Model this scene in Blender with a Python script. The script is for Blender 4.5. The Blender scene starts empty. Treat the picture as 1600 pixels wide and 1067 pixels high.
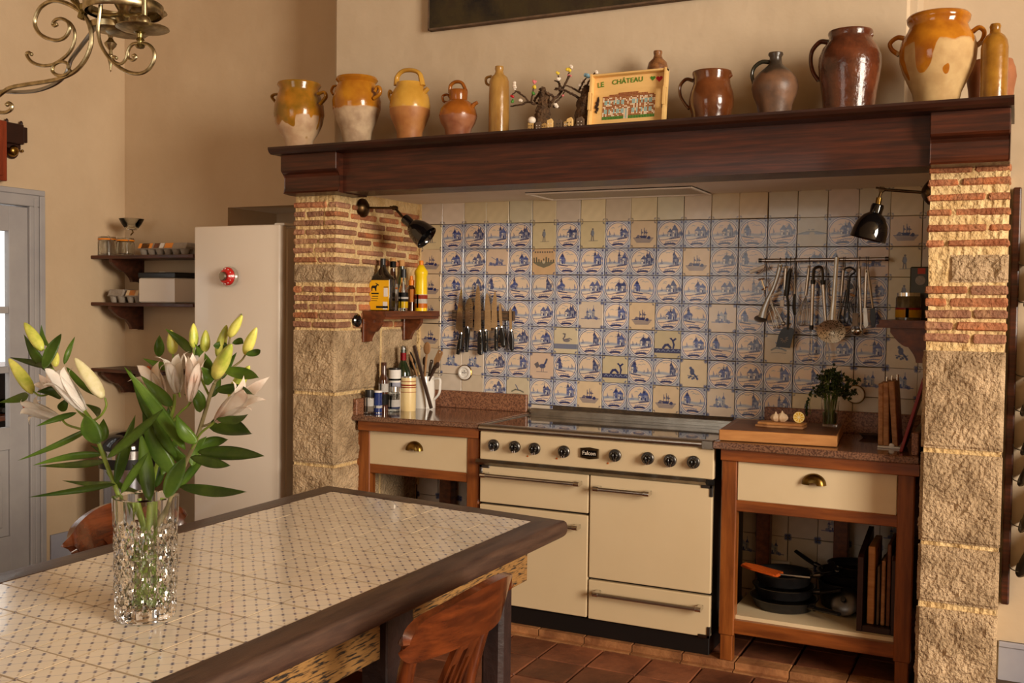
# A farmhouse kitchen: wide stone fireplace with a cream range cooker, blue and white tiles,
# an oak mantel with stoneware, and a tiled table with a vase of lilies.
import bpy, bmesh, math, random
import numpy as np
from mathutils import Vector, Matrix

random.seed(7)
rng = np.random.default_rng(7)
S = bpy.context.scene
COL = S.collection

# ------------------------------------------------------------------ camera
CAM = Vector((2.7048, -4.6448, 1.4701))
FPX = 1597.27
YAW, PITCH, ROLL = math.radians(-26.2525), math.radians(-2.1405), math.radians(0.7409)
_f = Vector((math.sin(YAW) * math.cos(PITCH), math.cos(YAW) * math.cos(PITCH), math.sin(PITCH)))
_r = Vector((math.cos(YAW), -math.sin(YAW), 0))
_u = _r.cross(_f)
RGT = _r * math.cos(ROLL) + _u * math.sin(ROLL)
UPV = -_r * math.sin(ROLL) + _u * math.cos(ROLL)
FWD = _f
cam_data = bpy.data.cameras.new('camera')
cam = bpy.data.objects.new('camera', cam_data)
COL.objects.link(cam)
cam_data.sensor_width = 36.0
cam_data.lens = FPX / 1600 * 36.0
cam_data.clip_start = 0.05
cam_data.clip_end = 60
_m = Matrix((RGT, UPV, -FWD)).transposed().to_4x4()
_m.translation = CAM
cam.matrix_world = _m
S.camera = cam

# ------------------------------------------------------------------ world, lights, exposure
S.view_settings.view_transform = 'Standard'
S.view_settings.look = 'None'
S.view_settings.gamma = 1.0
S.view_settings.use_curve_mapping = False
S.view_settings.exposure = 0.0
S.cycles.use_denoising = True
S.cycles.max_bounces = 10
S.cycles.diffuse_bounces = 4
S.cycles.glossy_bounces = 4
S.cycles.transmission_bounces = 10
S.cycles.transparent_max_bounces = 12
S.cycles.caustics_reflective = False
S.cycles.caustics_refractive = True
S.cycles.sample_clamp_indirect = 6.0

world = bpy.data.worlds.new('daylight')
S.world = world
world.use_nodes = True
world.node_tree.nodes['Background'].inputs[0].default_value = (1.0, 0.97, 0.93, 1)
world.node_tree.nodes['Background'].inputs[1].default_value = 1.6


def area_light(name, loc, target, sx, sy, power, color):
    d = bpy.data.lights.new(name, 'AREA')
    d.shape = 'RECTANGLE'
    d.size, d.size_y = sx, sy
    d.energy = power
    d.color = color
    o = bpy.data.objects.new(name, d)
    o.location = loc
    o.rotation_euler = (Vector(target) - Vector(loc)).to_track_quat('-Z', 'Y').to_euler()
    COL.objects.link(o)
    return o


# daylight entering by the window in the right-hand wall, and a window behind the camera
area_light('window_light', (7.55, -4.4, 2.35), (0, -4.0, 1.1), 2.3, 2.7, 660, (1.0, 0.87, 0.71))
area_light('window_light_rear', (0.1, -7.15, 2.0), (0.1, 0, 1.7), 1.7, 1.9, 18, (1.0, 0.84, 0.66))

# ------------------------------------------------------------------ helpers


def ray(u, v):
    return RGT * ((u - 800) / FPX) + UPV * (-(v - 533.5) / FPX) + FWD


def onX(u, v, x):
    d = ray(u, v)
    return CAM + d * ((x - CAM.x) / d.x)


def onY(u, v, y):
    d = ray(u, v)
    return CAM + d * ((y - CAM.y) / d.y)


def onZ(u, v, z):
    d = ray(u, v)
    return CAM + d * ((z - CAM.z) / d.z)


def mpp(p):
    """metres per photo pixel at a point"""
    return (Vector(p) - CAM).dot(FWD) / FPX


def wloc(o):
    v = Vector((0, 0, 0))
    while o is not None:
        v += o.location
        o = o.parent
    return v


def BM():
    return bmesh.new()


def obj(name, bm, mat, parent=None, smooth=False, ang=40, kind=None, loc=None):
    """link a bmesh (in world coordinates) as one mesh object"""
    me = bpy.data.meshes.new(name)
    if isinstance(mat, (list, tuple)):
        for m_ in mat:
            me.materials.append(m_)
    else:
        me.materials.append(mat)
    off = wloc(parent) if parent is not None else Vector((0, 0, 0))
    if parent is None and loc is not None:
        off = Vector(loc)
    if off.length > 0:
        bmesh.ops.translate(bm, verts=bm.verts, vec=-off)
    bmesh.ops.recalc_face_normals(bm, faces=bm.faces)
    bm.to_mesh(me)
    bm.free()
    if smooth:
        for p_ in me.polygons:
            p_.use_smooth = True
        if ang < 180:
            try:
                me.set_sharp_from_angle(angle=math.radians(ang))
            except Exception:
                pass
    o = bpy.data.objects.new(name, me)
    COL.objects.link(o)
    if parent is not None:
        o.parent = parent
    elif loc is not None:
        o.location = loc
    if kind:
        o['kind'] = kind
    return o


def tag(o, label, cat, group=None):
    o['label'] = label
    o['category'] = cat
    if group:
        o['group'] = group
    return o


def thing(name, label, cat, loc, group=None):
    o = bpy.data.objects.new(name, None)
    o.location = loc
    o.empty_display_size = 0.05
    COL.objects.link(o)
    return tag(o, label, cat, group)


def box(bm, x0, x1, y0, y1, z0, z1, bev=0.0, seg=1, M_=None):
    vs = [bm.verts.new((x, y, z)) for x in (x0, x1) for y in (y0, y1) for z in (z0, z1)]
    fs = [(0, 1, 3, 2), (4, 6, 7, 5), (0, 4, 5, 1), (2, 3, 7, 6), (0, 2, 6, 4), (1, 5, 7, 3)]
    faces = [bm.faces.new([vs[i] for i in f]) for f in fs]
    if bev > 0:
        es = list({e for f in faces for e in f.edges})
        r_ = bmesh.ops.bevel(bm, geom=es, offset=bev, segments=seg, profile=0.5, affect='EDGES')
        vs = list({v for f in r_['faces'] for v in f.verts} | {v for v in vs if v.is_valid})
    if M_ is not None:
        bmesh.ops.transform(bm, matrix=M_, verts=[v for v in vs if v.is_valid])
    return vs


def obox(bm, c, ax, ay, az, hx, hy, hz, bev=0.0, seg=1):
    """box about centre c with unit axes ax, ay, az and half sizes"""
    M_ = Matrix((Vector(ax).normalized(), Vector(ay).normalized(), Vector(az).normalized())).transposed().to_4x4()
    M_.translation = Vector(c)
    return box(bm, -hx, hx, -hy, hy, -hz, hz, bev, seg, M_)


def frame_from(z):
    z = Vector(z).normalized()
    x = z.orthogonal().normalized()
    if abs(z.z) < 0.95:
        x = Vector((0, 0, 1)).cross(z).normalized()
    y = z.cross(x)
    return x, y, z


def lathe(bm, prof, c=(0, 0, 0), axis=(0, 0, 1), seg=28, sx=1.0, sy=1.0, a0=0.0, wob=None):
    """prof: list of (radius, height); ends at radius 0 close"""
    c = Vector(c)
    x, y, z = frame_from(axis)
    if tuple(axis) == (0, 0, 1):
        x, y, z = Vector((1, 0, 0)), Vector((0, 1, 0)), Vector((0, 0, 1))
    rings = []
    for r, h in prof:
        if r <= 1e-6:
            rings.append([bm.verts.new(c + z * h)])
        else:
            rg = []
            for k in range(seg):
                a = a0 + 2 * math.pi * k / seg
                rr = r * (wob(a, h) if wob else 1.0)
                rg.append(bm.verts.new(c + x * (rr * sx * math.cos(a)) + y * (rr * sy * math.sin(a)) + z * h))
            rings.append(rg)
    for A, B in zip(rings[:-1], rings[1:]):
        if len(A) == 1 and len(B) == 1:
            continue
        for k in range(seg):
            k2 = (k + 1) % seg
            if len(A) == 1:
                bm.faces.new((A[0], B[k], B[k2]))
            elif len(B) == 1:
                bm.faces.new((A[k], B[0], A[k2]))
            else:
                bm.faces.new((A[k], B[k], B[k2], A[k2]))
    return rings


def spline(pts, n=8):
    """Catmull-Rom through 3D points"""
    P_ = [Vector(p) for p in pts]
    if len(P_) < 3:
        return P_
    out = []
    Q = [P_[0] * 2 - P_[1]] + P_ + [P_[-1] * 2 - P_[-2]]
    for i in range(1, len(Q) - 2):
        a, b, c, d = Q[i - 1], Q[i], Q[i + 1], Q[i + 2]
        for k in range(n):
            t = k / n
            out.append(0.5 * ((2 * b) + (c - a) * t + (2 * a - 5 * b + 4 * c - d) * t * t + (3 * b - a - 3 * c + d) * t ** 3))
    out.append(P_[-1])
    return out


def tube(bm, pts, r, seg=8, flat=1.0, flat_axis=None, cap=True):
    """sweep a round (or flattened) section along points; r scalar or per-point list"""
    P_ = [Vector(p) for p in pts]
    n = len(P_)
    R_ = [r] * n if not isinstance(r, (list, tuple)) else list(r)
    if len(R_) != n:
        R_ = [float(np.interp(i / (n - 1), np.linspace(0, 1, len(R_)), R_)) for i in range(n)]
    T = []
    for i in range(n):
        t = (P_[min(i + 1, n - 1)] - P_[max(i - 1, 0)])
        T.append(t.normalized() if t.length > 1e-9 else Vector((0, 0, 1)))
    nx = Vector(flat_axis) if flat_axis is not None else T[0].orthogonal()
    rings = []
    for i in range(n):
        nx = (nx - T[i] * nx.dot(T[i]))
        nx = nx.normalized() if nx.length > 1e-6 else T[i].orthogonal().normalized()
        ny = T[i].cross(nx)
        rings.append([bm.verts.new(P_[i] + nx * (R_[i] * math.cos(2 * math.pi * k / seg)) + ny * (R_[i] * flat * math.sin(2 * math.pi * k / seg))) for k in range(seg)])
    for A, B in zip(rings[:-1], rings[1:]):
        for k in range(seg):
            k2 = (k + 1) % seg
            bm.faces.new((A[k], A[k2], B[k2], B[k]))
    if cap:
        bm.faces.new(list(reversed(rings[0])))
        bm.faces.new(rings[-1])
    return rings


def prism(bm, poly, o, ax, ay, n, t0, t1, bev=0.0):
    """extrude a 2D polygon given in axes (ax, ay) at origin o along n from t0 to t1"""
    o, ax, ay, n = Vector(o), Vector(ax), Vector(ay), Vector(n)
    A = [bm.verts.new(o + ax * p[0] + ay * p[1] + n * t0) for p in poly]
    B = [bm.verts.new(o + ax * p[0] + ay * p[1] + n * t1) for p in poly]
    k = len(poly)
    fs = [bm.faces.new(list(reversed(A))), bm.faces.new(B)]
    for i in range(k):
        j = (i + 1) % k
        fs.append(bm.faces.new((A[i], A[j], B[j], B[i])))
    if bev > 0:
        bmesh.ops.bevel(bm, geom=list(fs[0].edges) + list(fs[1].edges), offset=bev, segments=1, affect='EDGES')
    return A, B


def ball(bm, c, r, sx=1, sy=1, sz=1, u=14, v=10):
    M_ = Matrix.Translation(Vector(c)) @ Matrix.Diagonal((sx, sy, sz, 1))
    bmesh.ops.create_uvsphere(bm, u_segments=u, v_segments=v, radius=r, matrix=M_)


def sheet(bm, P, nu, nv, thick=0.0):
    """grid surface P(u, v) -> Vector with u, v in 0..1; thick > 0 gives it a back"""
    def side(off):
        g = []
        for i in range(nu + 1):
            row = []
            for j in range(nv + 1):
                row.append(bm.verts.new(P(i / nu, j / nv) + off(i / nu, j / nv)))
            g.append(row)
        return g

    def nrm(a, b):
        e = 1e-3
        d1 = P(min(a + e, 1), b) - P(max(a - e, 0), b)
        d2 = P(a, min(b + e, 1)) - P(a, max(b - e, 0))
        n = d1.cross(d2)
        return n.normalized() if n.length > 1e-12 else Vector((0, 0, 1))
    F = side(lambda a, b: Vector((0, 0, 0)))
    for i in range(nu):
        for j in range(nv):
            bm.faces.new((F[i][j], F[i + 1][j], F[i + 1][j + 1], F[i][j + 1]))
    if thick > 0:
        B = side(lambda a, b: nrm(a, b) * -thick)
        for i in range(nu):
            for j in range(nv):
                bm.faces.new((B[i][j], B[i][j + 1], B[i + 1][j + 1], B[i + 1][j]))
        for i in range(nu):
            bm.faces.new((F[i][0], B[i][0], B[i + 1][0], F[i + 1][0]))
            bm.faces.new((F[i][nv], F[i + 1][nv], B[i + 1][nv], B[i][nv]))
        for j in range(nv):
            bm.faces.new((F[0][j], F[0][j + 1], B[0][j + 1], B[0][j]))
            bm.faces.new((F[nu][j], B[nu][j], B[nu][j + 1], F[nu][j + 1]))
    return F


def copy_tree(o, parent=None):
    c = o.copy()
    COL.objects.link(c)
    if parent is not None:
        c.parent = parent
    for ch in list(o.children):
        copy_tree(ch, c)
    return c


def lettering(name, text, mat, parent, o, ax, ay, size, depth=0.001, align='CENTER', shear=0.0, spacing=1.0):
    """flat raised lettering, converted to a mesh; ax = reading direction, ay = up"""
    cu = bpy.data.curves.new(name, 'FONT')
    cu.body = text
    cu.size = size
    cu.extrude = depth
    cu.align_x = align
    cu.align_y = 'CENTER'
    cu.shear = shear
    cu.space_character = spacing
    cu.resolution_u = 2
    t = bpy.data.objects.new(name, cu)
    COL.objects.link(t)
    dg = bpy.context.evaluated_depsgraph_get()
    me = bpy.data.meshes.new_from_object(t.evaluated_get(dg))
    bpy.data.objects.remove(t)
    bpy.data.curves.remove(cu)
    ax, ay = Vector(ax).normalized(), Vector(ay).normalized()
    n = ax.cross(ay)
    M_ = Matrix((ax, ay, n)).transposed().to_4x4()
    M_.translation = Vector(o) - (wloc(parent) if parent is not None else Vector((0, 0, 0)))
    me.transform(M_)
    me.materials.clear()
    me.materials.append(mat)
    ob = bpy.data.objects.new(name, me)
    COL.objects.link(ob)
    if parent is not None:
        ob.parent = parent
    return ob

# ------------------------------------------------------------------ materials
def srgb(r, g, b):
    def f(c):
        c /= 255.0
        return c / 12.92 if c <= 0.04045 else ((c + 0.055) / 1.055) ** 2.4
    return (f(r), f(g), f(b), 1.0)


def M(name, c1, c2=None, rough=0.5, metal=0.0, scale=8.0, stretch=(1, 1, 1), detail=5.0, ramp=(0.35, 0.65), bump=0.0, bscale=60.0, bdist=0.01,
      coat=0.0, spec=0.5, trans=0.0, ior=1.45, rand=0.0, c3=None, wave=None, rough2=None, coord='Object', sss=0.0, emit=None):
    m = bpy.data.materials.new(name)
    m.use_nodes = True
    nt = m.node_tree
    N, L = nt.nodes, nt.links
    bs = N['Principled BSDF']
    bs.inputs['Base Color'].default_value = c1
    bs.inputs['Roughness'].default_value = rough
    bs.inputs['Metallic'].default_value = metal
    bs.inputs['Specular IOR Level'].default_value = spec
    bs.inputs['IOR'].default_value = ior
    bs.inputs['Transmission Weight'].default_value = trans
    bs.inputs['Coat Weight'].default_value = coat
    bs.inputs['Coat Roughness'].default_value = 0.08
    tc = N.new('ShaderNodeTexCoord')
    mp = N.new('ShaderNodeMapping')
    mp.inputs['Scale'].default_value = stretch
    L.new(tc.outputs[coord], mp.inputs['Vector'])
    vec = mp.outputs['Vector']
    if rand > 0:
        oi = N.new('ShaderNodeObjectInfo')
        ad = N.new('ShaderNodeVectorMath')
        ad.operation = 'ADD'
        sc_ = N.new('ShaderNodeMath')
        sc_.operation = 'MULTIPLY'
        sc_.inputs[1].default_value = 37.0
        L.new(oi.outputs['Random'], sc_.inputs[0])
        L.new(vec, ad.inputs[0])
        L.new(sc_.outputs[0], ad.inputs[1])
        vec = ad.outputs[0]
    col = None
    if c2 is not None:
        if wave:
            tx = N.new('ShaderNodeTexWave')
            tx.wave_type = 'BANDS'
            tx.bands_direction = wave
            tx.inputs['Scale'].default_value = scale
            tx.inputs['Distortion'].default_value = 5.0
            tx.inputs['Detail'].default_value = 3.0
            tx.inputs['Detail Scale'].default_value = 1.6
        else:
            tx = N.new('ShaderNodeTexNoise')
            tx.inputs['Scale'].default_value = scale
            tx.inputs['Detail'].default_value = detail
            tx.inputs['Roughness'].default_value = 0.6
        L.new(vec, tx.inputs['Vector'])
        cr = N.new('ShaderNodeValToRGB')
        cr.color_ramp.elements[0].position = ramp[0]
        cr.color_ramp.elements[0].color = c1
        cr.color_ramp.elements[1].position = ramp[1]
        cr.color_ramp.elements[1].color = c2
        if c3 is not None:
            e = cr.color_ramp.elements.new((ramp[0] + ramp[1]) / 2)
            e.color = c3
        L.new(tx.outputs['Fac'] if 'Fac' in tx.outputs else tx.outputs[0], cr.inputs['Fac'])
        col = cr.outputs['Color']
        if rough2 is not None:
            mr = N.new('ShaderNodeMapRange')
            mr.inputs['From Min'].default_value = ramp[0]
            mr.inputs['From Max'].default_value = ramp[1]
            mr.inputs['To Min'].default_value = rough
            mr.inputs['To Max'].default_value = rough2
            L.new(tx.outputs['Fac'] if 'Fac' in tx.outputs else tx.outputs[0], mr.inputs['Value'])
            L.new(mr.outputs['Result'], bs.inputs['Roughness'])
    if rand > 0:
        hs = N.new('ShaderNodeHueSaturation')
        if col is not None:
            L.new(col, hs.inputs['Color'])
        else:
            hs.inputs['Color'].default_value = c1
        mr = N.new('ShaderNodeMapRange')
        mr.inputs['To Min'].default_value = 1 - rand
        mr.inputs['To Max'].default_value = 1 + rand
        L.new(oi.outputs['Random'], mr.inputs['Value'])
        L.new(mr.outputs['Result'], hs.inputs['Value'])
        col = hs.outputs['Color']
    if col is not None:
        L.new(col, bs.inputs['Base Color'])
    if bump > 0:
        nz = N.new('ShaderNodeTexNoise')
        nz.inputs['Scale'].default_value = bscale
        nz.inputs['Detail'].default_value = 4.0
        L.new(vec, nz.inputs['Vector'])
        bp = N.new('ShaderNodeBump')
        bp.inputs['Strength'].default_value = bump
        bp.inputs['Distance'].default_value = bdist
        L.new(nz.outputs['Fac'], bp.inputs['Height'])
        L.new(bp.outputs['Normal'], bs.inputs['Normal'])
    if sss > 0:
        bs.inputs['Subsurface Weight'].default_value = sss
        bs.inputs['Subsurface Radius'].default_value = (0.01, 0.01, 0.006)
    return m


def img_mat(name, arr, rough=0.25, rand=0.0, bump=0.0, spec=0.5, coat=0.0, metal=0.0):
    """flat print on a real surface, drawn here in numpy (arr: h x w x 3 in 0..1 sRGB)"""
    h, w, _ = arr.shape
    im = bpy.data.images.new(name, w, h)
    px = np.ones((h, w, 4), dtype=np.float32)
    px[:, :, :3] = np.clip(arr[::-1], 0, 1)
    im.pixels.foreach_set(px.ravel())
    im.update()
    im.pack()
    m = bpy.data.materials.new(name)
    m.use_nodes = True
    N, L = m.node_tree.nodes, m.node_tree.links
    bs = N['Principled BSDF']
    bs.inputs['Roughness'].default_value = rough
    bs.inputs['Specular IOR Level'].default_value = spec
    bs.inputs['Coat Weight'].default_value = coat
    bs.inputs['Metallic'].default_value = metal
    tx = N.new('ShaderNodeTexImage')
    tx.image = im
    tx.interpolation = 'Linear'
    col = tx.outputs['Color']
    if rand > 0:
        oi = N.new('ShaderNodeObjectInfo')
        hs = N.new('ShaderNodeHueSaturation')
        mr = N.new('ShaderNodeMapRange')
        mr.inputs['To Min'].default_value = 1 - rand
        mr.inputs['To Max'].default_value = 1 + rand * 0.6
        L.new(oi.outputs['Random'], mr.inputs['Value'])
        L.new(mr.outputs['Result'], hs.inputs['Value'])
        L.new(col, hs.inputs['Color'])
        col = hs.outputs['Color']
    L.new(col, bs.inputs['Base Color'])
    if bump > 0:
        tc = N.new('ShaderNodeTexCoord')
        nz = N.new('ShaderNodeTexNoise')
        nz.inputs['Scale'].default_value = 18
        L.new(tc.outputs['Object'], nz.inputs['Vector'])
        bp = N.new('ShaderNodeBump')
        bp.inputs['Strength'].default_value = bump
        bp.inputs['Distance'].default_value = 0.004
        L.new(nz.outputs['Fac'], bp.inputs['Height'])
        L.new(bp.outputs['Normal'], bs.inputs['Normal'])
    return m


def two_tone(name, top, bottom, z_line, wob, rough_top=0.2, rough_bot=0.7, top2=None, bot2=None, drip=0.0, bump=0.15, soft=0.004, edge=None, rough_edge=0.4):
    """glazed above a wavy line at object height z_line, bare clay below; the glaze runs down in drips"""
    m = bpy.data.materials.new(name)
    m.use_nodes = True
    N, L = m.node_tree.nodes, m.node_tree.links
    bs = N['Principled BSDF']
    tc = N.new('ShaderNodeTexCoord')
    sp = N.new('ShaderNodeSeparateXYZ')
    L.new(tc.outputs['Object'], sp.inputs[0])
    flat = N.new('ShaderNodeMapping')
    flat.inputs['Scale'].default_value = (1, 1, 0.12)
    L.new(tc.outputs['Object'], flat.inputs['Vector'])
    nz = N.new('ShaderNodeTexNoise')
    nz.inputs['Scale'].default_value = 14
    nz.inputs['Detail'].default_value = 3
    L.new(flat.outputs[0], nz.inputs['Vector'])

    def math_(op, a, b):
        n = N.new('ShaderNodeMath')
        n.operation = op
        for i, x in enumerate((a, b)):
            if isinstance(x, (int, float)):
                n.inputs[i].default_value = x
            else:
                L.new(x, n.inputs[i])
        return n.outputs[0]
    off = math_('MULTIPLY', math_('SUBTRACT', nz.outputs['Fac'], 0.5), wob)
    if drip > 0:
        dz = N.new('ShaderNodeTexNoise')
        dz.inputs['Scale'].default_value = 9
        dz.inputs['Detail'].default_value = 1
        fl2 = N.new('ShaderNodeMapping')
        fl2.inputs['Scale'].default_value = (1, 1, 0.02)
        fl2.inputs['Location'].default_value = (3.1, 1.7, 0)
        L.new(tc.outputs['Object'], fl2.inputs['Vector'])
        L.new(fl2.outputs[0], dz.inputs['Vector'])
        st = N.new('ShaderNodeMapRange')
        st.interpolation_type = 'SMOOTHSTEP'
        st.inputs['From Min'].default_value = 0.53
        st.inputs['From Max'].default_value = 0.60
        st.inputs['To Max'].default_value = drip
        L.new(dz.outputs['Fac'], st.inputs['Value'])
        off = math_('SUBTRACT', off, st.outputs['Result'])
    line = math_('ADD', off, z_line)
    fac = N.new('ShaderNodeMapRange')
    fac.inputs['From Min'].default_value = -soft
    fac.inputs['From Max'].default_value = soft
    L.new(math_('SUBTRACT', sp.outputs['Z'], line), fac.inputs['Value'])

    def blotch(a, b, sc):
        if b is None:
            b = a
        t = N.new('ShaderNodeTexNoise')
        t.inputs['Scale'].default_value = sc
        t.inputs['Detail'].default_value = 6
        L.new(tc.outputs['Object'], t.inputs['Vector'])
        r = N.new('ShaderNodeValToRGB')
        r.color_ramp.elements[0].position = 0.38
        r.color_ramp.elements[1].position = 0.62
        r.color_ramp.elements[0].color = a
        r.color_ramp.elements[1].color = b
        L.new(t.outputs['Fac'], r.inputs['Fac'])
        return r.outputs['Color']
    mx = N.new('ShaderNodeMix')
    mx.data_type = 'RGBA'
    L.new(fac.outputs['Result'], mx.inputs['Factor'])
    L.new(blotch(bottom, bot2, 18), mx.inputs['A'])
    L.new(blotch(top, top2, 11), mx.inputs['B'])
    L.new(mx.outputs['Result'], bs.inputs['Base Color'])
    rr = N.new('ShaderNodeMapRange')
    rr.inputs['To Min'].default_value = rough_bot
    rr.inputs['To Max'].default_value = rough_top
    L.new(fac.outputs['Result'], rr.inputs['Value'])
    L.new(rr.outputs['Result'], bs.inputs['Roughness'])
    b2 = N.new('ShaderNodeTexNoise')
    b2.inputs['Scale'].default_value = 45
    b2.inputs['Detail'].default_value = 4
    L.new(tc.outputs['Object'], b2.inputs['Vector'])
    bp = N.new('ShaderNodeBump')
    bp.inputs['Strength'].default_value = bump
    bp.inputs['Distance'].default_value = 0.004
    L.new(b2.outputs['Fac'], bp.inputs['Height'])
    L.new(bp.outputs['Normal'], bs.inputs['Normal'])
    return m


plaster = M('limewash_plaster', srgb(206, 182, 150), srgb(196, 171, 139), rough=0.9, scale=1.6, bump=0.25, bscale=9, bdist=0.02, spec=0.15)
plaster_breast = M('breast_plaster', srgb(206, 187, 160), srgb(196, 176, 148), rough=0.9, scale=1.3, bump=0.3, bscale=6, bdist=0.025, spec=0.15)
plaster_dim = M('low_bounce_plaster', srgb(168, 144, 112), srgb(150, 128, 98), rough=0.9, scale=1.6, spec=0.1)  # for the unseen walls and ceiling, darkened so they bounce less fill light
soffit_white = M('soffit_plaster', srgb(244, 238, 226), srgb(234, 226, 212), rough=0.85, scale=2.0, bump=0.3, bscale=7, bdist=0.02, spec=0.15)
grey_paint = M('grey_paint', srgb(168, 164, 162), srgb(156, 152, 152), rough=0.55, scale=3.0, bump=0.05, spec=0.3)
grey_skirt = M('grey_skirting_paint', srgb(164, 164, 174), srgb(150, 150, 162), rough=0.6, scale=3.0, spec=0.3)
lime_mortar = M('lime_mortar', srgb(234, 206, 154), srgb(210, 176, 122), rough=0.95, scale=16, bump=0.9, bscale=55, bdist=0.02, spec=0.1)
grout_dark = M('dark_grout', srgb(84, 66, 48), srgb(58, 46, 36), rough=0.9, scale=30)
brick_m = M('old_brick', srgb(196, 122, 80), srgb(150, 92, 64), rough=0.95, scale=14, c3=srgb(172, 118, 84), bump=0.9, bscale=70, bdist=0.012, rand=0.22, spec=0.1)
brick_pale = M('pale_brick', srgb(184, 142, 106), srgb(146, 108, 84), rough=0.95, scale=14, c3=srgb(158, 112, 88), bump=0.9, bscale=70, bdist=0.012, rand=0.22, spec=0.1)
stone_m = M('rough_limestone', srgb(208, 181, 145), srgb(158, 134, 104), rough=0.97, scale=9, c3=srgb(187, 161, 127), bump=.75, bscale=95, bdist=0.03, rand=0.1, spec=0.08)
terracotta = M('terracotta_tile', srgb(134, 82, 56), srgb(92, 54, 38), rough=0.5, scale=6, c3=srgb(116, 70, 48), bump=0.3, bscale=40, bdist=0.008, rand=0.3, spec=0.35)
terra_edge = M('terracotta_edging', srgb(168, 118, 76), srgb(126, 82, 52), rough=0.6, scale=9, bump=0.4, bscale=40, rand=0.18, spec=0.3)
floor_grout = M('floor_grout', srgb(92, 74, 58), srgb(70, 56, 46), rough=0.9, scale=20)
oak_dark = M('dark_oak', srgb(82, 38, 18), srgb(46, 21, 10), rough=0.42, scale=3.0, stretch=(1.2, 6, 22), c3=srgb(64, 29, 14), bump=0.12, bscale=40, coat=0.15, spec=0.4)
oak_shelf = M('mantel_oak', srgb(58, 27, 14), srgb(36, 17, 9), rough=0.4, scale=3.0, stretch=(1.2, 10, 10), bump=0.1, coat=0.2, spec=0.4)
pine_warm = M('honey_pine', srgb(150, 86, 36), srgb(108, 56, 20), rough=0.38, scale=4.0, stretch=(9, 9, 0.9), c3=srgb(132, 72, 28), bump=0.08, coat=0.25)
pine_rail = M('honey_pine_rail', srgb(146, 80, 32), srgb(104, 52, 18), rough=0.38, scale=4.0, stretch=(0.9, 9, 9), c3=srgb(128, 68, 26), bump=0.08, coat=0.25)
shelf_wood = M('shelf_mahogany', srgb(86, 44, 26), srgb(52, 26, 16), rough=0.45, scale=4, stretch=(1, 6, 9), bump=0.08, coat=0.1)
shelf_brown = M('bracket_shelf_wood', srgb(118, 60, 28), srgb(78, 38, 18), rough=0.4, scale=5, stretch=(6, 1, 9), bump=0.08, coat=0.2)
table_wood = M('table_frame_wood', srgb(84, 62, 50), srgb(58, 42, 36), rough=0.42, scale=5, stretch=(9, 1, 9), bump=0.15, bscale=50, coat=0.1)
table_leg_m = M('dark_table_leg', srgb(58, 40, 36), srgb(34, 24, 24), rough=0.5, scale=9, bump=0.3, bscale=40)
chair_wood = M('polished_cherry', srgb(108, 52, 22), srgb(66, 29, 12), rough=0.25, scale=4, stretch=(1.2, 7, 10), c3=srgb(88, 41, 17), bump=0.05, coat=0.5)
chair_wood_v = M('polished_cherry_upright', srgb(106, 51, 22), srgb(64, 28, 12), rough=0.25, scale=4, stretch=(9, 9, 1), c3=srgb(86, 40, 17), bump=0.05, coat=0.5)
board_wood = M('board_beech', srgb(196, 140, 82), srgb(164, 106, 58), rough=0.5, scale=4, stretch=(1, 8, 8), bump=0.06)
board_dark = M('board_walnut_face', srgb(122, 74, 40), srgb(92, 54, 28), rough=0.45, scale=4, stretch=(1.5, 8, 8), bump=0.06)
board_end = M('board_endgrain', srgb(178, 130, 84), srgb(140, 94, 58), rough=0.6, scale=8, stretch=(3, 3, 8), bump=0.1, rand=0.08)
granite = M('brown_granite', srgb(132, 96, 74), srgb(84, 58, 46), rough=0.12, scale=160, detail=2, ramp=(0.42, 0.6), c3=srgb(114, 80, 60), coat=0.4)
granite_matt = M('brown_granite_edge', srgb(160, 112, 82), srgb(100, 64, 48), rough=0.35, scale=160, detail=2, ramp=(0.42, 0.6), c3=srgb(132, 88, 64))
cream = M('cream_enamel', srgb(220, 199, 162), srgb(216, 194, 156), rough=0.25, scale=2, coat=0.35)
cream_drawer = M('cream_painted_board', srgb(218, 198, 162), srgb(212, 191, 153), rough=0.5, scale=3)
black_plinth = M('black_plinth', srgb(22, 20, 20), rough=0.35)
black_gap = M('black_recess', srgb(12, 11, 11), rough=0.8)
steel = M('brushed_steel', srgb(190, 184, 176), srgb(172, 166, 158), rough=0.28, metal=1.0, scale=30, stretch=(1, 20, 20))
steel_worn = M('worn_steel', srgb(170, 164, 154), srgb(140, 134, 124), rough=0.3, metal=1.0, scale=12)
steel_dark = M('dark_steel', srgb(96, 92, 88), rough=0.32, metal=1.0)
chrome = M('chrome', srgb(222, 220, 216), rough=0.12, metal=1.0)
chand = M('tarnished_brass', srgb(196, 180, 142), srgb(140, 126, 92), rough=0.34, metal=1.0, scale=40)
brass_old = M('aged_brass', srgb(176, 140, 72), srgb(116, 88, 42), rough=0.28, metal=1.0, scale=25)
brass_green = M('patina_brass', srgb(168, 150, 100), srgb(120, 112, 74), rough=0.32, metal=1.0, scale=30)
bronze = M('bronze_lamp', srgb(96, 74, 48), srgb(66, 50, 32), rough=0.35, metal=1.0, scale=30)
black_enamel = M('black_enamel', srgb(14, 12, 12), rough=0.1, coat=0.6)
black_plastic = M('black_plastic', srgb(20, 19, 19), rough=0.35)
black_glass = M('ceramic_hob_glass', srgb(20, 18, 18), rough=0.05, coat=0.5, spec=0.8)
iron_black = M('black_pan', srgb(26, 25, 26), srgb(36, 35, 36), rough=0.4, scale=30)
white_enamel = M('white_fridge', srgb(226, 214, 198), srgb(222, 209, 192), rough=0.28, scale=1.2, coat=0.3)
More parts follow.
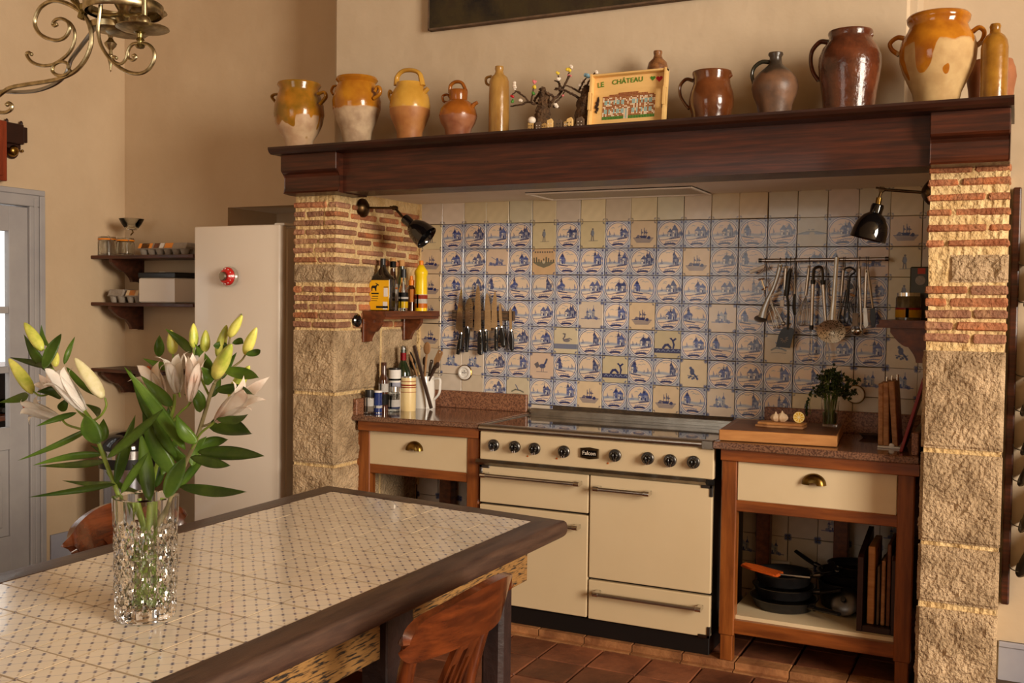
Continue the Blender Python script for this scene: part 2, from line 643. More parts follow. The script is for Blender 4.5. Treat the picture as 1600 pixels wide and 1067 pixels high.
white_china = M('white_china', srgb(240, 236, 228), rough=0.15, coat=0.4)
cream_china = M('cream_china', srgb(240, 216, 160), srgb(236, 208, 148), rough=0.3, scale=8)
white_plastic = M('white_plastic', srgb(230, 226, 218), rough=0.4)
pulp = M('egg_carton_pulp', srgb(166, 154, 140), srgb(148, 136, 122), rough=0.95, scale=25, bump=0.4, bscale=90)
cork = M('cork', srgb(212, 164, 104), srgb(184, 134, 78), rough=0.8, scale=40)
paper_white = M('white_paper', srgb(236, 232, 226), rough=0.7)
red_m = M('red_enamel', srgb(196, 40, 36), rough=0.25, coat=0.3)
silicone_orange = M('orange_silicone', srgb(196, 88, 24), srgb(180, 76, 18), rough=0.5, scale=30)
yellow_plastic = M('yellow_plastic', srgb(250, 214, 20), srgb(244, 200, 10), rough=0.3, scale=10)
orange_plastic = M('orange_cap', srgb(240, 140, 30), rough=0.4)
label_yellow = M('label_yellow', srgb(246, 188, 20), srgb(242, 180, 14), rough=0.5, scale=6)
label_orange = M('label_orange', srgb(238, 150, 60), rough=0.5)
ink_black = M('black_ink', srgb(28, 24, 20), rough=0.6)
ink_red = M('red_ink', srgb(190, 70, 40), rough=0.6)
ink_blue = M('blue_ink', srgb(70, 80, 120), rough=0.6)
blue_can = M('blue_can', srgb(30, 52, 116), srgb(24, 42, 98), rough=0.25, scale=4, coat=0.3)
brown_glass = M('brown_glass', srgb(70, 34, 18), rough=0.08, spec=0.7, coat=0.4)
dark_glass = M('dark_green_bottle', srgb(28, 44, 20), rough=0.06, spec=0.7, coat=0.5)
black_bottle = M('black_oil_bottle', srgb(30, 22, 14), rough=0.1, spec=0.7, coat=0.5)
glass = M('clear_glass', (0.97, 0.98, 0.97, 1), rough=0.0, trans=1.0, ior=1.47)
glass_thin = M('jar_glass', (0.95, 0.97, 0.95, 1), rough=0.02, trans=1.0, ior=1.3)
pane_glass = M('pane_glass', (0.98, 0.99, 0.98, 1), rough=0.0, trans=1.0, ior=1.03)
water_m = M('vase_water', (0.98, 0.99, 0.97, 1), rough=0.0, trans=1.0, ior=1.33)
stem_green = M('lily_stem', srgb(132, 152, 56), srgb(104, 128, 44), rough=0.45, scale=20)
stem_grey = M('woody_stem', srgb(138, 126, 88), srgb(112, 104, 70), rough=0.6, scale=20)
leaf_green = M('lily_leaf', srgb(104, 134, 46), srgb(68, 100, 30), rough=0.38, scale=12, stretch=(1, 1, 1), rand=0.25, coat=0.1)
bud_green = M('lily_bud', srgb(222, 216, 110), srgb(158, 172, 62), rough=0.4, scale=22, rand=0.12)
bud_white = M('lily_bud_pale', srgb(238, 230, 200), srgb(206, 200, 120), rough=0.4, scale=14)
petal = M('lily_petal', srgb(253, 250, 244), srgb(248, 236, 224), rough=0.4, scale=16, ramp=(0.45, 0.75))
petal_pink = M('lily_petal_pink', srgb(254, 246, 236), srgb(246, 220, 204), rough=0.4, scale=20, ramp=(0.42, 0.72))
anther = M('lily_anther', srgb(178, 78, 24), rough=0.8)
parsley_m = M('parsley_leaf', srgb(52, 74, 28), srgb(30, 48, 16), rough=0.5, scale=40, rand=0.2)
parsley_stem_m = M('parsley_stem', srgb(96, 116, 44), rough=0.5)
lemon_peel = M('lemon_peel', srgb(240, 196, 40), rough=0.4, bump=0.2, bscale=200, bdist=0.002)
lemon_flesh = M('lemon_flesh', srgb(238, 196, 60), srgb(224, 176, 40), rough=0.3, scale=60)
lemon_pith = M('lemon_pith', srgb(246, 232, 180), rough=0.6)
garlic_m = M('garlic_skin', srgb(222, 200, 168), srgb(196, 164, 128), rough=0.6, scale=20)
spoon_wood = M('spoon_wood', srgb(176, 134, 90), srgb(150, 108, 68), rough=0.6, scale=10, stretch=(8, 8, 1))
spoon_dark = M('dark_spoon_wood', srgb(82, 58, 44), srgb(58, 42, 34), rough=0.55, scale=10, stretch=(8, 8, 1))
blade = M('knife_steel', srgb(206, 190, 164), srgb(186, 170, 146), rough=0.22, metal=1.0, scale=10, stretch=(1, 1, 6))
phone_wood = M('bell_box_wood', srgb(52, 26, 18), srgb(36, 18, 12), rough=0.4, scale=6)
red_wood = M('reddish_wood', srgb(140, 58, 30), srgb(110, 44, 22), rough=0.4, scale=5, stretch=(6, 6, 1))
canvas_dark = M('old_canvas', srgb(44, 30, 16), srgb(26, 18, 10), rough=0.7, scale=4, c3=srgb(58, 46, 18), bump=0.2)
tray_wood = M('tray_birch', srgb(236, 196, 128), srgb(226, 184, 114), rough=0.5, scale=4, stretch=(1, 6, 6))
bark = M('twig_bark', srgb(96, 70, 48), srgb(60, 42, 30), rough=0.95, scale=40, bump=0.8, bscale=90)
paint_green = M('green_paint', srgb(70, 128, 40), rough=0.5)
paint_red = M('heart_red', srgb(186, 24, 36), rough=0.4)
mosaic_white = M('mosaic_white', srgb(236, 222, 204), rough=0.4)
mosaic_brown = M('mosaic_brown', srgb(150, 84, 52), rough=0.5, rand=0.2)
mosaic_blue = M('mosaic_blue', srgb(140, 196, 206), rough=0.4)
mosaic_green = M('mosaic_green', srgb(60, 130, 50), rough=0.5)
cork_tree = M('cork_bark', srgb(112, 82, 54), srgb(64, 46, 30), rough=0.95, scale=30, bump=1.0, bscale=70, bdist=0.02)
bead_pink = M('pink_felt', srgb(214, 120, 120), rough=0.7)
bead_yellow = M('yellow_felt', srgb(226, 196, 60), rough=0.7)
bead_blue = M('blue_felt', srgb(130, 170, 190), rough=0.7)
fired_pot = M('house_clay', srgb(196, 158, 96), srgb(164, 124, 70), rough=0.8, scale=30)
grey_wood = M('driftwood', srgb(112, 88, 66), srgb(84, 66, 50), rough=0.9, scale=20)
mesh_white = M('vent_mesh', srgb(206, 196, 176), srgb(176, 166, 146), rough=0.5, scale=260, detail=0)
bin_steel = M('bin_steel', srgb(196, 198, 206), rough=0.18, metal=1.0)
cutlery_grey = M('grey_metal', srgb(150, 148, 144), rough=0.3, metal=1.0)
red_board = M('red_board', srgb(132, 30, 22), rough=0.35)
wine_dark = M('cellar_dark', srgb(46, 32, 26), rough=0.7)
daylit_wall = M('daylit_white', srgb(250, 248, 244), rough=0.9)

# ------------------------------------------------------------------ painted wall tiles (flat print on each tile)
NP = 112
gx, gy = np.meshgrid((np.arange(NP) + 0.5) / NP * 2 - 1, 1 - (np.arange(NP) + 0.5) / NP * 2)
BLUE = np.array([58, 76, 140]) / 255.0
DEEP = np.array([34, 42, 96]) / 255.0
WASH = np.array([150, 164, 192]) / 255.0
SEPIA = np.array([84, 82, 96]) / 255.0
OLIVE = np.array([96, 100, 88]) / 255.0


def blend(im, mask, col, a=1.0):
    k = np.clip(mask, 0, 1)[..., None] * a
    im[:] = im * (1 - k) + np.asarray(col) * k


def soft(d, w=0.02):
    return np.clip(0.5 - d / (2 * w), 0, 1)


def disc(cx, cy, r, ry=None):
    ry = ry or r
    return soft((np.hypot((gx - cx) / r, (gy - cy) / ry) - 1) * min(r, ry))


def seg(x0, y0, x1, y1, w):
    dx, dy = x1 - x0, y1 - y0
    t = np.clip(((gx - x0) * dx + (gy - y0) * dy) / (dx * dx + dy * dy + 1e-9), 0, 1)
    return soft(np.hypot(gx - x0 - t * dx, gy - y0 - t * dy) - w)


def poly(pts):
    ins = np.zeros_like(gx, dtype=bool)
    n = len(pts)
    for i in range(n):
        (xa, ya), (xb, yb) = pts[i], pts[(i + 1) % n]
        c = ((ya > gy) != (yb > gy)) & (gx < (xb - xa) * (gy - ya) / (yb - ya + 1e-12) + xa)
        ins ^= c
    return ins.astype(float)


def curve_(im, pts, w, col, a=1.0):
    for (x0, y0), (x1, y1) in zip(pts[:-1], pts[1:]):
        blend(im, seg(x0, y0, x1, y1, w), col, a)


def lump(R_):
    n = sum(np.sin(gx * R_.uniform(2, 9) + R_.uniform(0, 6)) * np.sin(gy * R_.uniform(2, 9) + R_.uniform(0, 6)) for _ in range(5)) / 5
    return n


def house(im, R_, x, y, w, h, ink, roof):
    w, h = w * 1.2, h * 1.3
    blend(im, poly([(x - w, y), (x + w, y), (x + w, y + h), (x - w, y + h)]), (0.90, 0.87, 0.82), 0.85)
    blend(im, poly([(x, y), (x + w, y), (x + w, y + h), (x, y + h)]), roof, 0.45)
    blend(im, poly([(x - w * 1.25, y + h), (x + w * 1.25, y + h), (x + R_.uniform(-.2, .2) * w, y + h * 2.0)]), roof, 0.8)
    blend(im, seg(x - w, y, x - w, y + h, 0.012), ink, 0.9)
    blend(im, seg(x + w, y, x + w, y + h, 0.016), ink, 0.9)
    blend(im, poly([(x - .12 * w, y), (x + .35 * w, y), (x + .35 * w, y + .5 * h), (x - .12 * w, y + .5 * h)]), ink, 0.9)
    blend(im, disc(x - .55 * w, y + .6 * h, .13 * w + .012), ink, 0.8)


def tower(im, R_, x, y, w, h, ink, roof):
    w, h = w * 1.15, h * 1.15
    blend(im, poly([(x - w, y), (x + w, y), (x + w, y + h), (x - w, y + h)]), roof, 0.6)
    blend(im, poly([(x - w * 1.3, y + h), (x + w * 1.3, y + h), (x, y + h * 1.55)]), ink, 0.85)
    blend(im, seg(x, y + h * 1.4, x, y + h * 1.9, 0.012), ink, 0.8)
    for k in range(2):
        blend(im, disc(x - w * .3, y + h * (.3 + .35 * k), .02), ink, 0.9)


def boat(im, x, y, s, ink):
    blend(im, seg(x - s * .4, y, x + s * .4, y, 0.014), ink, 0.8)
    blend(im, seg(x, y, x, y + s, 0.010), ink, 0.8)
    blend(im, poly([(x, y + s), (x + s * .35, y + s * .3), (x, y + s * .25)]), ink, 0.45)


def tree(im, R_, x, y, s, ink):
    for _ in range(6):
        blend(im, disc(x + R_.uniform(-.5, .5) * s, y + s * .7 + R_.uniform(-.4, .5) * s, .3 * s), ink, 0.4)
    blend(im, seg(x, y, x, y + s * .6, 0.014), ink, 0.8)


def corners(im, style, ink, a=0.8):
    for sx_ in (-1, 1):
        for sy_ in (-1, 1):
            cx, cy = sx_ * 0.86, sy_ * 0.86
            if style == 'dot':
                blend(im, disc(cx, cy, 0.06), ink, a)
                blend(im, disc(sx_ * .93, sy_ * .80, 0.03), ink, a * .7)
                blend(im, disc(sx_ * .80, sy_ * .93, 0.03), ink, a * .7)
            elif style == 'star':
                for q in range(4):
                    an = q * math.pi / 4
                    blend(im, seg(sx_ * .9 - .13 * math.cos(an), sy_ * .9 - .13 * math.sin(an), sx_ * .9 + .13 * math.cos(an), sy_ * .9 + .13 * math.sin(an), 0.026), ink, a)


def tile_ring(seed):
    R_ = np.random.default_rng(seed)
    im = np.ones((NP, NP, 3)) * np.array([232, 220, 204]) / 255.0
    im += lump(R_)[..., None] * 0.015
    ink = BLUE * R_.uniform(0.8, 1.15)
    # outside the medallion: pale wash with a spot in each corner
    r = np.hypot(gx, gy)
    out = soft(0.97 - r, 0.02)
    blend(im, out, WASH, 0.6)
    for sx_ in (-1, 1):
        for sy_ in (-1, 1):
            blend(im, disc(sx_ * .84, sy_ * .84, .062), DEEP, 0.8)
            blend(im, seg(sx_ * .98, sy_ * .70, sx_ * .88, sy_ * .92, .022), BLUE, 0.4)
            blend(im, seg(sx_ * .70, sy_ * .98, sx_ * .92, sy_ * .88, .022), BLUE, 0.4)
    blend(im, soft(np.abs(r - .935) - .040, .015), (0.93, 0.90, 0.86), 0.9)
    blend(im, soft(np.abs(r - .985) - .016, .012), ink, 0.75)
    blend(im, soft(np.abs(r - .872) - .024, .014), ink, 0.95)
    ins = soft(r - .86, .01)
    sky = ins * soft(-(gy + .05), .02)
    blend(im, sky, (238 / 255, 212 / 255, 182 / 255), 0.75)
    blend(im, ins * soft(np.abs(gy + .12 + .03 * np.sin(gx * 5)) - .09, .05), WASH, 0.75)
    sgn = 1 if R_.random() < .68 else -1
    for _ in range(3):
        x, y = R_.uniform(-.55, .3) * sgn, R_.uniform(.40, .72)
        curve_(im, [(x, y), (x + .12, y + .05), (x + .24, y + .01)], .016, WASH * .9, .8)
    boat(im, -sgn * R_.uniform(.5, .66), -.1, R_.uniform(.22, .4), ink)
    if R_.random() < .5:
        boat(im, -sgn * R_.uniform(.2, .36), -.08, R_.uniform(.14, .24), ink)
    for _ in range(3):
        tree(im, R_, sgn * R_.uniform(.30, .72), -.14, R_.uniform(.22, .42), ink * .95)
    if R_.random() < .6:
        house(im, R_, sgn * R_.uniform(.0, .22), -.15, R_.uniform(.13, .19), R_.uniform(.2, .32), DEEP, ink)
    house(im, R_, sgn * R_.uniform(.36, .56), -.17, R_.uniform(.13, .18), R_.uniform(.22, .34), DEEP, ink)
    if R_.random() < .65:
        tower(im, R_, sgn * R_.uniform(.1, .5), -.12, R_.uniform(.07, .11), R_.uniform(.34, .52), DEEP, ink)
    # near bank
    hill = gy + .30 - .13 * sgn * gx - .05 * np.sin(gx * 4 + R_.uniform(0, 6))
    blend(im, ins * soft(hill, .02), (238 / 255, 214 / 255, 190 / 255), 0.95)
    pts = [(t, -.30 + .13 * sgn * t + .05 * math.sin(t * 4)) for t in np.linspace(-.75, .75, 12)]
    curve_(im, pts, .018, DEEP, .6)
    pts = [(sgn * t, -.34 + .16 * t) for t in np.linspace(.0, .72, 6)]
    curve_(im, pts, .035, DEEP, .75)
    pts = [(sgn * t, -.52 + .10 * t + .02 * math.sin(9 * t)) for t in np.linspace(-.3, .6, 8)]
    curve_(im, pts, .022, ink, .7)
    pts = [(t, -.74 + .05 * math.cos(3 * t) + .04 * sgn * t) for t in np.linspace(-.38, .38, 9)]
    curve_(im, pts, .06, DEEP, .85)
    for k in range(4):
        blend(im, disc(-.3 + .18 * k, -.62 + R_.uniform(-.03, .03), .05), ink, .35)
    return im


def tile_open(kind, seed):
    R_ = np.random.default_rng(seed)
    base = {'figure': (222, 206, 164), 'ship': (222, 198, 164), 'fisher': (220, 196, 172), 'swan': (214, 202, 172), 'whale': (206, 192, 158),
            'bird': (226, 208, 176), 'rooster': (222, 196, 174), 'castle': (224, 208, 188), 'bridge': (204, 196, 166), 'garden': (220, 184, 140), 'hare': (218, 206, 178)}[kind]
    im = np.ones((NP, NP, 3)) * np.array(base) / 255.0
    im += lump(R_)[..., None] * 0.02
    corners(im, 'star' if kind in ('rooster', 'bird', 'castle') else 'dot', SEPIA if kind in ('figure', 'ship') else BLUE * .9, .7)
    if kind == 'figure':
        blend(im, disc(0, .42, .07), SEPIA, .8)
        blend(im, disc(0, .12, .12, .24), WASH * .8, .9)
        curve_(im, [(-.1, .3), (-.14, .05), (-.05, -.1)], .03, SEPIA, .7)
        blend(im, seg(-.06, -.1, -.1, -.42, .035), SEPIA, .8)
        blend(im, seg(.05, -.1, .07, -.42, .035), SEPIA, .8)
        blend(im, seg(-.3, -.46, .4, -.44, .02), SEPIA, .5)
    elif kind in ('ship', 'castle', 'fisher'):
        ink = DEEP if kind == 'ship' else BLUE
        blend(im, seg(-.75, -.28, .75, -.28, .022), ink, .8)
        for _ in range(9):
            blend(im, disc(R_.uniform(-.6, .6), -.2 + R_.uniform(-.08, .06), R_.uniform(.05, .12)), ink, .6)
        if kind == 'ship':
            blend(im, poly([(-.3, -.1), (.3, -.1), (.2, -.28), (-.2, -.28)]), ink, .9)
            for x in (-.15, .05, .2):
                blend(im, seg(x, -.1, x, .5 - abs(x), .018), ink, .8)
                blend(im, poly([(x, .4 - abs(x)), (x + .16, .1), (x, .02)]), ink, .6)
            for k in range(5):
                blend(im, seg(-.7 + k * .05, -.36 - k * .06, .7 - k * .05, -.36 - k * .06, .02), ink, .5)
        elif kind == 'castle':
            house(im, R_, -.05, -.2, .16, .26, ink, WASH)
            tower(im, R_, .22, -.2, .09, .42, ink, WASH * .8)
            tower(im, R_, -.28, -.2, .07, .32, ink, WASH * .8)
        else:
            blend(im, disc(.0, .2, .09), ink, .8)
            blend(im, disc(.02, .02, .12, .18), ink, .7)
            blend(im, seg(.05, .05, -.5, .34, .014), ink, .8)
            tree(im, R_, .34, -.2, .3, ink)
    elif kind == 'swan':
        blend(im, poly([(-.98, -.25), (.98, -.25), (.98, -.62), (-.98, -.62)]), (110 / 255, 120 / 255, 150 / 255), .9)
        curve_(im, [(-.2, .52), (-.05, .5), (-.08, .3), (-.2, .14), (-.1, .02)], .045, SEPIA, .9)
        blend(im, disc(.08, .02, .28, .13), SEPIA * 1.2, .8)
        curve_(im, [(.0, .1), (.3, .18), (.5, .1)], .03, SEPIA, .8)
    elif kind == 'whale':
        blend(im, poly([(-.98, -.3), (.98, -.3), (.98, -.62), (-.98, -.62)]), DEEP, .85)
        for k in range(5):
            x = -.8 + k * .38
            curve_(im, [(x, -.5), (x + .12, -.38), (x + .26, -.5)], .025, WASH, .9)
        curve_(im, [(-.3, -.25), (-.15, -.05), (.05, -.02), (.25, -.22)], .08, DEEP, .9)
        curve_(im, [(.45, -.25), (.5, .0), (.4, .3)], .06, DEEP, .95)
        blend(im, poly([(.4, .25), (.15, .45), (.3, .5), (.42, .35), (.6, .5), (.7, .42), (.5, .25)]), DEEP, .95)
    elif kind == 'bird':
        blend(im, disc(-.08, .12, .16, .24), BLUE * .8, .85)
        blend(im, disc(-.2, .38, .1), BLUE * .8, .85)
        curve_(im, [(.0, .0), (.2, -.2), (.32, -.4)], .06, BLUE * .8, .9)
        for a in range(6):
            blend(im, disc(-.3 + .12 * a, -.3 + .1 * math.sin(a * 2), .07), BLUE * .8, .85)
        curve_(im, [(-.4, -.15), (.0, -.25), (.35, -.15)], .02, BLUE * .8, .9)
    elif kind == 'rooster':
        blend(im, poly([(-.62, .12), (-.3, .32), (-.15, -.05), (-.4, -.2)]), SEPIA, .85)
        blend(im, disc(.08, -.02, .26, .17), BLUE * .8, .8)
        curve_(im, [(.2, .05), (.34, .25), (.42, .44)], .07, BLUE * .8, .85)
        blend(im, disc(.44, .5, .08), SEPIA, .9)
        blend(im, seg(.02, -.15, .0, -.42, .025), SEPIA, .9)
        blend(im, seg(.14, -.15, .16, -.42, .025), SEPIA, .9)
        blend(im, seg(-.4, -.46, .5, -.46, .02), SEPIA, .7)
    elif kind == 'bridge':
        blend(im, poly([(-.95, -.1), (-.4, .05), (.3, .06), (.95, -.08), (.95, -.15), (-.95, -.17)]), WASH * .85, .9)
        blend(im, disc(0, -.1, .18, .12), base_rgb(base), .95)
        curve_(im, [(-.95, -.14), (-.35, .02), (.3, .04), (.95, -.1)], .02, OLIVE, .9)
        for x in (-.2, .0, .1):
            blend(im, disc(x, .16, .05), OLIVE, .6)
    elif kind == 'garden':
        for x in np.linspace(-.8, .8, 9):
            blend(im, seg(x, -.02, x * 1.02, .2 + .12 * math.sin(7 * x), .05), OLIVE * .7, .85)
        blend(im, poly([(-.95, -.02), (.95, -.02), (.5, -.3), (0, -.46), (-.5, -.3)]), OLIVE, .8)
        blend(im, disc(0, -.02, .12, .12), (0.85, 0.8, 0.68), .9)
        for x in np.linspace(-.7, .7, 8):
            blend(im, disc(x, .74, .06), SEPIA * .7, .8)
    elif kind == 'hare':
        curve_(im, [(-.5, -.1), (-.2, .05), (.2, .0), (.5, -.12)], .05, OLIVE, .8)
        curve_(im, [(.05, .02), (-.1, .3), (-.2, .42)], .035, BLUE * .9, .7)
        curve_(im, [(-.5, -.3), (0, -.26), (.5, -.32)], .015, OLIVE, .8)
    return im


def base_rgb(b):
    return np.array(b) / 255.0


def tile_plain(seed, star=False):
    R_ = np.random.default_rng(seed)
    tone = [(224, 208, 170), (206, 198, 170), (216, 200, 176), (220, 206, 188)][seed % 4]
    im = np.ones((NP, NP, 3)) * np.array(tone) / 255.0
    im += lump(R_)[..., None] * 0.03
    corners(im, 'star' if star else 'dot', BLUE * .8 if star else SEPIA, .75 if star else .55)
    return im


ring_ids = list(range(14))
cells = [tile_ring(100 + k) for k in range(14)]
KIND_ID = {}
for k_ in ('figure', 'ship', 'fisher', 'swan', 'whale', 'bird', 'rooster', 'castle', 'bridge', 'garden', 'hare'):
    KIND_ID[k_] = len(cells)
    cells.append(tile_open(k_, 50 + len(cells)))
plain_ids = []
for s_ in range(4):
    plain_ids.append(len(cells))
    cells.append(tile_plain(s_))
star_id = len(cells)
cells.append(tile_plain(3, True))
star_dark = len(cells)
cells.append(tile_plain(2, True))
NCX = 6
NCY = (len(cells) + NCX - 1) // NCX
atlas = np.zeros((NCY * NP, NCX * NP, 3))
for i_, c_ in enumerate(cells):
    rr_, cc_ = divmod(i_, NCX)
    atlas[rr_ * NP:(rr_ + 1) * NP, cc_ * NP:(cc_ + 1) * NP] = c_
delft = img_mat('painted_tile_glaze', atlas, rough=0.22, rand=0.10, bump=0.25, coat=0.15)

TS = 0.13
_tile_mesh = {}


def tile_mesh(idx):
    """one glazed tile, face towards -Y, centre at origin; shared by all tiles of one picture"""
    if idx in _tile_mesh:
        return _tile_mesh[idx]
    bm = BM()
    h = TS / 2 - 0.0012
    box(bm, -h, h, 0, 0.009, -h, h)
    es = [e for e in bm.edges if all(v.co.y < 0.001 for v in e.verts)]
    bmesh.ops.bevel(bm, geom=es, offset=0.0016, segments=1, affect='EDGES')
    bmesh.ops.recalc_face_normals(bm, faces=bm.faces)
    uvl = bm.loops.layers.uv.new('UVMap')
    rr, cc = divmod(idx, NCX)
    for f in bm.faces:
        for l in f.loops:
            u = 0.5 + l.vert.co.x / TS
            v = 0.5 + l.vert.co.z / TS
            u = min(max(u, 0.006), 0.994)
            v = min(max(v, 0.006), 0.994)
            l[uvl].uv = ((cc + u) / NCX, 1 - (rr + 1 - v) / NCY)
    me = bpy.data.meshes.new('tile')
    me.materials.append(delft)
    bm.to_mesh(me)
    bm.free()
    _tile_mesh[idx] = me
    return me

# ------------------------------------------------------------------ the setting
XL, YB, XR, YF, ZC = -2.063, -0.20, 7.35, -7.0, 4.0
ZS = 1.985           # soffit of the fireplace
PXL0, PXL1 = -0.388, -0.137   # left pier
PXR0, PXR1 = 2.411, 2.675     # right pier
PY = -0.74
BY = -0.50           # chimney breast face

# floor: grout slab + single terracotta tiles
bm = BM()
box(bm, XL, XR, YF, -0.555, -0.08, -0.012)
box(bm, XL, XR, -0.555, YB + 0.0, -0.08, 0.012)
box(bm, PXL1, PXR0, YB, 0.02, -0.08, 0.012)
floor = obj('floor', bm, floor_grout, kind='structure')


def floor_tile_mesh(seed, w, d, h):
    R_ = random.Random(seed)
    bm = BM()
    box(bm, -w / 2, w / 2, -d / 2, d / 2, -h, 0, bev=0.004)
    for v in bm.verts:
        v.co.x += R_.uniform(-.0012, .0012)
        v.co.y += R_.uniform(-.0012, .0012)
        if v.co.z > -0.005:
            v.co.z += R_.uniform(-.0012, .0012)
    bmesh.ops.recalc_face_normals(bm, faces=bm.faces)
    me = bpy.data.meshes.new('tile')
    me.materials.append(terracotta)
    bm.to_mesh(me)
    bm.free()
    return me


def put(name, me, parent, loc, rot=None):
    o = bpy.data.objects.new(name, me)
    COL.objects.link(o)
    o.parent = parent
    o.location = Vector(loc) - wloc(parent)
    if rot:
        o.rotation_euler = rot
    return o


ft = [floor_tile_mesh(k, 0.207, 0.212, 0.02) for k in range(5)]
R0 = random.Random(3)
for i in range(-8, 9):
    for j in range(0, 11):
        x = 0.745 + i * 0.2135 + 0.1065
        y = -0.606 - 0.109 - j * 0.2185
        if x < -0.1 or x > 2.9 or y < -3.0:
            continue
        put('tile', R0.choice(ft), floor, (x, y, 0.0), (0, 0, R0.uniform(-.006, .006) + R0.choice((0, math.pi))))
bm = BM()
for i in range(-13, 32):
    for j in range(-6, 30):
        x = 0.745 + i * 0.2135 + 0.1065
        y = -0.606 - 0.109 - j * 0.2185
        if (-0.1 <= x <= 2.9 and -3.0 <= y <= -0.6) or x < XL + .1 or x > XR - .1 or y < YF + .1 or y > (-0.606 if PXL0 - .1 < x < PXR1 + .1 else YB - .1):
            continue
        if y > -0.6 and PXL0 - .1 < x:
            continue
        box(bm, x - .103, x + .103, y - .106, y + .106, -0.02, 0.0)
outer = obj('outer_floor_tiles', bm, terracotta, floor)
outer['kind'] = 'stuff'
# raised hearth: rounded edging tiles then hearth tiles
bm0 = BM()
box(bm0, -0.107, 0.107, -0.6, -0.492, -0.02, 0.030)
es = [e for e in bm0.edges if all(v.co.y < -0.59 and v.co.z > 0.02 for v in e.verts)]
bmesh.ops.bevel(bm0, geom=es, offset=0.028, segments=4, affect='EDGES')
es = [e for e in bm0.edges if abs(e.verts[0].co.y - e.verts[1].co.y) > .05 and e.verts[0].co.z > .02]
bmesh.ops.bevel(bm0, geom=es, offset=0.003, segments=1, affect='EDGES')
me_edge = bpy.data.meshes.new('edging_tile')
me_edge.materials.append(terra_edge)
bmesh.ops.recalc_face_normals(bm0, faces=bm0.faces)
bm0.to_mesh(me_edge)
bm0.free()
for i in range(-5, 8):
    x = 0.845 + i * 0.2185 + 0.109
    if PXL1 + .06 < x < PXR0 - .02:
        put('edging_tile', me_edge, floor, (x, 0, 0))
ht = [floor_tile_mesh(30 + k, 0.208, 0.212, 0.02) for k in range(3)]
for i in range(-5, 8):
    for j in range(3):
        x = 0.845 + i * 0.2185 + 0.109
        if PXL1 + .06 < x < PXR0 - .02 and (x < .6 or x > 1.55):
            put('tile', R0.choice(ht), floor, (x, -0.383 - 0.0 + j * 0.217 - .0, 0.030))

# walls
bm = BM()
box(bm, XL - 0.10, XL, -0.78, 0.6, 0, ZC)
box(bm, XL - 0.10, XL, YF, -1.70, 0, ZC)
box(bm, XL - 0.10, XL, -1.70, -0.78, 2.03, ZC)
wall_left = obj('wall_left', bm, plaster, kind='structure')

NX0 = -1.271          # niche in the back wall
bm = BM()
box(bm, XL, NX0, YB, YB + 0.5, 0, ZC)
box(bm, NX0, PXL0, YB, YB + 0.5, 1.985, ZC)
box(bm, NX0, PXL0, YB + 0.42, YB + 0.5, 0, 1.985)
box(bm, PXL0, 2.30, YB, YB + 0.5, 2.2, ZC)
wall_back = obj('wall_back', bm, plaster, kind='structure')
bm = BM()
box(bm, PXL0, PXL1 - .02, -0.66, 0.3, 0, ZS)
box(bm, PXR0 + .02, PXR1 - .008, -0.66, 0.3, 0, ZS)
flank = obj('fireplace_flank_wall', bm, plaster, kind='structure')
bm = BM()
box(bm, PXR1 - .02, XR, YB, YB + 0.3, 0, ZC)
box(bm, 2.30, PXR1 - .02, YB, YB + 0.3, 2.0, ZC)
wall_right_back = obj('wall_back_right', bm, plaster_breast, kind='structure')
# right wall with a window opening, front wall with a window opening
bm = BM()
box(bm, XR, XR + .15, YF, -5.6, 0, ZC)
box(bm, XR, XR + .15, -3.2, YB + .3, 0, ZC)
box(bm, XR, XR + .15, -5.6, -3.2, 0, 0.75)
box(bm, XR, XR + .15, -5.6, -3.2, 3.75, ZC)
obj('wall_right', bm, plaster_dim, kind='structure')
bm = BM()
box(bm, XL - .3, -0.85, YF - .3, YF, 0, ZC)
box(bm, 1.05, XR + .3, YF - .3, YF, 0, ZC)
box(bm, -0.85, 1.05, YF - .3, YF, 0, 1.0)
box(bm, -0.85, 1.05, YF - .3, YF, 3.0, ZC)
obj('wall_front', bm, plaster_dim, kind='structure')
bm = BM()
box(bm, XL - .3, XR + .3, YF - .3, 0.6, ZC, ZC + .2)
obj('ceiling', bm, plaster_dim, kind='structure')

# chimney breast above the mantel, with softly rounded corners
bm = BM()
box(bm, -0.352, 2.335, BY, YB + .1, 2.19, ZC)
es = [e for e in bm.edges if abs(e.verts[0].co.z - e.verts[1].co.z) > .5 and e.verts[0].co.y < BY + .01]
bmesh.ops.bevel(bm, geom=es, offset=0.035, segments=5, affect='EDGES')
obj('chimney_breast_wall', bm, plaster_breast, smooth=True, kind='structure')

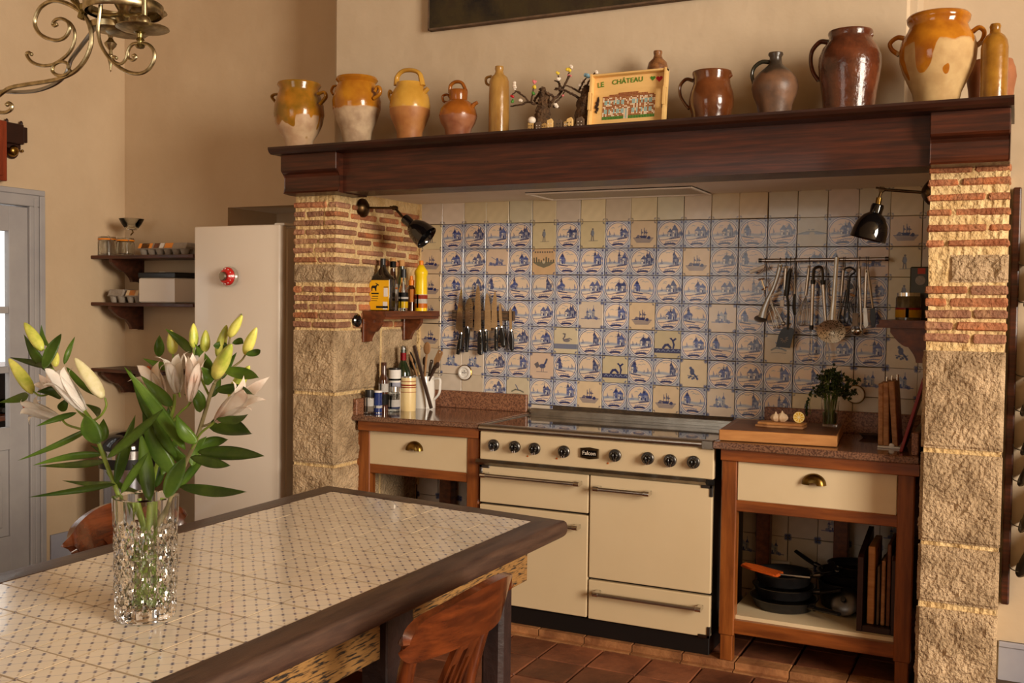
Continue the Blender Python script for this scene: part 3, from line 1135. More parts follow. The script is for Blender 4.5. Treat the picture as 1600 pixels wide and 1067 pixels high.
# fireplace soffit with its flush extractor grille
bm = BM()
box(bm, PXL1 - .02, PXR0 + .02, -0.60, 0.02, ZS, ZS + 0.10)
box(bm, PXL1 + .005, PXR0 - .005, -0.72, -0.60, ZS, ZS + 0.012)
soffit = obj('fireplace_ceiling', bm, soffit_white, kind='structure')
bm = BM()
vx0, vx1, vy0, vy1 = 0.64, 1.437, -0.345, -0.035
prism(bm, [(vx0, vy0), (vx1, vy0), (vx1, vy1), (vx0, vy1)], (0, 0, ZS), (1, 0, 0), (0, 1, 0), (0, 0, -1), -0.002, 0.004)
ext = thing('extractor_hood', 'flush white extractor grille set in the fireplace soffit above the tiles', 'extractor', ((vx0 + vx1) / 2, (vy0 + vy1) / 2, ZS))
obj('filter_panel', bm, mesh_white, ext)
bm = BM()
for a in ((vx0, vx1, vy0, vy0 + .014), (vx0, vx1, vy1 - .014, vy1), (vx0, vx0 + .014, vy0 + .014, vy1 - .014), (vx1 - .014, vx1, vy0 + .014, vy1 - .014)):
    box(bm, *a, ZS - .010, ZS + .002, bev=.002)
obj('filter_frame', bm, white_enamel, ext)

# tiled back wall of the fireplace: a dark mortar bed and single tiles
bm = BM()
box(bm, PXL1 - .03, PXR0 + .03, 0.006, 0.3, 0, ZS + .02)
wall_fire = obj('wall_fireplace_back', bm, grout_dark, kind='structure')
wr_ = math.radians(-0.378)
LAY = [
    'PPPPPPPPPPPPPPPPPPPP',
    'fAAAAfAfAsAAAAAbAAs.',
    'sAAiAgAAAAAsAAAAAif.',
    'sAAAAAAAAAAAAAAAAAf.',
    'sAAAAAAcAsAAcAAAAAf.',
    'sAAAAAwAAAWAAAhAAAr.',
    'pccAAoAAWAArAAAAccc.',
    'pppAhAAsAAsAcAAfppp.',
]
KM = {'f': 'figure', 's': 'ship', 'i': 'fisher', 'g': 'garden', 'c': 'castle', 'w': 'swan', 'W': 'whale', 'h': 'hare', 'r': 'bird', 'o': 'rooster', 'b': 'bridge'}
R1 = random.Random(11)


def tile_at(c, r, idx, w_clip=None):
    x, z = (c + .5) * TS, -(r + .5) * TS
    X = x * math.cos(wr_) - z * math.sin(wr_)
    Z = x * math.sin(wr_) + z * math.cos(wr_) + 2.008
    o = put('tile', tile_mesh(idx), wall_fire, (X + R1.uniform(-.0012, .0012), R1.uniform(-.0018, .0012), Z + R1.uniform(-.0012, .0012)), (R1.uniform(-.008, .008), wr_ * -1 + R1.uniform(-.008, .008), R1.uniform(-.008, .008)))
    return o


last = -1
for r, row in enumerate(LAY):
    for k in range(20):
        c = k - 1
        ch = row[k] if k < len(row) else 'p'
        if c > 18:
            continue
        if ch == 'P':
            idx = R1.choice(plain_ids)
        elif ch == 'p' or ch == '.':
            idx = R1.choice(plain_ids[2:] + [plain_ids[2]])
        elif ch == 'A':
            idx = R1.choice([q for q in ring_ids if q != last])
            last = idx
        else:
            idx = KIND_ID[KM[ch]]
        tile_at(c, r, idx)
for r in range(8, 16):
    for c in range(-1, 19):
        if r >= 10 and 4 < c < 12 or r in (8, 9) and 4 < c < 12:
            continue
        tile_at(c, r, R1.choice([star_id, star_dark, star_id, KIND_ID['castle']]) if r > 8 else star_id)
# cut strip of tile at the far left of the wall
# ---- stone and brick piers
def rough_block(bm, x0, x1, y0, y1, z0, z1, R_, faces=('-y',), margin=0.016, amp=0.008, n=16):
    """a quarried block: drafted margin and a pecked, uneven face on the shown sides"""
    box(bm, x0 + .006, x1 - .006, y0 + .006, y1 - .002, z0, z1)
    for f in faces:
        if f == '-y':
            o, a, b, nn, la, lb = Vector((x0, y0, z0)), Vector((1, 0, 0)), Vector((0, 0, 1)), Vector((0, -1, 0)), x1 - x0, z1 - z0
        elif f == '+x':
            o, a, b, nn, la, lb = Vector((x1, y0, z0)), Vector((0, 1, 0)), Vector((0, 0, 1)), Vector((1, 0, 0)), y1 - y0, z1 - z0
        else:
            o, a, b, nn, la, lb = Vector((x0, y1, z0)), Vector((0, -1, 0)), Vector((0, 0, 1)), Vector((-1, 0, 0)), y1 - y0, z1 - z0
        na, nb = max(8, int(la / .011)), max(6, int(lb / .011))
        V = []
        ph = [(R_.uniform(30, 90), R_.uniform(30, 90), R_.uniform(0, 6)) for _ in range(5)]
        for i in range(na + 1):
            row = []
            for j in range(nb + 1):
                pa, pb = la * i / na, lb * j / nb
                d = min(pa, la - pa, pb, lb - pb)
                if d < 1e-6:
                    h = -0.010
                elif d < margin:
                    h = R_.uniform(-.0008, .0008)
                else:
                    w = min(1, (d - margin) / .012)
                    h = w * (R_.uniform(-1, 1) * amp * .45 + amp * .45 * sum(math.sin(pa * p[0] + p[2]) * math.sin(pb * p[1] + p[2]) for p in ph) / 2 + amp * .15)
                row.append(bm.verts.new(o + a * pa + b * pb + nn * h))
            V.append(row)
        for i in range(na):
            for j in range(nb):
                bm.faces.new((V[i][j], V[i + 1][j], V[i + 1][j + 1], V[i][j + 1]))


def brick(parent, x0, x1, y0, y1, z0, z1, R_, mat):
    bm = BM()
    box(bm, x0, x1, y0, y1, z0, z1, bev=.005)
    for v in bm.verts:
        v.co += Vector((R_.uniform(-.003, .003), R_.uniform(-.003, .003), R_.uniform(-.0022, .0022)))
    o = obj('brick', bm, mat, parent, loc=None)
    return o


def pier(name, x0, x1, inner, courses_top, stone_band, courses_low, blocks, seed):
    R_ = random.Random(seed)
    bm = BM()
    # rough mortar core
    box(bm, x0 + .008, x1 - .008, PY + .008, 0.0, 0, ZS)
    bmesh.ops.subdivide_edges(bm, edges=bm.edges[:], cuts=18, use_grid_fill=True)
    for v in bm.verts:
        if v.co.y < -0.01:
            v.co += Vector((R_.uniform(-.003, .003), R_.uniform(-.003, .003), 0))
    p = obj(name, bm, lime_mortar, kind='structure')
    xi = x1 if inner > 0 else x0
    for k, (z0, z1) in enumerate(courses_top + courses_low):
        low = k >= len(courses_top)
        # front bricks; the corner one returns along the inner face
        cuts = [x0]
        x = x0 + (R_.uniform(.05, .12) if k % 2 else R_.uniform(.13, .2))
        while x < x1 - .05:
            cuts.append(x)
            x += R_.uniform(.10, .19)
        cuts.append(x1)
        for i in range(len(cuts) - 1):
            a, b = cuts[i] + (.006 if i else 0), cuts[i + 1] - (.006 if i < len(cuts) - 2 else 0)
            corner = (i == len(cuts) - 2) if inner > 0 else (i == 0)
            deep = R_.uniform(.10, .20) if corner else .05
            j = R_.uniform(-.003, .004)
            m_ = R_.choice([brick_m, brick_pale] if low else [brick_m, brick_pale, brick_pale]) if inner > 0 else (brick_pale if low and R_.random() < .5 else brick_m)
            brick(p, a + (0 if not (corner and inner < 0) else 0), b, PY + j, PY + deep, z0, z1, R_, m_)
            if corner:
                y = PY + deep + R_.uniform(.012, .03)
        if inner > 0:
            while y < -.03:
                e = min(y + R_.uniform(.13, .24), -.012)
                sl = R_.uniform(-.004, .004)
                brick(p, x1 - .05, x1 + R_.uniform(-.002, .003), y, e, z0 + sl, z1 + sl, R_, R_.choice([brick_m, brick_m, brick_pale]))
                y = e + R_.uniform(.012, .03)
    if inner > 0:
        bm = BM()
        box(bm, x1 - .01, x1 + .009, -.012, .004, .5, ZS)
        obj('mortar_fillet', bm, lime_mortar, p)
    fc = ('-y', '+x') if inner > 0 else ('-y', '-x')
    a, b = stone_band
    bm = BM()
    if inner > 0:
        rough_block(bm, x0, x1, PY, -.42, a, b, R_, fc, margin=.004, amp=.008)
    else:
        rough_block(bm, x0 + .075, x1, PY, -.42, a, b, R_, ('-y',), margin=.004, amp=.008)
    obj('stone', bm, stone_m, p, smooth=False)
    for k, (z0, z1) in enumerate(blocks):
        bm = BM()
        yb = -.36 if k % 2 == 0 else -.30
        rough_block(bm, x0, x1, PY - .004, yb, z0, z1, R_, fc)
        obj('stone', bm, stone_m, p)
        if inner > 0:
            bm = BM()
            rough_block(bm, x1 - .2, x1, yb + .015, -.012, z0 + .0, z1, R_, ('+x',), margin=.006, amp=.006)
            obj('stone', bm, stone_m, p)
    return p


def zf(v, u=490):
    return onY(u, v, PY).z


def zr(v, u=1510):
    return onY(u, v, PY).z


lt = [(zf(v + 4.1), zf(v - 4.1)) for v in (320, 334, 348, 362, 376.5, 391, 406)]
ll = [(zf(v + 4.7), zf(v - 4.7)) for v in (452, 466, 479.5, 493, 507)]
pillar = pier('pillar', PXL0, PXL1, 1, lt, (zf(441), zf(413)), ll,
              [(zf(612), zf(516)), (zf(724), zf(617)), (0.36, zf(729)), (0.0, 0.345)], 5)
rt = [(zr(v + 5.4), zr(v - 5.4)) for v in (263, 284, 308, 331, 356, 380)]
rl = [(zr(v + 6.6), zr(v - 6.6)) for v in (453, 472, 491, 510, 529)]
pillar2 = pier('pillar', PXR0, PXR1, -1, rt, (zr(441), zr(398)), rl,
               [(zr(703), zr(549)), (zr(851), zr(711)), (zr(947), zr(858)), (0.0, zr(957))], 9)

# ---- skirting, door
bm = BM()
box(bm, XL, XL + .016, -0.735, YB, 0, 0.155, bev=.003)
box(bm, XL, XL + .016, YF, -1.74, 0, 0.155, bev=.003)
obj('baseboard_left', bm, grey_skirt, kind='structure')
bm = BM()
box(bm, XL + .016, NX0, YB - .016, YB, 0, 0.155, bev=.003)
obj('baseboard_back', bm, grey_skirt, kind='structure')
zs = onY(1585, 1003, YB).z
bm = BM()
box(bm, PXR1, XR, YB - .014, YB, 0, zs, bev=.003)
box(bm, PXR1, XR, YB - .022, YB, zs - .022, zs, bev=.004)
obj('baseboard_right', bm, grey_skirt, kind='structure')
# door: frame, leaf with a column of panes and a panel below
dy1 = -0.78
dd = bpy.data.objects.new('door_1', None)
COL.objects.link(dd)
dd.location = (XL, -1.24, 0)
dd['kind'] = 'structure'
bm = BM()
for (ya, yb, za, zb) in ((dy1 - .085, dy1, 0, 1.955), (-1.70, -1.615, 0, 1.955), (-1.70, dy1, 1.955, 2.035)):
    box(bm, XL - .10, XL + .018, ya, yb, za, zb, bev=.004)
box(bm, XL + .018, XL + .030, dy1 - .030, dy1 + .004, 0, 2.0145, bev=.004)
box(bm, XL + .018, XL + .024, dy1 - .062, dy1 - .040, 0, 2.0, bev=.003)
box(bm, XL + .018, XL + .030, -1.704, dy1 + .004, 2.015, 2.045, bev=.004)
obj('door_frame', bm, grey_paint, dd)
dx0, dx1 = XL - .035, XL + .004
ly0, ly1 = -1.613, dy1 - .087
bm = BM()
box(bm, dx0, dx1, ly1 - .115, ly1, .01, 1.948, bev=.003)
box(bm, dx0, dx1, ly0, ly0 + .115, .01, 1.948, bev=.003)
box(bm, dx0, dx1, ly0 + .115, ly1 - .115, 1.815, 1.948, bev=.003)
box(bm, dx0, dx1, ly0 + .115, ly1 - .115, 0.66, 0.78, bev=.003)
box(bm, dx0, dx1, ly0 + .115, ly1 - .115, .01, 0.20, bev=.003)
for zz in (1.40, 1.085):
    box(bm, dx0 + .004, dx1 - .004, ly0 + .115, ly1 - .115, zz - .018, zz + .018, bev=.003)
box(bm, dx0 + .004, dx1 - .004, (ly0 + ly1) / 2 - .018, (ly0 + ly1) / 2 + .018, 0.78, 1.815, bev=.003)
leaf = obj('door_leaf', bm, grey_paint, dd)
bm = BM()
box(bm, dx0 + .008, dx1 - .012, ly0 + .117, ly1 - .117, .202, .658)
obj('door_panel', bm, grey_paint, dd)
bm = BM()
ym, yn = ly0 + .16, ly1 - .16
prism(bm, [(ym, .25), (yn, .25), (yn, .52), (yn - .06, .61), (ym + .06, .61), (ym, .52)], (dx1 - .012, 0, 0), (0, 1, 0), (0, 0, 1), (1, 0, 0), 0, .010, bev=.004)
obj('door_panel', bm, grey_paint, dd)
for za, zb in ((.782, 1.066), (1.104, 1.381), (1.419, 1.813)):
    for ya, yb in ((ly0 + .117, (ly0 + ly1) / 2 - .019), ((ly0 + ly1) / 2 + .019, ly1 - .117)):
        bm = BM()
        box(bm, XL - .018, XL - .014, ya, yb, za, zb)
        obj('pane', bm, pane_glass, dd)
# the bright room seen through the panes: bare white world background in place of its walls, and a dark wooden rack
bm = BM()
box(bm, XL - 2.2, XL - .3, -3.2, 1.2, -.08, 0)
obj('floor_beyond', bm, terracotta, kind='structure')
rk = thing('wine_rack', 'dark wooden rack seen through the lowest panes of the grey door', 'rack', (XL - .9, -0.7, 0))
for zz in (0.02, 0.45, 0.72, 1.02):
    bm = BM()
    box(bm, XL - 1.05, XL - .7, -1.5, 0.35, zz, zz + .03, bev=.003)
    obj('shelf', bm, shelf_brown, rk)
bm = BM()
box(bm, XL - 1.08, XL - 1.05, -1.5, 0.35, 0, 1.05)
obj('back_panel', bm, wine_dark, rk)
for yy in (-1.5, -.75, 0.32):
    bm = BM()
    box(bm, XL - 1.05, XL - .7, yy, yy + .03, 0, 1.02)
    obj('side_panel', bm, shelf_brown, rk)
for k, yy in enumerate((-0.62, -0.5, -.38, -.26, -.14)):
    t = thing('wine_bottle', ['red capped wine bottle lying on the rack behind the door glass', 'second dark wine bottle on the rack behind the door glass', 'third wine bottle on the rack behind the door glass', 'fourth wine bottle on the rack behind the door glass', 'last wine bottle on the rack behind the door glass'][k], 'bottle', (XL - .9, yy, .79), 'wine bottles behind the door')
    bm = BM()
    lathe(bm, [(0, -.14), (.036, -.14), (.037, .05), (.03, .08), (.014, .11), (.013, .16)], c=(XL - .86, yy, .788), axis=(1, 0, 0), seg=14)
    obj('body', bm, dark_glass, t, smooth=True)
    bm = BM()
    lathe(bm, [(.0145, .11), (.0145, .185), (0, .185)], c=(XL - .86, yy, .788), axis=(1, 0, 0), seg=14)
    obj('capsule', bm, red_m if k in (0, 2) else ink_black, t, smooth=True)

# ------------------------------------------------------------------ oak mantel
mt = thing('mantel', 'long dark oak mantel beam with shelf and end blocks over the fireplace', 'mantel', (1.15, -0.8, 1.965))
bm = BM()
prism(bm, [(-.795, 1.967), (-.795, 2.142), (-.51, 2.142), (-.51, 2.0), (-.60, 2.0), (-.60, 1.967)], (0, 0, 0), (0, 1, 0), (0, 0, 1), (1, 0, 0), -.376, 2.668, bev=.002)
obj('beam', bm, oak_dark, mt)
bm = BM()
prof = [(-.885, 2.142), (-.898, 2.150), (-.905, 2.163), (-.905, 2.172), (-.499, 2.172), (-.499, 2.142)]
prism(bm, prof, (0, 0, 0), (0, 1, 0), (0, 0, 1), (1, 0, 0), -.405, 2.678)
SH = 2.172
obj('shelf', bm, oak_shelf, mt)
for (a, b) in ((-.376, -.062), (2.42, 2.669)):
    bm = BM()
    pr = [(-.850, 2.141), (-.850, 2.068), (-.842, 2.060), (-.826, 2.052), (-.818, 2.040), (-.818, 1.990), (-.822, 1.975), (-.832, 1.966), (-.79, 1.962), (-.60, 1.962), (-.60, 2.141)]
    prism(bm, pr, (0, 0, 0), (0, 1, 0), (0, 0, 1), (1, 0, 0), a, b, bev=.003)
    obj('end_block', bm, oak_dark, mt)

# ------------------------------------------------------------------ range cooker
RX0, RX1, RF = 0.537, 1.618, -0.575
HZ = 0.03
rg = thing('range_cooker', 'cream enamel range cooker with chrome rails and black control knobs', 'cooker', ((RX0 + RX1) / 2, -.3, HZ))
bm = BM()
box(bm, RX0 + .004, RX1 - .004, RF + .035, -.03, HZ + .09, .905)
obj('carcass', bm, black_plinth, rg)
bm = BM()
box(bm, RX0 + .01, RX1 - .012, RF + .028, -.06, HZ, .105, bev=.003)
obj('plinth', bm, black_plinth, rg)
# hob glass, rails
bm = BM()
box(bm, RX0 + .012, RX1 - .008, RF + .03, -.045, .905, .917, bev=.002)
obj('hob', bm, black_glass, rg)
for a, b in ((RX0, RX0 + .012), (RX1 - .008, RX1)):
    bm = BM()
    box(bm, a, b, RF + .02, -.03, .900, .921, bev=.002)
    obj('side_trim', bm, steel, rg)
bm = BM()
tube(bm, [(RX0 - .002, RF + .012, .905), (RX1 - .03, RF + .012, .905)], .0165, seg=12)
box(bm, RX0, RX1 - .004, RF + .010, RF + .034, .905, .922, bev=.002)
obj('front_rail', bm, steel, rg, smooth=True)
bm = BM()
box(bm, RX1 - .05, RX1 - .002, RF - .008, RF + .03, .886, .923, bev=.003)
obj('rail_end', bm, steel_worn, rg)
bm = BM()
box(bm, RX0 + .004, RX1 - .01, -.040, -.004, .900, .948, bev=.003)
box(bm, RX0 + .004, RX1 - .01, -.046, -.040, .930, .934)
obj('backsplash_rail', bm, steel_worn, rg)
# control panel
bm = BM()
box(bm, RX0 + .002, RX1 - .001, RF + .006, RF + .04, .762, .889, bev=.004)
obj('control_panel', bm, cream, rg)
bm = BM()
prism(bm, [(-.012, 0), (.0, .012), (.04, .012), (.04, -.014), (.004, -.014)], (0, RF, .752), (0, 1, 0), (0, 0, 1), (1, 0, 0), RX0 - .012, RX1 - .03)
obj('towel_rail', bm, steel_worn, rg)
KN = [(771, 695.5), (804, 698), (835, 701), (881, 705.5), (961, 711.5), (1012, 716), (1047, 719.5), (1083.5, 722)]
for u, v in KN:
    c = onY(u, v, RF)
    bm = BM()
    lathe(bm, [(0, -.006), (.0265, -.006), (.0265, .0045), (.024, .007), (0, .007)], c=c, axis=(0, -1, 0), seg=26)
    k = obj('knob', bm, steel_dark, rg, smooth=True)
    bm = BM()
    lathe(bm, [(0, .006), (.0165, .006), (.0155, .022), (.012, .026), (0, .026)], c=c, axis=(0, -1, 0), seg=20)
    box(bm, c.x - .0045, c.x + .0045, c.y - .034, c.y - .020, c.z - .017, c.z + .017, bev=.002)
    obj('grip', bm, black_enamel, k, smooth=True)
    bm = BM()
    for dx in (-.0062, .004):
        box(bm, c.x + dx - .0024, c.x + dx + .0024, c.y - .014, c.y - .008, c.z - .026, c.z - .015, bev=.0008)
    for q in range(9):
        an = math.radians(-40 + q * 30)
        box(bm, c.x + .0208 * math.cos(an) - .0009, c.x + .0208 * math.cos(an) + .0009, c.y - .0076, c.y - .0068, c.z + .0208 * math.sin(an) - .0009, c.z + .0208 * math.sin(an) + .0009)
    obj('marks', bm, chrome, k)['kind'] = 'stuff'
# badge with its raised name
c = onY(921, 708, RF)
bm = BM()
prism(bm, [(-.042, -.020), (0, -.026), (.042, -.020), (.042, .020), (0, .025), (-.042, .020)], c, (1, 0, 0), (0, 0, 1), (0, -1, 0), -.006, .004, bev=.002)
bd = obj('badge', bm, bronze, rg)
bm = BM()
box(bm, c.x - .034, c.x + .034, c.y - .0055, c.y - .004, c.z - .0135, c.z + .0135)
obj('badge_inset', bm, black_enamel, bd)
lettering('lettering', 'Falcon', mosaic_white, bd, (c.x, c.y - .006, c.z), (1, 0, 0), (0, 0, 1), .024)
for u, v in ((823.5, 713), (869, 716.5), (949, 724)):
    c = onY(u, v, RF)
    bm = BM()
    lathe(bm, [(0, 0), (.0045, 0), (.0035, .003), (0, .0035)], c=c + Vector((0, .007, 0)) - Vector((0, .001, 0)), axis=(0, -1, 0), seg=12)
    obj('indicator_lamp', bm, M('amber_lens', srgb(176, 92, 30), rough=0.2) if 'amber_lens' not in bpy.data.materials else bpy.data.materials['amber_lens'], rg)
# doors: (x0, x1, z0, z1), handle: (x0, x1, z)
DF = RF + .012


def oven_door(name, x0, x1, z0, z1, hx0, hx1, hz):
    bm = BM()
    box(bm, x0, x1, DF, DF + .03, z0, z1, bev=.004, seg=2)
    d = obj(name, bm, cream, rg)
    if hx0 is None:
        return d
    bm = BM()
    tube(bm, [(hx0, DF - .040, hz), (hx1, DF - .040, hz)], .0085, seg=12)
    h = obj('handle', bm, steel, d, smooth=True)
    for hx in (hx0, hx1):
        bm = BM()
        tube(bm, [(hx - .012, DF - .040, hz), (hx + .012, DF - .040, hz)], .0115, seg=12)
        box(bm, hx - .011, hx + .011, DF - .044, DF + .004, hz - .010, hz + .010, bev=.003)
        obj('handle_post', bm, chrome, h, smooth=True)
    return d


xm0, xm1 = 1.068, 1.075
h1 = onY(751, 742, DF - .04), onY(904, 757, DF - .04)
oven_door('grill_door', RX0 + .001, xm0, .567, .735, h1[0].x + .012, h1[1].x - .01, (h1[0].z + h1[1].z) / 2)
h2 = onY(899, 825, DF - .04)
oven_door('tall_oven_door', RX0 + .001, xm0, .113, .557, RX0 + .05, h2.x - .002, h2.z)
h3 = onY(931, 766, DF - .04), onY(1012, 770.5, DF - .04)
oven_door('oven_door', xm1, RX1 - .006, .290, .735, h3[0].x, h3[1].x - .006, (h3[0].z + h3[1].z) / 2)
h4 = onY(930, 929, DF - .04), onY(1093, 952, DF - .04)
oven_door('storage_drawer', xm1, RX1 - .006, .110, .280, h4[0].x, h4[1].x - .006, (h4[0].z + h4[1].z) / 2)
bm = BM()


def corner_iron(bm, x, z, sx, sz):
    box(bm, min(x, x - sx * .05), max(x, x - sx * .05), DF - .004, DF + .01, min(z, z - sz * .014), max(z, z - sz * .014), bev=.002)
    box(bm, min(x, x - sx * .014), max(x, x - sx * .014), DF - .004, DF + .01, min(z, z - sz * .048), max(z, z - sz * .048), bev=.002)


for x, z, sx, sz in ((RX0, .738, -1, 1), (RX1 - .004, .738, 1, 1), (RX1 - .004, .106, 1, -1)):
    bm = BM()
    corner_iron(bm, x, z, sx, sz)
    obj('corner_bracket', bm, steel_dark, rg)

# ------------------------------------------------------------------ worktop tables at either side


def worktable(label, label_top, x0, x1, yf0, yf1, top, front_posts, drawer, rails, back_posts, shelf_z, cup):
    """pine table with one drawer; yf0/yf1 front of the slab at the left and right ends"""
    t = thing('worktop_table', label, 'kitchen table', ((x0 + x1) / 2, -.3, HZ))
    yp = max(yf0, yf1) + .035
    # top rail under the slab
    bm = BM()
    prism(bm, [(x0 + .012, yp - .012 + (yf0 - max(yf0, yf1))), (x1 - .0, yp - .012 + (yf1 - max(yf0, yf1))), (x1 - .0, yp + .05), (x0 + .012, yp + .05)], (0, 0, 0), (1, 0, 0), (0, 1, 0), (0, 0, 1), top - .072, top - .024, bev=.003)
    obj('top_rail', bm, pine_rail, t)
    for (a, b, foot) in front_posts:
        bm = BM()
        box(bm, a, b, yp, yp + .055, .135 if foot else HZ, top - .07, bev=.004)
        lg = obj('leg', bm, pine_warm, t)
        if foot:
            bm = BM()
            box(bm, a + .006, b - .006, yp + .006, yp + .05, HZ, .14, bev=.003)
            obj('foot', bm, pine_warm, lg)
    for (a, b) in back_posts:
        bm = BM()
        box(bm, a, b, -.085, -.03, HZ, top - .07, bev=.003)
        obj('leg', bm, shelf_brown, t)
    d0, d1, dz0, dz1 = drawer
    bm = BM()
    box(bm, d0, d1, yp + .004, yp + .028, dz0, dz1, bev=.003)
    d = obj('drawer', bm, cream_drawer, t)
    bm = BM()
    box(bm, d0 + .02, d1 - .02, yp + .028, -.1, dz0 + .02, dz1 - .02)
    obj('drawer_box', bm, wine_dark, d)
    # half-moon cup handle
    c = Vector((cup[0], yp + .004, cup[1]))
    bm = BM()
    R_, nA, nB = .047, 14, 6
    V = []
    for i in range(nA + 1):
        a = math.pi * i / nA
        row = []
        for j in range(nB + 1):
            b = (math.pi / 2) * j / nB
            row.append(bm.verts.new(c + Vector((R_ * math.cos(a) * (.15 + .85 * math.cos(b * .0)) * (1 if j == 0 else math.cos(b * .8)), -.028 * math.sin(b), .044 * math.sin(a) * math.cos(b * .85) - .0))))
        V.append(row)
    for i in range(nA):
        for j in range(nB):
            bm.faces.new((V[i][j], V[i + 1][j], V[i + 1][j + 1], V[i][j + 1]))
    bmesh.ops.solidify(bm, geom=bm.faces[:], thickness=.002)
    obj('cup_handle', bm, brass_old, d, smooth=True, ang=60)
    for (a, b, z0, z1) in rails:
        bm = BM()
        box(bm, a, b, yp + .004, yp + .035, z0, z1, bev=.003)
        obj('rail', bm, pine_rail, t)
    if shelf_z:
        bm = BM()
        box(bm, front_posts[0][1] - .03, front_posts[-1][0] + .03, yp + .03, -.02, shelf_z - .02, shelf_z)
        obj('bottom_shelf', bm, cream_drawer, t)
    return t, yp


TZ = .925
lf0, lf1 = -.612, -.585
pL = [onY(u, 700, -.565).x for u in (552, 571, 727, 746)]
zz_ = [onY(648, v, -.565).z for v in (672, 729, 741)]
wt, ypL = worktable('honey pine kitchen table with one cream drawer left of the cooker', '', -.125, .527, lf0, lf1, TZ,
          [(pL[0], pL[1] + .014, False), (pL[2], pL[3], False)], (pL[1] + .004, pL[2], .688, .858), [(pL[1], pL[2] + .01, .645, .688)],
          [(.045, .115)], None, (onY(645.5, 699, -.56).x, onY(645.5, 704, -.56).z))
# granite slab with upstands
gs = thing('granite_worktop', 'polished brown granite worktop with upstand left of the cooker', 'worktop', (.2, -.3, TZ))
bm = BM()
prism(bm, [(-.133, lf0), (.530, lf1), (.530, -.012), (-.133, -.012)], (0, 0, 0), (1, 0, 0), (0, 1, 0), (0, 0, 1), TZ - .024, TZ, bev=.004)
obj('slab', bm, granite, gs)
bm = BM()
box(bm, -.112, .515, -.034, -.010, TZ, TZ + .088, bev=.003)
obj('upstand', bm, granite_matt, gs)
bm = BM()
box(bm, -.134, -.112, lf0 + .01, -.012, TZ, TZ + .078, bev=.003)
obj('upstand', bm, granite_matt, gs)

rf0, rf1 = -.61, -.63
RXa, RXb = 1.628, 2.398
pR = [onY(u, 750, -.565).x for u in (1128, 1152, 1404, 1430)]
wt2, ypR = worktable('honey pine kitchen table with cream drawer and open pan shelf right of the cooker', '', RXa + .01, RXb, rf0, rf1, TZ - .005,
          [(pR[0], pR[1], True), (pR[2] - .002, pR[3], True)], (pR[1] + .002, pR[2] - .004, .690, .866), [(pR[1] - .01, pR[2] + .01, .645, .690), (pR[1] - .01, pR[2] + .01, .145, .200)],
          [(1.685, 1.745), (2.02, 2.08), (2.33, 2.39)], .215, (onY(1272, 753, -.57).x, onY(1272, 757, -.57).z))
gs2 = thing('granite_worktop', 'brown granite worktop under the chopping boards right of the cooker', 'worktop', (2.0, -.3, TZ))
bm = BM()
prism(bm, [(RXa - .004, rf0), (RXb - .002, rf1), (RXb - .002, -.012), (RXa - .004, -.012)], (0, 0, 0), (1, 0, 0), (0, 1, 0), (0, 0, 1), TZ - .029, TZ, bev=.004)
obj('slab', bm, granite, gs2)
bm = BM()
box(bm, 1.70, RXb - .03, -.034, -.010, TZ, TZ + .095, bev=.003)
obj('upstand', bm, granite_matt, gs2)
bm = BM()
box(bm, RXb - .030, RXb - .006, rf1 + .03, -.012, TZ, TZ + .085, bev=.003)
obj('upstand', bm, granite_matt, gs2)

# ------------------------------------------------------------------ fridge
FY = -.68
f0, f1 = onY(303, 354, FY), onY(437, 351, FY)
fr = thing('fridge', 'tall white fridge standing in the wall niche left of the fireplace', 'fridge', ((f0.x + f1.x) / 2, -.4, 0))
bm = BM()
box(bm, f0.x, f1.x, FY, FY + .055, .06, f0.z, bev=.010, seg=3)
dr = obj('door', bm, white_enamel, fr, smooth=True)
bm = BM()
box(bm, f0.x + .004, f1.x - .004, FY + .062, FY + .60, .03, f0.z - .012, bev=.006)
obj('body', bm, white_enamel, fr)
bm = BM()
box(bm, f1.x - .05, f1.x + .012, FY + .02, FY + .10, f0.z - .004, f0.z + .008, bev=.003)
obj('hinge_cover', bm, white_plastic, fr)
bm = BM()
box(bm, f0.x + .01, f1.x - .01, FY + .03, FY + .3, 0, .062)
obj('plinth', bm, grey_paint, fr)
bm = BM()
for (a, b, c_, d_) in ((f0.x + .006, f0.x + .012, .1, f0.z - .02),):
    box(bm, a, b, FY + .052, FY + .066, c_, d_)
obj('door_seal', bm, cutlery_grey, fr)
c = onY(361, 432, FY)
tm = thing('kitchen_timer', 'round red kitchen timer stuck to the fridge door', 'timer', c)
bm = BM()
lathe(bm, [(0, 0), (.049, 0), (.050, .012), (.046, .024), (0, .026)], c=c, axis=(0, -1, 0), seg=30)
obj('case', bm, chrome, tm, smooth=True)
bm = BM()
lathe(bm, [(.044, .022), (.046, .030), (.030, .052), (0, .053)], c=c, axis=(0, -1, 0), seg=30)
obj('dial', bm, red_m, tm, smooth=True)
bm = BM()
lathe(bm, [(0, .052), (.022, .052), (.022, .064), (.019, .067), (0, .067)], c=c, axis=(0, -1, 0), seg=24)
obj('knob', bm, steel_worn, tm, smooth=True)
bm = BM()
for q in range(12):
    an = 2 * math.pi * q / 12
    e = Vector((math.cos(an), 0, math.sin(an)))
    p_ = c + e * .036 + Vector((0, -.0425, 0))
    obox(bm, p_, e, Vector((0, -1, 0)), e.cross(Vector((0, -1, 0))), .004, .0015, .002)
obj('numerals', bm, paper_white, tm)['kind'] = 'stuff'
c = onY(375, 500, FY)
mg = thing('banana_magnet', 'small yellow banana magnet on the fridge door below the red timer', 'magnet', c)
bm = BM()
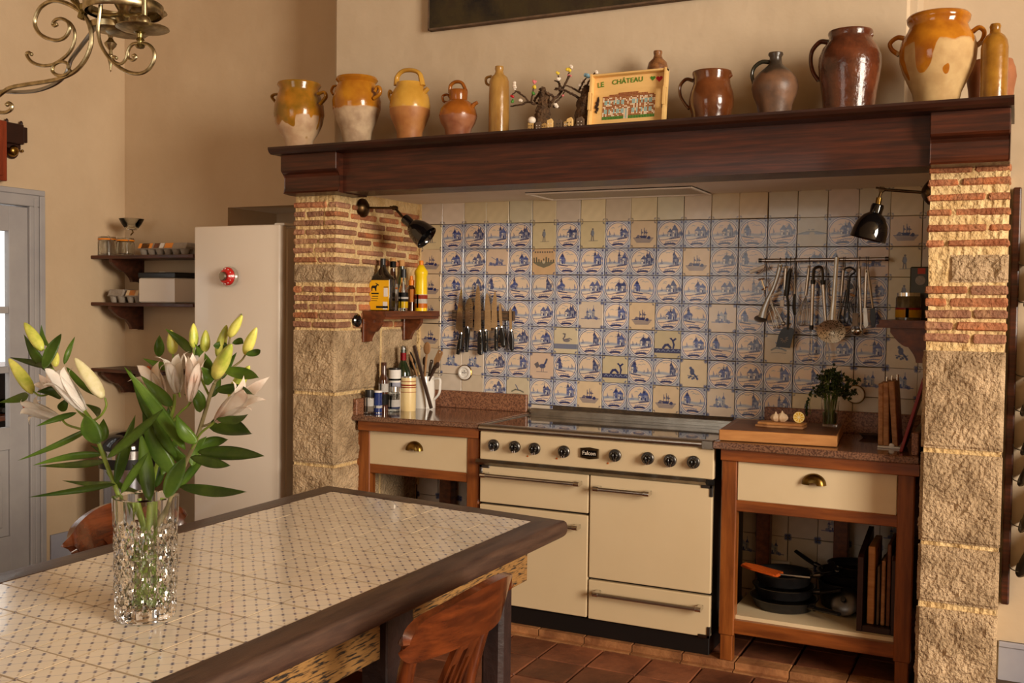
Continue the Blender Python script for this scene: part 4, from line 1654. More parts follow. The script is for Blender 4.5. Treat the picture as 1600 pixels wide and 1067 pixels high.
tube(bm, spline([c + Vector((-.020, -.006, -.035)), c + Vector((-.006, -.006, -.012)), c + Vector((.006, -.006, .010)), c + Vector((.012, -.006, .024))], 4), [.004, .009, .008, .003], seg=8)
obj('fruit', bm, yellow_plastic, mg, smooth=True)
bm = BM()
tube(bm, [c + Vector((.012, -.006, .022)), c + Vector((.014, -.006, .032))], .0028, seg=6)
obj('stalk', bm, stem_green, mg, smooth=True)

# ------------------------------------------------------------------ tiled dining table
TT = .75
q0, q1 = Vector((.297, -1.386, TT)), Vector((1.380, -1.522, TT))
q2 = q1 + (Vector((1.351, -3.174, TT)) - Vector((1.373, -1.522, TT))) * 1.32
q3 = q0 + (Vector((.334, -2.854, TT)) - q0) * 1.55
tb = thing('dining_table', 'large dining table with dark frame, inset patterned tiles and worn apron', 'table', (.85, -2.6, 0))


def Q(s, t):
    return (q0 * (1 - s) + q1 * s) * (1 - t) + (q3 * (1 - s) + q2 * s) * t


LW = ((q1 - q0).length + (q2 - q3).length) / 2
LL = ((q3 - q0).length + (q2 - q1).length) / 2
fs_, ft_ = .092 / LW, .088 / LL
# frame: four mitred planks with a rounded outer edge
HT = .062


EDGE = [(1, 0), (.20, 0), (.10, -.002), (.035, -.008), (.006, -.017), (0, -.026), (.004, -.036), (.03, -.046), (.085, -.053), (.16, -.058), (.26, -HT), (1, -HT)]


def plank(name, A, B, C_, D):
    """A-B outer edge, C_-D inner edge; a rounded nosing swept between two mitres"""
    bm = BM()
    up = Vector((0, 0, 1))
    ra = [bm.verts.new(A + (D - A) * d + up * z) for d, z in EDGE]
    rb = [bm.verts.new(B + (C_ - B) * d + up * z) for d, z in EDGE]
    n = len(EDGE)
    for k in range(n):
        bm.faces.new((ra[k], ra[(k + 1) % n], rb[(k + 1) % n], rb[k]))
    bm.faces.new(ra)
    bm.faces.new(list(reversed(rb)))
    return obj(name, bm, table_wood, tb, smooth=True, ang=50)


O = [Q(0, 0), Q(1, 0), Q(1, 1), Q(0, 1)]
# round the near-right corner of the photograph's far end by pulling it in a little
I = [Q(fs_, ft_), Q(1 - fs_, ft_), Q(1 - fs_, 1 - ft_), Q(fs_, 1 - ft_)]
for i in range(4):
    j = (i + 1) % 4
    plank('frame_plank', O[i], O[j], I[j], I[i])
# inset tiles
tp = 256
ty, tx_ = np.mgrid[0:tp, 0:tp]
tx_ = (tx_ + .5) / tp
ty = (ty + .5) / tp
timg = np.ones((tp, tp, 3)) * np.array([242, 230, 210]) / 255.0
timg += (np.sin(tx_ * 9) * np.sin(ty * 7))[..., None] * .006
# the print runs diagonally: blue bow-ties on every second line, small brown ones between
d1 = (tx_ + ty)          # along
d2 = (tx_ - ty)          # across
nl = 3


def tblend(mask, col, a):
    global timg
    k = np.clip(mask, 0, 1)[..., None] * a
    timg = timg * (1 - k) + np.array(col) * k


def wrapd(x, p):
    return (x / p - np.round(x / p)) * p


P2 = 0.5
P1 = 1.0 / 3
a2 = wrapd(d2, P2)
a1 = wrapd(d1, P1)
tblend(np.clip((.012 - np.abs(a2)) / .008, 0, 1), (.45, .47, .60), .55)
bow = np.maximum(np.exp(-((a2 - .046) ** 2 / .0006 + a1 ** 2 / .0008)), np.exp(-((a2 + .046) ** 2 / .0006 + a1 ** 2 / .0008)))
tblend(bow * 2.2, (.16, .17, .34), .95)
a2b = wrapd(d2 + P2 / 2, P2)
bow2 = np.maximum(np.exp(-((a2b - .038) ** 2 / .0003 + a1 ** 2 / .0004)), np.exp(-((a2b + .038) ** 2 / .0003 + a1 ** 2 / .0004)))
tblend(bow2 * 1.6, (.62, .50, .36), .75)
edge = np.minimum(np.minimum(tx_, 1 - tx_), np.minimum(ty, 1 - ty))
tblend(np.clip((.012 - edge) / .008, 0, 1), (.62, .52, .38), .5)
table_tile = img_mat('table_tile_print', timg, rough=0.16, rand=0.04, bump=0.12, coat=0.25)
bm = BM()
prism(bm, [tuple((I[k] - Vector((0, 0, TT)))[:2]) for k in range(4)], (0, 0, 0), (1, 0, 0), (0, 1, 0), (0, 0, 1), TT - .05, TT - .0065)
bed = obj('tile_bed', bm, M('table_grout', srgb(196, 172, 136), srgb(168, 140, 104), rough=0.9, scale=20), tb)
NXT, NYT = 7, int(round((LL - .176) / .1285))
for i in range(NXT):
    for j in range(NYT):
        g = .0009
        ps = []
        for (a, b) in ((0, 0), (1, 0), (1, 1), (0, 1)):
            s = fs_ + (1 - 2 * fs_) * (i + a) / NXT
            t = ft_ + (1 - 2 * ft_) * (j + b) / NYT
            ps.append(Q(s, t))
        cen = sum(ps, Vector((0, 0, 0))) / 4
        dz = R1.uniform(-.0012, .0004)
        bm = BM()
        vt, vb = [], []
        for p_ in ps:
            d_ = (cen - p_).normalized() * (g * 1.4)
            vt.append(bm.verts.new(p_ + d_ * 2 + Vector((0, 0, dz - .001))))
            vb.append(bm.verts.new(p_ + d_ + Vector((0, 0, -.010))))
        f = bm.faces.new(vt)
        for k in range(4):
            k2 = (k + 1) % 4
            bm.faces.new((vt[k], vb[k], vb[k2], vt[k2]))
        uvl = bm.loops.layers.uv.new('UVMap')
        mp_ = {vt[0]: (0, 0), vt[1]: (1, 0), vt[2]: (1, 1), vt[3]: (0, 1), vb[0]: (0, 0), vb[1]: (1, 0), vb[2]: (1, 1), vb[3]: (0, 1)}
        for ff in bm.faces:
            for l in ff.loops:
                l[uvl].uv = mp_[l.vert]
        o = obj('tile', bm, table_tile, tb)
# apron boards: old paint worn to the wood
apron_m = M('worn_ochre_paint', srgb(158, 116, 62), srgb(40, 30, 22), rough=0.7, scale=7.0, stretch=(14, 3.0, 26), ramp=(0.48, 0.60), c3=srgb(136, 98, 52), bump=0.4, bscale=60)
ax_r = (q2 - q1).normalized()
ax_f = (q1 - q0).normalized()
za, zb = TT - HT - .145, TT - HT


def apron(p, d, L, n, s0, s1):
    bm = BM()
    c = p + d * ((s0 + s1) / 2)
    c = Vector((c.x, c.y, (za + zb) / 2))
    obox(bm, c, d, n, (0, 0, 1), abs(s1 - s0) / 2, .015, (zb - za) / 2, bev=.002)
    return obj('apron_board', bm, apron_m, tb)


nr = Vector((-ax_r.y, ax_r.x, 0))   # to the right of travel
inw = (Q(.5, .5) - q1)
sgn = 1 if nr.dot(inw) > 0 else -1
pr_ = q1 + nr * sgn * .135
apron(pr_, ax_r, 0, nr, .055, .76)
apron(pr_, ax_r, 0, nr, .92, 2.0)
pl_ = q0 - nr * sgn * .135
apron(pl_, (q3 - q0).normalized(), 0, nr, .08, 2.0)
nf = Vector((-ax_f.y, ax_f.x, 0))
sf = 1 if nf.dot(Q(.5, .5) - q0) > 0 else -1
apron(q0 + nf * sf * .11, ax_f, 0, nf, .15, (q1 - q0).length - .16)
# legs: square, chamfered, dark
lx = onY(762, 960, -1.66).x
for (cx, cy) in ((1.205, -1.69), (.44, -1.60), (1.19, -3.45), (.46, -3.35)):
    bm = BM()
    w = .040
    pr = [(-w, -w + .014), (-w + .014, -w), (w - .014, -w), (w, -w + .014), (w, w - .014), (w - .014, w), (-w + .014, w), (-w, w - .014)]
    prism(bm, pr, (cx, cy, 0), (1, 0, 0), (0, 1, 0), (0, 0, 1), 0, za + .12)
    obj('leg', bm, table_leg_m, tb)
bm = BM()
box(bm, 1.175, 1.255, -2.42, -2.29, 0, zb - .002, bev=.004)
obj('leg', bm, table_leg_m, tb)

# ------------------------------------------------------------------ chairs


def make_chair(label, loc, rot):
    """chair facing local +Y (its back at local -Y); curved yoke-shaped top rail and a pierced splat"""
    t = thing('dining_chair', label, 'chair', (0, 0, 0), 'cherry wood dining chairs')
    # seat
    bm = BM()
    prism(bm, [(-.19, -.19), (.19, -.19), (.215, .20), (.17, .225), (-.17, .225), (-.215, .20)], (0, 0, 0), (1, 0, 0), (0, 1, 0), (0, 0, 1), .425, .455, bev=.006)
    obj('seat', bm, chair_wood, t)
    for sx in (-1, 1):
        bm = BM()
        tube(bm, [(sx * .185, .185, .43), (sx * .19, .195, .0)], [.021, .017], seg=10)
        obj('leg', bm, chair_wood_v, t, smooth=True)
        bm = BM()
        pts = spline([(sx * .160, -.235, 0), (sx * .165, -.195, .25), (sx * .168, -.18, .45), (sx * .178, -.208, .60), (sx * .190, -.240, .72)], 6)
        tube(bm, pts, [.017, .019, .021, .020, .019], seg=10)
        obj('leg', bm, chair_wood_v, t, smooth=True)
    # top rail: deep in the middle, bowed back, with swept-up ears
    bm = BM()

    def top(a, b):
        a = .5 - .5 * math.copysign(abs(math.cos(a * math.pi)) ** .75, math.cos(a * math.pi))
        x = (a - .5) * .50
        s = abs(a - .5) * 2
        bow = -.250 - .075 * (1 - s * s)
        zt = .835 - .050 * s ** 1.8
        zb_ = .700 - .012 * s
        if s > .84:
            rd = math.sqrt(max(0, 1 - ((s - .84) / .165) ** 2))
            zm = (zt + zb_) / 2 - .004
            zt, zb_ = zm + (zt - zm) * rd, zm + (zb_ - zm) * rd
        z = zb_ + (zt - zb_) * b
        return Vector((x, bow - .03 * (b - .3), z))
    sheet(bm, top, 44, 8, .022)
    es = [e for e in bm.edges if e.calc_face_angle(0) > 1.0]
    bmesh.ops.bevel(bm, geom=es, offset=.006, segments=3, affect='EDGES')
    obj('top_rail', bm, chair_wood, t, smooth=True, ang=60)
    # splat with three piercings, built as strips round the slots
    def splat_pt(x, z, off=0):
        f_ = (z - .455) / .28
        y = -.190 - .105 * f_ ** 1.3
        return Vector((x, y + off, z))
    bm = BM()
    zs_ = np.linspace(.455, .735, 27)
    slots = [(-.026, .55, .70), (0.0, .525, .72), (.026, .55, .70)]
    hw = lambda z: .066 - .008 * math.sin((z - .455) / .28 * math.pi) + (.02 * max(0, (z - .69) / .045) ** 2)
    cols = [-1, -.72, -.42, -.20, 0.20, .42, .72, 1]

    def is_slot(ci, z):
        return ci in (1, 3, 5) and (.52 < z < .63 if ci != 3 else .50 < z < .655)
    grid = {}
    for side in (0, 1):
        for i, z in enumerate(zs_):
            for c, k in enumerate(cols):
                grid[side, i, c] = bm.verts.new(splat_pt(k * hw(z), z, -.014 * side))
    solid = lambda i, c: 0 <= i < len(zs_) - 1 and 0 <= c < len(cols) - 1 and not is_slot(c, (zs_[i] + zs_[i + 1]) / 2)
    for i in range(len(zs_) - 1):
        for c in range(len(cols) - 1):
            if not solid(i, c):
                continue
            bm.faces.new((grid[0, i, c], grid[0, i, c + 1], grid[0, i + 1, c + 1], grid[0, i + 1, c]))
            bm.faces.new((grid[1, i, c], grid[1, i + 1, c], grid[1, i + 1, c + 1], grid[1, i, c + 1]))
            for (di, dc, e0, e1) in ((-1, 0, (i, c), (i, c + 1)), (1, 0, (i + 1, c), (i + 1, c + 1)), (0, -1, (i, c), (i + 1, c)), (0, 1, (i, c + 1), (i + 1, c + 1))):
                if not solid(i + di, c + dc):
                    bm.faces.new((grid[0, e0[0], e0[1]], grid[0, e1[0], e1[1]], grid[1, e1[0], e1[1]], grid[1, e0[0], e0[1]]))
    obj('splat', bm, chair_wood_v, t)
    for (a, b) in (((-.187, .19, .20), (-.163, -.20, .20)), ((.187, .19, .20), (.163, -.20, .20)), ((-.175, 0, .20), (.175, 0, .20))):
        bm = BM()
        tube(bm, [a, b], .011, seg=8)
        obj('stretcher', bm, chair_wood, t, smooth=True)
    t.location = loc
    t.rotation_euler = (0, 0, rot)
    t.scale = (1, 1, .97)
    return t


ch1 = make_chair('cherry wood dining chair with pierced splat at the near right table side', (1.268, -2.515, 0), math.radians(90))
ch2 = copy_tree(ch1)
ch2['label'] = 'cherry wood dining chair behind the table, only its top rail showing past the vase'
ch2.location = (.36, -2.19, 0)
ch2.scale = (1, 1, .945)
ch2.rotation_euler = (0, 0, math.radians(-88))


# ------------------------------------------------------------------ things read off by outline: a turned body on its own vertical plane
def LP(u, y, prof_px, zbase=None):
    """[(v, half width in photo pixels)] -> axis point and [(radius, world z)] at depth plane y"""
    c = onY(u, prof_px[-1][0], y)
    k = mpp(c)
    pr = []
    for v, hw in prof_px:
        z = onY(u, v, y).z
        pr.append((hw * k, z))
    if zbase is not None:
        pr[-1] = (pr[-1][0], zbase)
    pr.sort(key=lambda q: q[1])
    return c, pr


def turned(name, mat, u, y, prof_px, zbase=None, parent=None, seg=28, hollow=0.0, wob=None, sx=1.0, sy=1.0):
    c, pr = LP(u, y, prof_px, zbase)
    P_ = [(0, pr[0][1])] + pr
    if hollow > 0:
        top_r, top_z = pr[-1]
        P_ += [(top_r - hollow, top_z + .0005), (max(top_r - hollow * 1.2, .002), top_z - hollow * 2), (max(top_r * .8, .002), top_z - .05), (0, top_z - .06)]
    else:
        P_ += [(0, pr[-1][1])]
    z0 = pr[0][1]
    bm = BM()
    lathe(bm, [(r, z) for r, z in P_], c=(c.x, y, 0), seg=seg, wob=wob, sx=sx, sy=sy)
    loc = Vector((c.x, y, z0))
    return bm, loc


def pot(name, label, cat, u, y, zb, prof_px, mat, hollow=.012, group=None, handles=(), spout=None, wob=None, rim_wob=0.0, handle_mat=None, seg=32):
    bm, loc = turned(name, mat, u, y, prof_px, zb, hollow=hollow, wob=wob, seg=seg)
    t = thing(name, label, cat, loc, group)
    # object coordinates start at the foot of the pot, so the glaze line sits where it should
    b = obj('body', bm, mat, t, smooth=True, ang=60)
    for pts, r, fl, yo in handles:
        bm = BM()
        P_ = spline([onY(q[0], q[1], y + (q[2] if len(q) > 2 else 0) + yo) for q in pts], 6)
        k = mpp(loc)
        rr = [x * k for x in r] if isinstance(r, (list, tuple)) else r * k
        tube(bm, P_, rr, seg=10, flat=fl, flat_axis=(0, 1, 0))
        obj('handle', bm, handle_mat or mat, t, smooth=True)
    if spout:
        bm = BM()
        k = mpp(loc)
        P_ = spline([onY(q[0], q[1], y) for q in spout[0]], 5)
        tube(bm, P_, [x * k for x in spout[1]], seg=12)
        obj('spout', bm, handle_mat or mat, t, smooth=True)
    return t


PYM = -0.735
H = SH
ochre, ochre2 = srgb(176, 116, 34), srgb(136, 78, 20)
clay = srgb(196, 164, 128)
clay2 = srgb(176, 140, 106)
g1 = two_tone('glaze_jar_green_run', ochre, clay, .155, .02, top2=srgb(128, 92, 22), bot2=clay2, drip=.10, rough_top=.15, rough_bot=.55)
g2 = two_tone('glaze_jar_amber', srgb(188, 128, 34), srgb(190, 164, 132), .17, .03, top2=srgb(160, 98, 24), bot2=srgb(160, 132, 104), rough_top=.15, rough_bot=.75)
g3 = two_tone('glaze_jug_yellow', srgb(206, 158, 66), srgb(174, 116, 60), .155, .004, top2=srgb(190, 140, 52), bot2=srgb(158, 98, 46), rough_top=.2, rough_bot=.55)
g4 = two_tone('glaze_cruche_brown', srgb(160, 92, 30), srgb(160, 104, 70), .105, .01, top2=srgb(128, 68, 20), bot2=srgb(134, 78, 50), rough_top=.18, rough_bot=.4)
g_big = two_tone('glaze_big_amber', srgb(194, 126, 28), srgb(196, 164, 112), .215, .05, top2=srgb(150, 86, 18), bot2=srgb(180, 146, 96), drip=.16, rough_top=.12, rough_bot=.8)
salt = M('salt_glaze_ochre', srgb(176, 134, 68), srgb(140, 98, 44), rough=.22, scale=14, stretch=(1, 1, .4), bump=.15, bscale=60, coat=.3)
salt_b = M('salt_glaze_brown', srgb(150, 102, 60), srgb(98, 60, 36), rough=.3, scale=60, bump=.3, bscale=90, coat=.2)
mustard = M('mustard_stoneware', srgb(162, 114, 36), srgb(128, 84, 24), rough=.2, scale=14, coat=.3, bump=.1)
brown_jug_m = M('brown_stoneware', srgb(112, 62, 30), srgb(76, 38, 16), rough=.16, scale=9, coat=.4, bump=.1)
wine_jug_m = M('chestnut_stoneware', srgb(104, 54, 30), srgb(66, 32, 19), rough=.2, scale=12, coat=.4, bump=.25, bscale=70)
grey_jug_m = two_tone('ash_glaze_flask', srgb(74, 58, 44), srgb(118, 84, 60), .17, .05, top2=srgb(46, 40, 34), bot2=srgb(88, 64, 48), rough_top=.3, rough_bot=.45, bump=.3)
dark_rim = M('dark_green_glaze', srgb(44, 42, 32), rough=.2, coat=.4)
clay_pot = M('plain_clay', srgb(164, 104, 66), srgb(136, 82, 52), rough=.55, scale=10)

pot('stoneware_jar', 'ochre jar with green and brown glaze runs, leftmost on the oak mantel', 'jar', 467, PYM, H,
    [(131, 33), (134, 34), (140, 30), (150, 33), (165, 38), (180, 39), (195, 36), (208, 30), (220, 22), (228, 20)], g1,
    handles=[([(497, 147), (507, 144), (509, 152), (500, 163)], 4, .6, -.02), ([(431, 160), (425, 152), (428, 148), (436, 147)], 3.5, .6, 0)])
pot('stoneware_jar', 'two-handled jar with amber glazed shoulder and chalky body beside the green-streaked jar', 'jar', 557, PYM, H,
    [(122, 31), (126, 33), (131, 29), (140, 33), (158, 38), (172, 37), (190, 31), (206, 24), (222, 20)], g2,
    handles=[([(586, 143), (590, 136), (594, 139), (593, 147), (584, 154)], 3.5, .8, -.03), ([(521, 148), (518, 142), (521, 135), (526, 134)], 3, .6, 0)])
pot('stoneware_jug', 'yellow and tan water jug with hoop handle and short spout on the mantel', 'jug', 640, PYM, H,
    [(130, 21), (137, 22), (141, 25), (152, 30), (166, 32), (180, 31), (195, 25), (208, 20), (215, 20)], g3,
    handles=[([(620, 134), (621, 120), (630, 111), (645, 110), (656, 116), (660, 134)], [6, 4.2, 4.2, 4.2, 6], .8, 0), ([(613, 146), (609, 142), (608, 150), (611, 157)], 3, .7, 0)],
    spout=([(658, 148), (664, 143), (669, 138)], [5, 4, 3.4]))
pot('stoneware_jug', 'small brown spouted jug with ring handle beside the tall ochre bottle', 'jug', 715.5, PYM, H,
    [(141, 14), (143, 15), (150, 14.5), (157, 14), (162, 22), (172, 28), (182, 30), (192, 27), (202, 21), (210, 18)], g4,
    handles=[([(703, 146), (704, 134), (712, 128), (722, 130), (728, 142)], 3.4, .8, 0), ([(699, 160), (693, 158), (692, 150), (699, 148), (703, 152)], 2.4, .8, 0)],
    spout=([(735, 170), (741, 163), (746, 160)], [5, 3.2, 2.8]))
pot('stoneware_bottle', 'tall ochre stoneware bottle with small loop handle left of the twig ornament', 'bottle', 779, PYM, H,
    [(104, 6.5), (108, 7), (112, 6), (117, 8), (121, 13), (128, 15.5), (150, 16), (206, 16)], salt, hollow=0,
    handles=[([(766, 134), (760, 130), (760, 122), (768, 119)], 2.6, .8, 0)])
pot('stoneware_bottle', 'brown speckled stoneware bottle standing behind the painted tray', 'bottle', 1026, -.60, H,
    [(80, 6.5), (83, 7), (87, 6), (92, 8), (98, 14), (106, 16), (130, 17), (190, 17)], salt_b, hollow=0)
pot('stoneware_pitcher', 'round-bellied glossy brown pitcher right of the painted tray', 'pitcher', 1111, PYM, H,
    [(113, 30), (116, 30.5), (124, 28), (133, 29), (145, 33), (158, 35), (168, 34), (177, 31), (184, 29)], brown_jug_m, hollow=.008,
    handles=[([(1083, 126), (1072, 124), (1063, 134), (1063, 148), (1069, 160), (1077, 170)], [4.4, 3.8, 3.4, 3.4, 3.8], .7, 0)],
    spout=([(1131, 122), (1139, 118), (1144, 116)], [9, 5, 3]))
pot('stoneware_flask', 'ash-grey narrow-necked flask between the two brown pitchers', 'flask', 1210, PYM, H,
    [(83, 11), (86, 11.5), (90, 9), (96, 9.5), (101, 10.5), (106, 16), (114, 25), (126, 34), (138, 36), (150, 33), (164, 27), (178, 23)], grey_jug_m, hollow=.006,
    handles=[([(1202, 97), (1190, 97), (1179, 105), (1175, 117), (1178, 130)], [4.4, 4, 3.6, 3.8], .8, 0)], handle_mat=dark_rim)
pot('stoneware_pitcher', 'tall chestnut-brown pitcher with long handle left of the big amber jar', 'pitcher', 1326, PYM, H,
    [(50, 33), (53, 34), (58, 32), (65, 33), (76, 42), (90, 47), (104, 47.5), (125, 45), (148, 41), (170, 38)], wine_jug_m, hollow=.010,
    handles=[([(1294, 66), (1281, 66), (1269, 80), (1267, 98), (1271, 114), (1279, 126)], [6, 5, 4.6, 4.6, 5], .7, 0)],
    spout=([(1348, 60), (1357, 56), (1363, 52)], [12, 7, 4]))
pot('stoneware_jar', 'largest amber two-handled jar with pale bare front, near the right mantel end', 'jar', 1463, PYM, H,
    [(25, 44), (29, 47), (35, 46), (41, 42), (50, 46), (64, 54), (80, 57), (96, 56), (112, 51), (130, 43), (145, 36), (160, 31)], g_big, hollow=.014,
    handles=[([(1413, 60), (1402, 59), (1391, 68), (1394, 78), (1405, 86)], [5, 4.5, 4.5, 5], .8, 0), ([(1519, 50), (1530, 43), (1538, 50), (1534, 64), (1522, 74)], [5, 4.5, 4.5, 5], .8, 0)], seg=40)
pot('stoneware_bottle', 'mustard stoneware bottle at the right end of the mantel', 'bottle', 1552, -.78, H,
    [(38, 7), (42, 8.5), (46, 7.5), (52, 8), (57, 14), (64, 18), (75, 20), (152, 19.5)], mustard, hollow=0)
pot('clay_pot', 'squat unglazed clay pot behind the mustard bottle', 'pot', 1548, -.60, H,
    [(96, 30), (100, 31), (108, 34), (122, 36), (140, 33), (152, 30)], clay_pot, hollow=.008)

# painted wooden tray leaning upright
ty_ = -.76
tA, tB = onY(921, 196, ty_), onY(1040, 188, ty_)
t = thing('painted_tray', 'birch tray with a mosaic house and green lettering, upright on the mantel', 'tray', ((tA.x + tB.x) / 2, ty_, H))
lean = math.radians(8)
tw = (tB - tA).length
th_ = (onY(980, 112, ty_).z - H) / math.cos(lean)
ex = (tB - tA)
ex.z = 0
ex = ex.normalized()
ez = Vector((0, math.sin(lean), math.cos(lean)))
en = ex.cross(ez)            # faces the room
if en.y > 0:
    en = -en
o0 = Vector((tA.x, ty_, H))


def TP(a, b, d=0):
    return o0 + ex * (a * tw) + ez * (b * th_) + en * d


bm = BM()
prism(bm, [(0, 0), (tw, 0), (tw, th_), (0, th_)], o0, ex, ez, en, -.006, 0)
obj('base_panel', bm, tray_wood, t)
for (p, q) in (((0, .0), (1, .0)), ((0, 1), (1, 1))):
    bm = BM()
    b = p[1]
    prism(bm, [(0, b * th_ - (.008 if b else 0)), (tw, b * th_ - (.008 if b else 0)), (tw, b * th_ + (0 if b else .008)), (0, b * th_ + (0 if b else .008))], o0, ex, ez, en, 0, .026, bev=.002)
    obj('side_rail', bm, tray_wood, t)
for a in (0, 1):
    bm = BM()
    # end walls with a slot for the hand: two uprights and two bridges
    x0 = 0 if a == 0 else tw - .008
    for (z0, z1, d0, d1) in ((.0, .34, 0, .030), (.66, 1.0, 0, .030), (.34, .66, 0, .014), (.34, .66, .026, .038)):
        prism(bm, [(x0, z0 * th_), (x0 + .008, z0 * th_), (x0 + .008, z1 * th_), (x0, z1 * th_)], o0, ex, ez, en, d0, d1)
    obj('end_wall', bm, tray_wood, t)
lettering('lettering', 'LE', paint_green, t, TP(.115, .83, .0012), ex + ez * .10, ez - ex * .10, .030, .0012)
lettering('lettering', 'CHÂTEAU', paint_green, t, TP(.47, .865, .0012), ex + ez * .03, ez - ex * .03, .0285, .0012, spacing=1.02)


def heart(name, a, b, s, mat):
    bm = BM()
    P_ = []
    for q in range(24):
        w = 2 * math.pi * q / 24
        P_.append((s * math.sin(w) ** 3, s * (.81 * math.cos(w) - .31 * math.cos(2 * w) - .12 * math.cos(3 * w) - .06 * math.cos(4 * w))))
    prism(bm, P_, TP(a, b), ex, ez, en, .0, .002)
    obj(name, bm, mat, t)


heart('heart', .80, .875, .0105, paint_green)
heart('heart', .885, .855, .0135, paint_red)
# mosaic house: rows of small tesserae
Rm = random.Random(4)
b_w, b_b, b_g, b_c = BM(), BM(), BM(), BM()


def tess(bmx, a, b, w, h):
    c = TP(a, b, .0012)
    obox(bmx, c, ex, ez, en, w / 2, h / 2, .0014)


nrow = 18
for i in range(nrow):
    b = .20 + i * .0265
    roof_b = .60
    for k in range(34):
        a = .17 + k * (.67 / 33)
        lim = .66 - .06 * abs((a - .5) / .33) ** 2
        if b > lim:
            continue
        win = False
        for wr in ((.285, .375), (.44, .54)):
            for wa in (.20, .25, .31, .36, .42 + .0, .57, .62, .68, .73, .79):
                if wr[0] < b < wr[1] and abs(a - wa) < .016:
                    win = True
        if abs(a - .475) < .035 and b < .37:
            tess(b_c if abs(a - .475) < .018 else b_w, a, b, .0042, .0042)
            continue
        if b < .245:
            tess(b_g, a, b, .0046, .0050)
        elif win:
            tess(b_c, a, b, .0042, .0044)
        elif b > .585:
            tess(b_b, a, b, .0046, .0046)
        else:
            tess(b_w if Rm.random() < .38 else b_b, a, b, .0040 + Rm.random() * .0012, .0042)
for nm, bmx, mm in (('mosaic_bricks', b_b, mosaic_brown), ('mosaic_pale_pieces', b_w, mosaic_white), ('mosaic_hedge', b_g, mosaic_green), ('mosaic_windows', b_c, mosaic_blue)):
    obj(nm, bmx, mm, t)['kind'] = 'stuff'
for a in (.075, .955):
    bm = BM()
    for q in range(16):
        b = .33 + .27 * q / 15
        w = .008 * math.sin(math.pi * (q + .5) / 16) ** .6
        obox(bm, TP(a + Rm.uniform(-.01, .01) + (.02 * (q / 15)), b, .002), ex, ez, en, w * .8, .0035, .002)
    obj('seed_tree', bm, spoon_dark, t)['kind'] = 'stuff'

# twig ornament: two bark trunks with felt flowers
yt = -.72


def twig(name, label, trunk, branches, tips):
    c = onY(trunk[0][0], trunk[0][1], yt)
    t = thing(name, label, 'ornament', (c.x, yt, H), 'twig tree ornaments on the mantel')
    k = mpp(c)
    bm = BM()
    Rt = random.Random(len(branches))
    P_ = [onY(u, v, yt) for u, v, r in trunk]
    P_[0].z = H
    P2_ = spline(P_, 6)
    rr = [float(np.interp(i / (len(P2_) - 1), np.linspace(0, 1, len(trunk)), [q[2] for q in trunk])) * k for i in range(len(P2_))]
    rings = tube(bm, P2_, rr, seg=12)
    for rg_ in rings:
        for v in rg_:
            v.co += Vector((Rt.uniform(-.006, .006), Rt.uniform(-.006, .006), Rt.uniform(-.004, .004)))
    obj('trunk', bm, cork_tree, t)
    for pts, r in branches:
        bm = BM()
        P_ = spline([onY(u, v, yt + Rt.uniform(-.02, .02)) for u, v in pts], 5)
        for q in P_[1:-1]:
            q += Vector((Rt.uniform(-.002, .002), 0, Rt.uniform(-.002, .002)))
        tube(bm, P_, [r * k, r * .6 * k], seg=6)
        obj('branch', bm, bark, t)
    for u, v, m_, s in tips:
        bm = BM()
        c = onY(u, v, yt - .004)
        for q in range(4):
            ball(bm, c + Vector((Rt.uniform(-.5, .5), Rt.uniform(-.3, .3), Rt.uniform(-.5, .5))) * s * k * 1.3, s * k * .8, u=7, v=5)
        obj('felt_flower', bm, m_, t, smooth=True)
    return t


twig('twig_tree', 'bark trunk with bare twigs and felt blossoms beside the ochre bottle',
     [(847, 197, 13), (848, 180, 12), (850, 162, 9), (849, 147, 7), (847, 138, 4)],
     [([(842, 160), (833, 162), (826, 159), (812, 164), (798, 166)], 2.2), ([(826, 159), (818, 150), (808, 143), (800, 148)], 1.6), ([(820, 152), (806, 142), (802, 133)], 1.3),
      ([(830, 158), (832, 146), (834, 138)], 1.6), ([(834, 158), (841, 148), (846, 138)], 2.2), ([(855, 145), (863, 150), (866, 156)], 2.4),
      ([(858, 164), (866, 154), (874, 147), (884, 130), (890, 118)], 2.6), ([(877, 138), (872, 128), (866, 126)], 1.5), ([(874, 142), (873, 128), (872, 118)], 1.5), ([(885, 128), (889, 114), (891, 106)], 1.4),
      ([(868, 160), (876, 152), (882, 144)], 1.5), ([(860, 166), (870, 167), (874, 168)], 1.6)],
     [(803, 132, mosaic_white, 3.6), (805, 138, mosaic_white, 2.6), (800, 150, paint_red, 2.6), (801, 158, paint_green, 2.6), (814, 158, mosaic_white, 3), (834, 136, bead_yellow, 3.4), (835, 128, bead_pink, 2.8), (834, 145, paint_green, 2.8),
      (872, 115, bead_yellow, 2.6), (873, 122, mosaic_white, 3.2), (888, 110, bead_yellow, 3.4), (892, 104, mosaic_white, 2.8), (890, 118, bead_pink, 2.4), (869, 165, mosaic_white, 3.6), (880, 150, bead_pink, 2)])
twig('twig_tree', 'second bark trunk with blossoms half hidden behind the painted tray',
     [(908, 184, 12), (910, 170, 11), (914, 156, 9), (917, 140, 7), (918, 134, 4)],
     [([(908, 155), (896, 148), (884, 142), (868, 138)], 2.4), ([(908, 145), (896, 138), (884, 134)], 2.0), ([(905, 140), (910, 130), (916, 122)], 1.8), ([(916, 136), (922, 124), (930, 114)], 1.8), ([(884, 142), (876, 140), (866, 140)], 1.6)],
     [(917, 117, bead_blue, 4), (911, 127, mosaic_white, 2.6), (932, 112, mosaic_white, 3.2), (906, 133, mosaic_white, 2.4)])
ub, vb_ = 864, 199
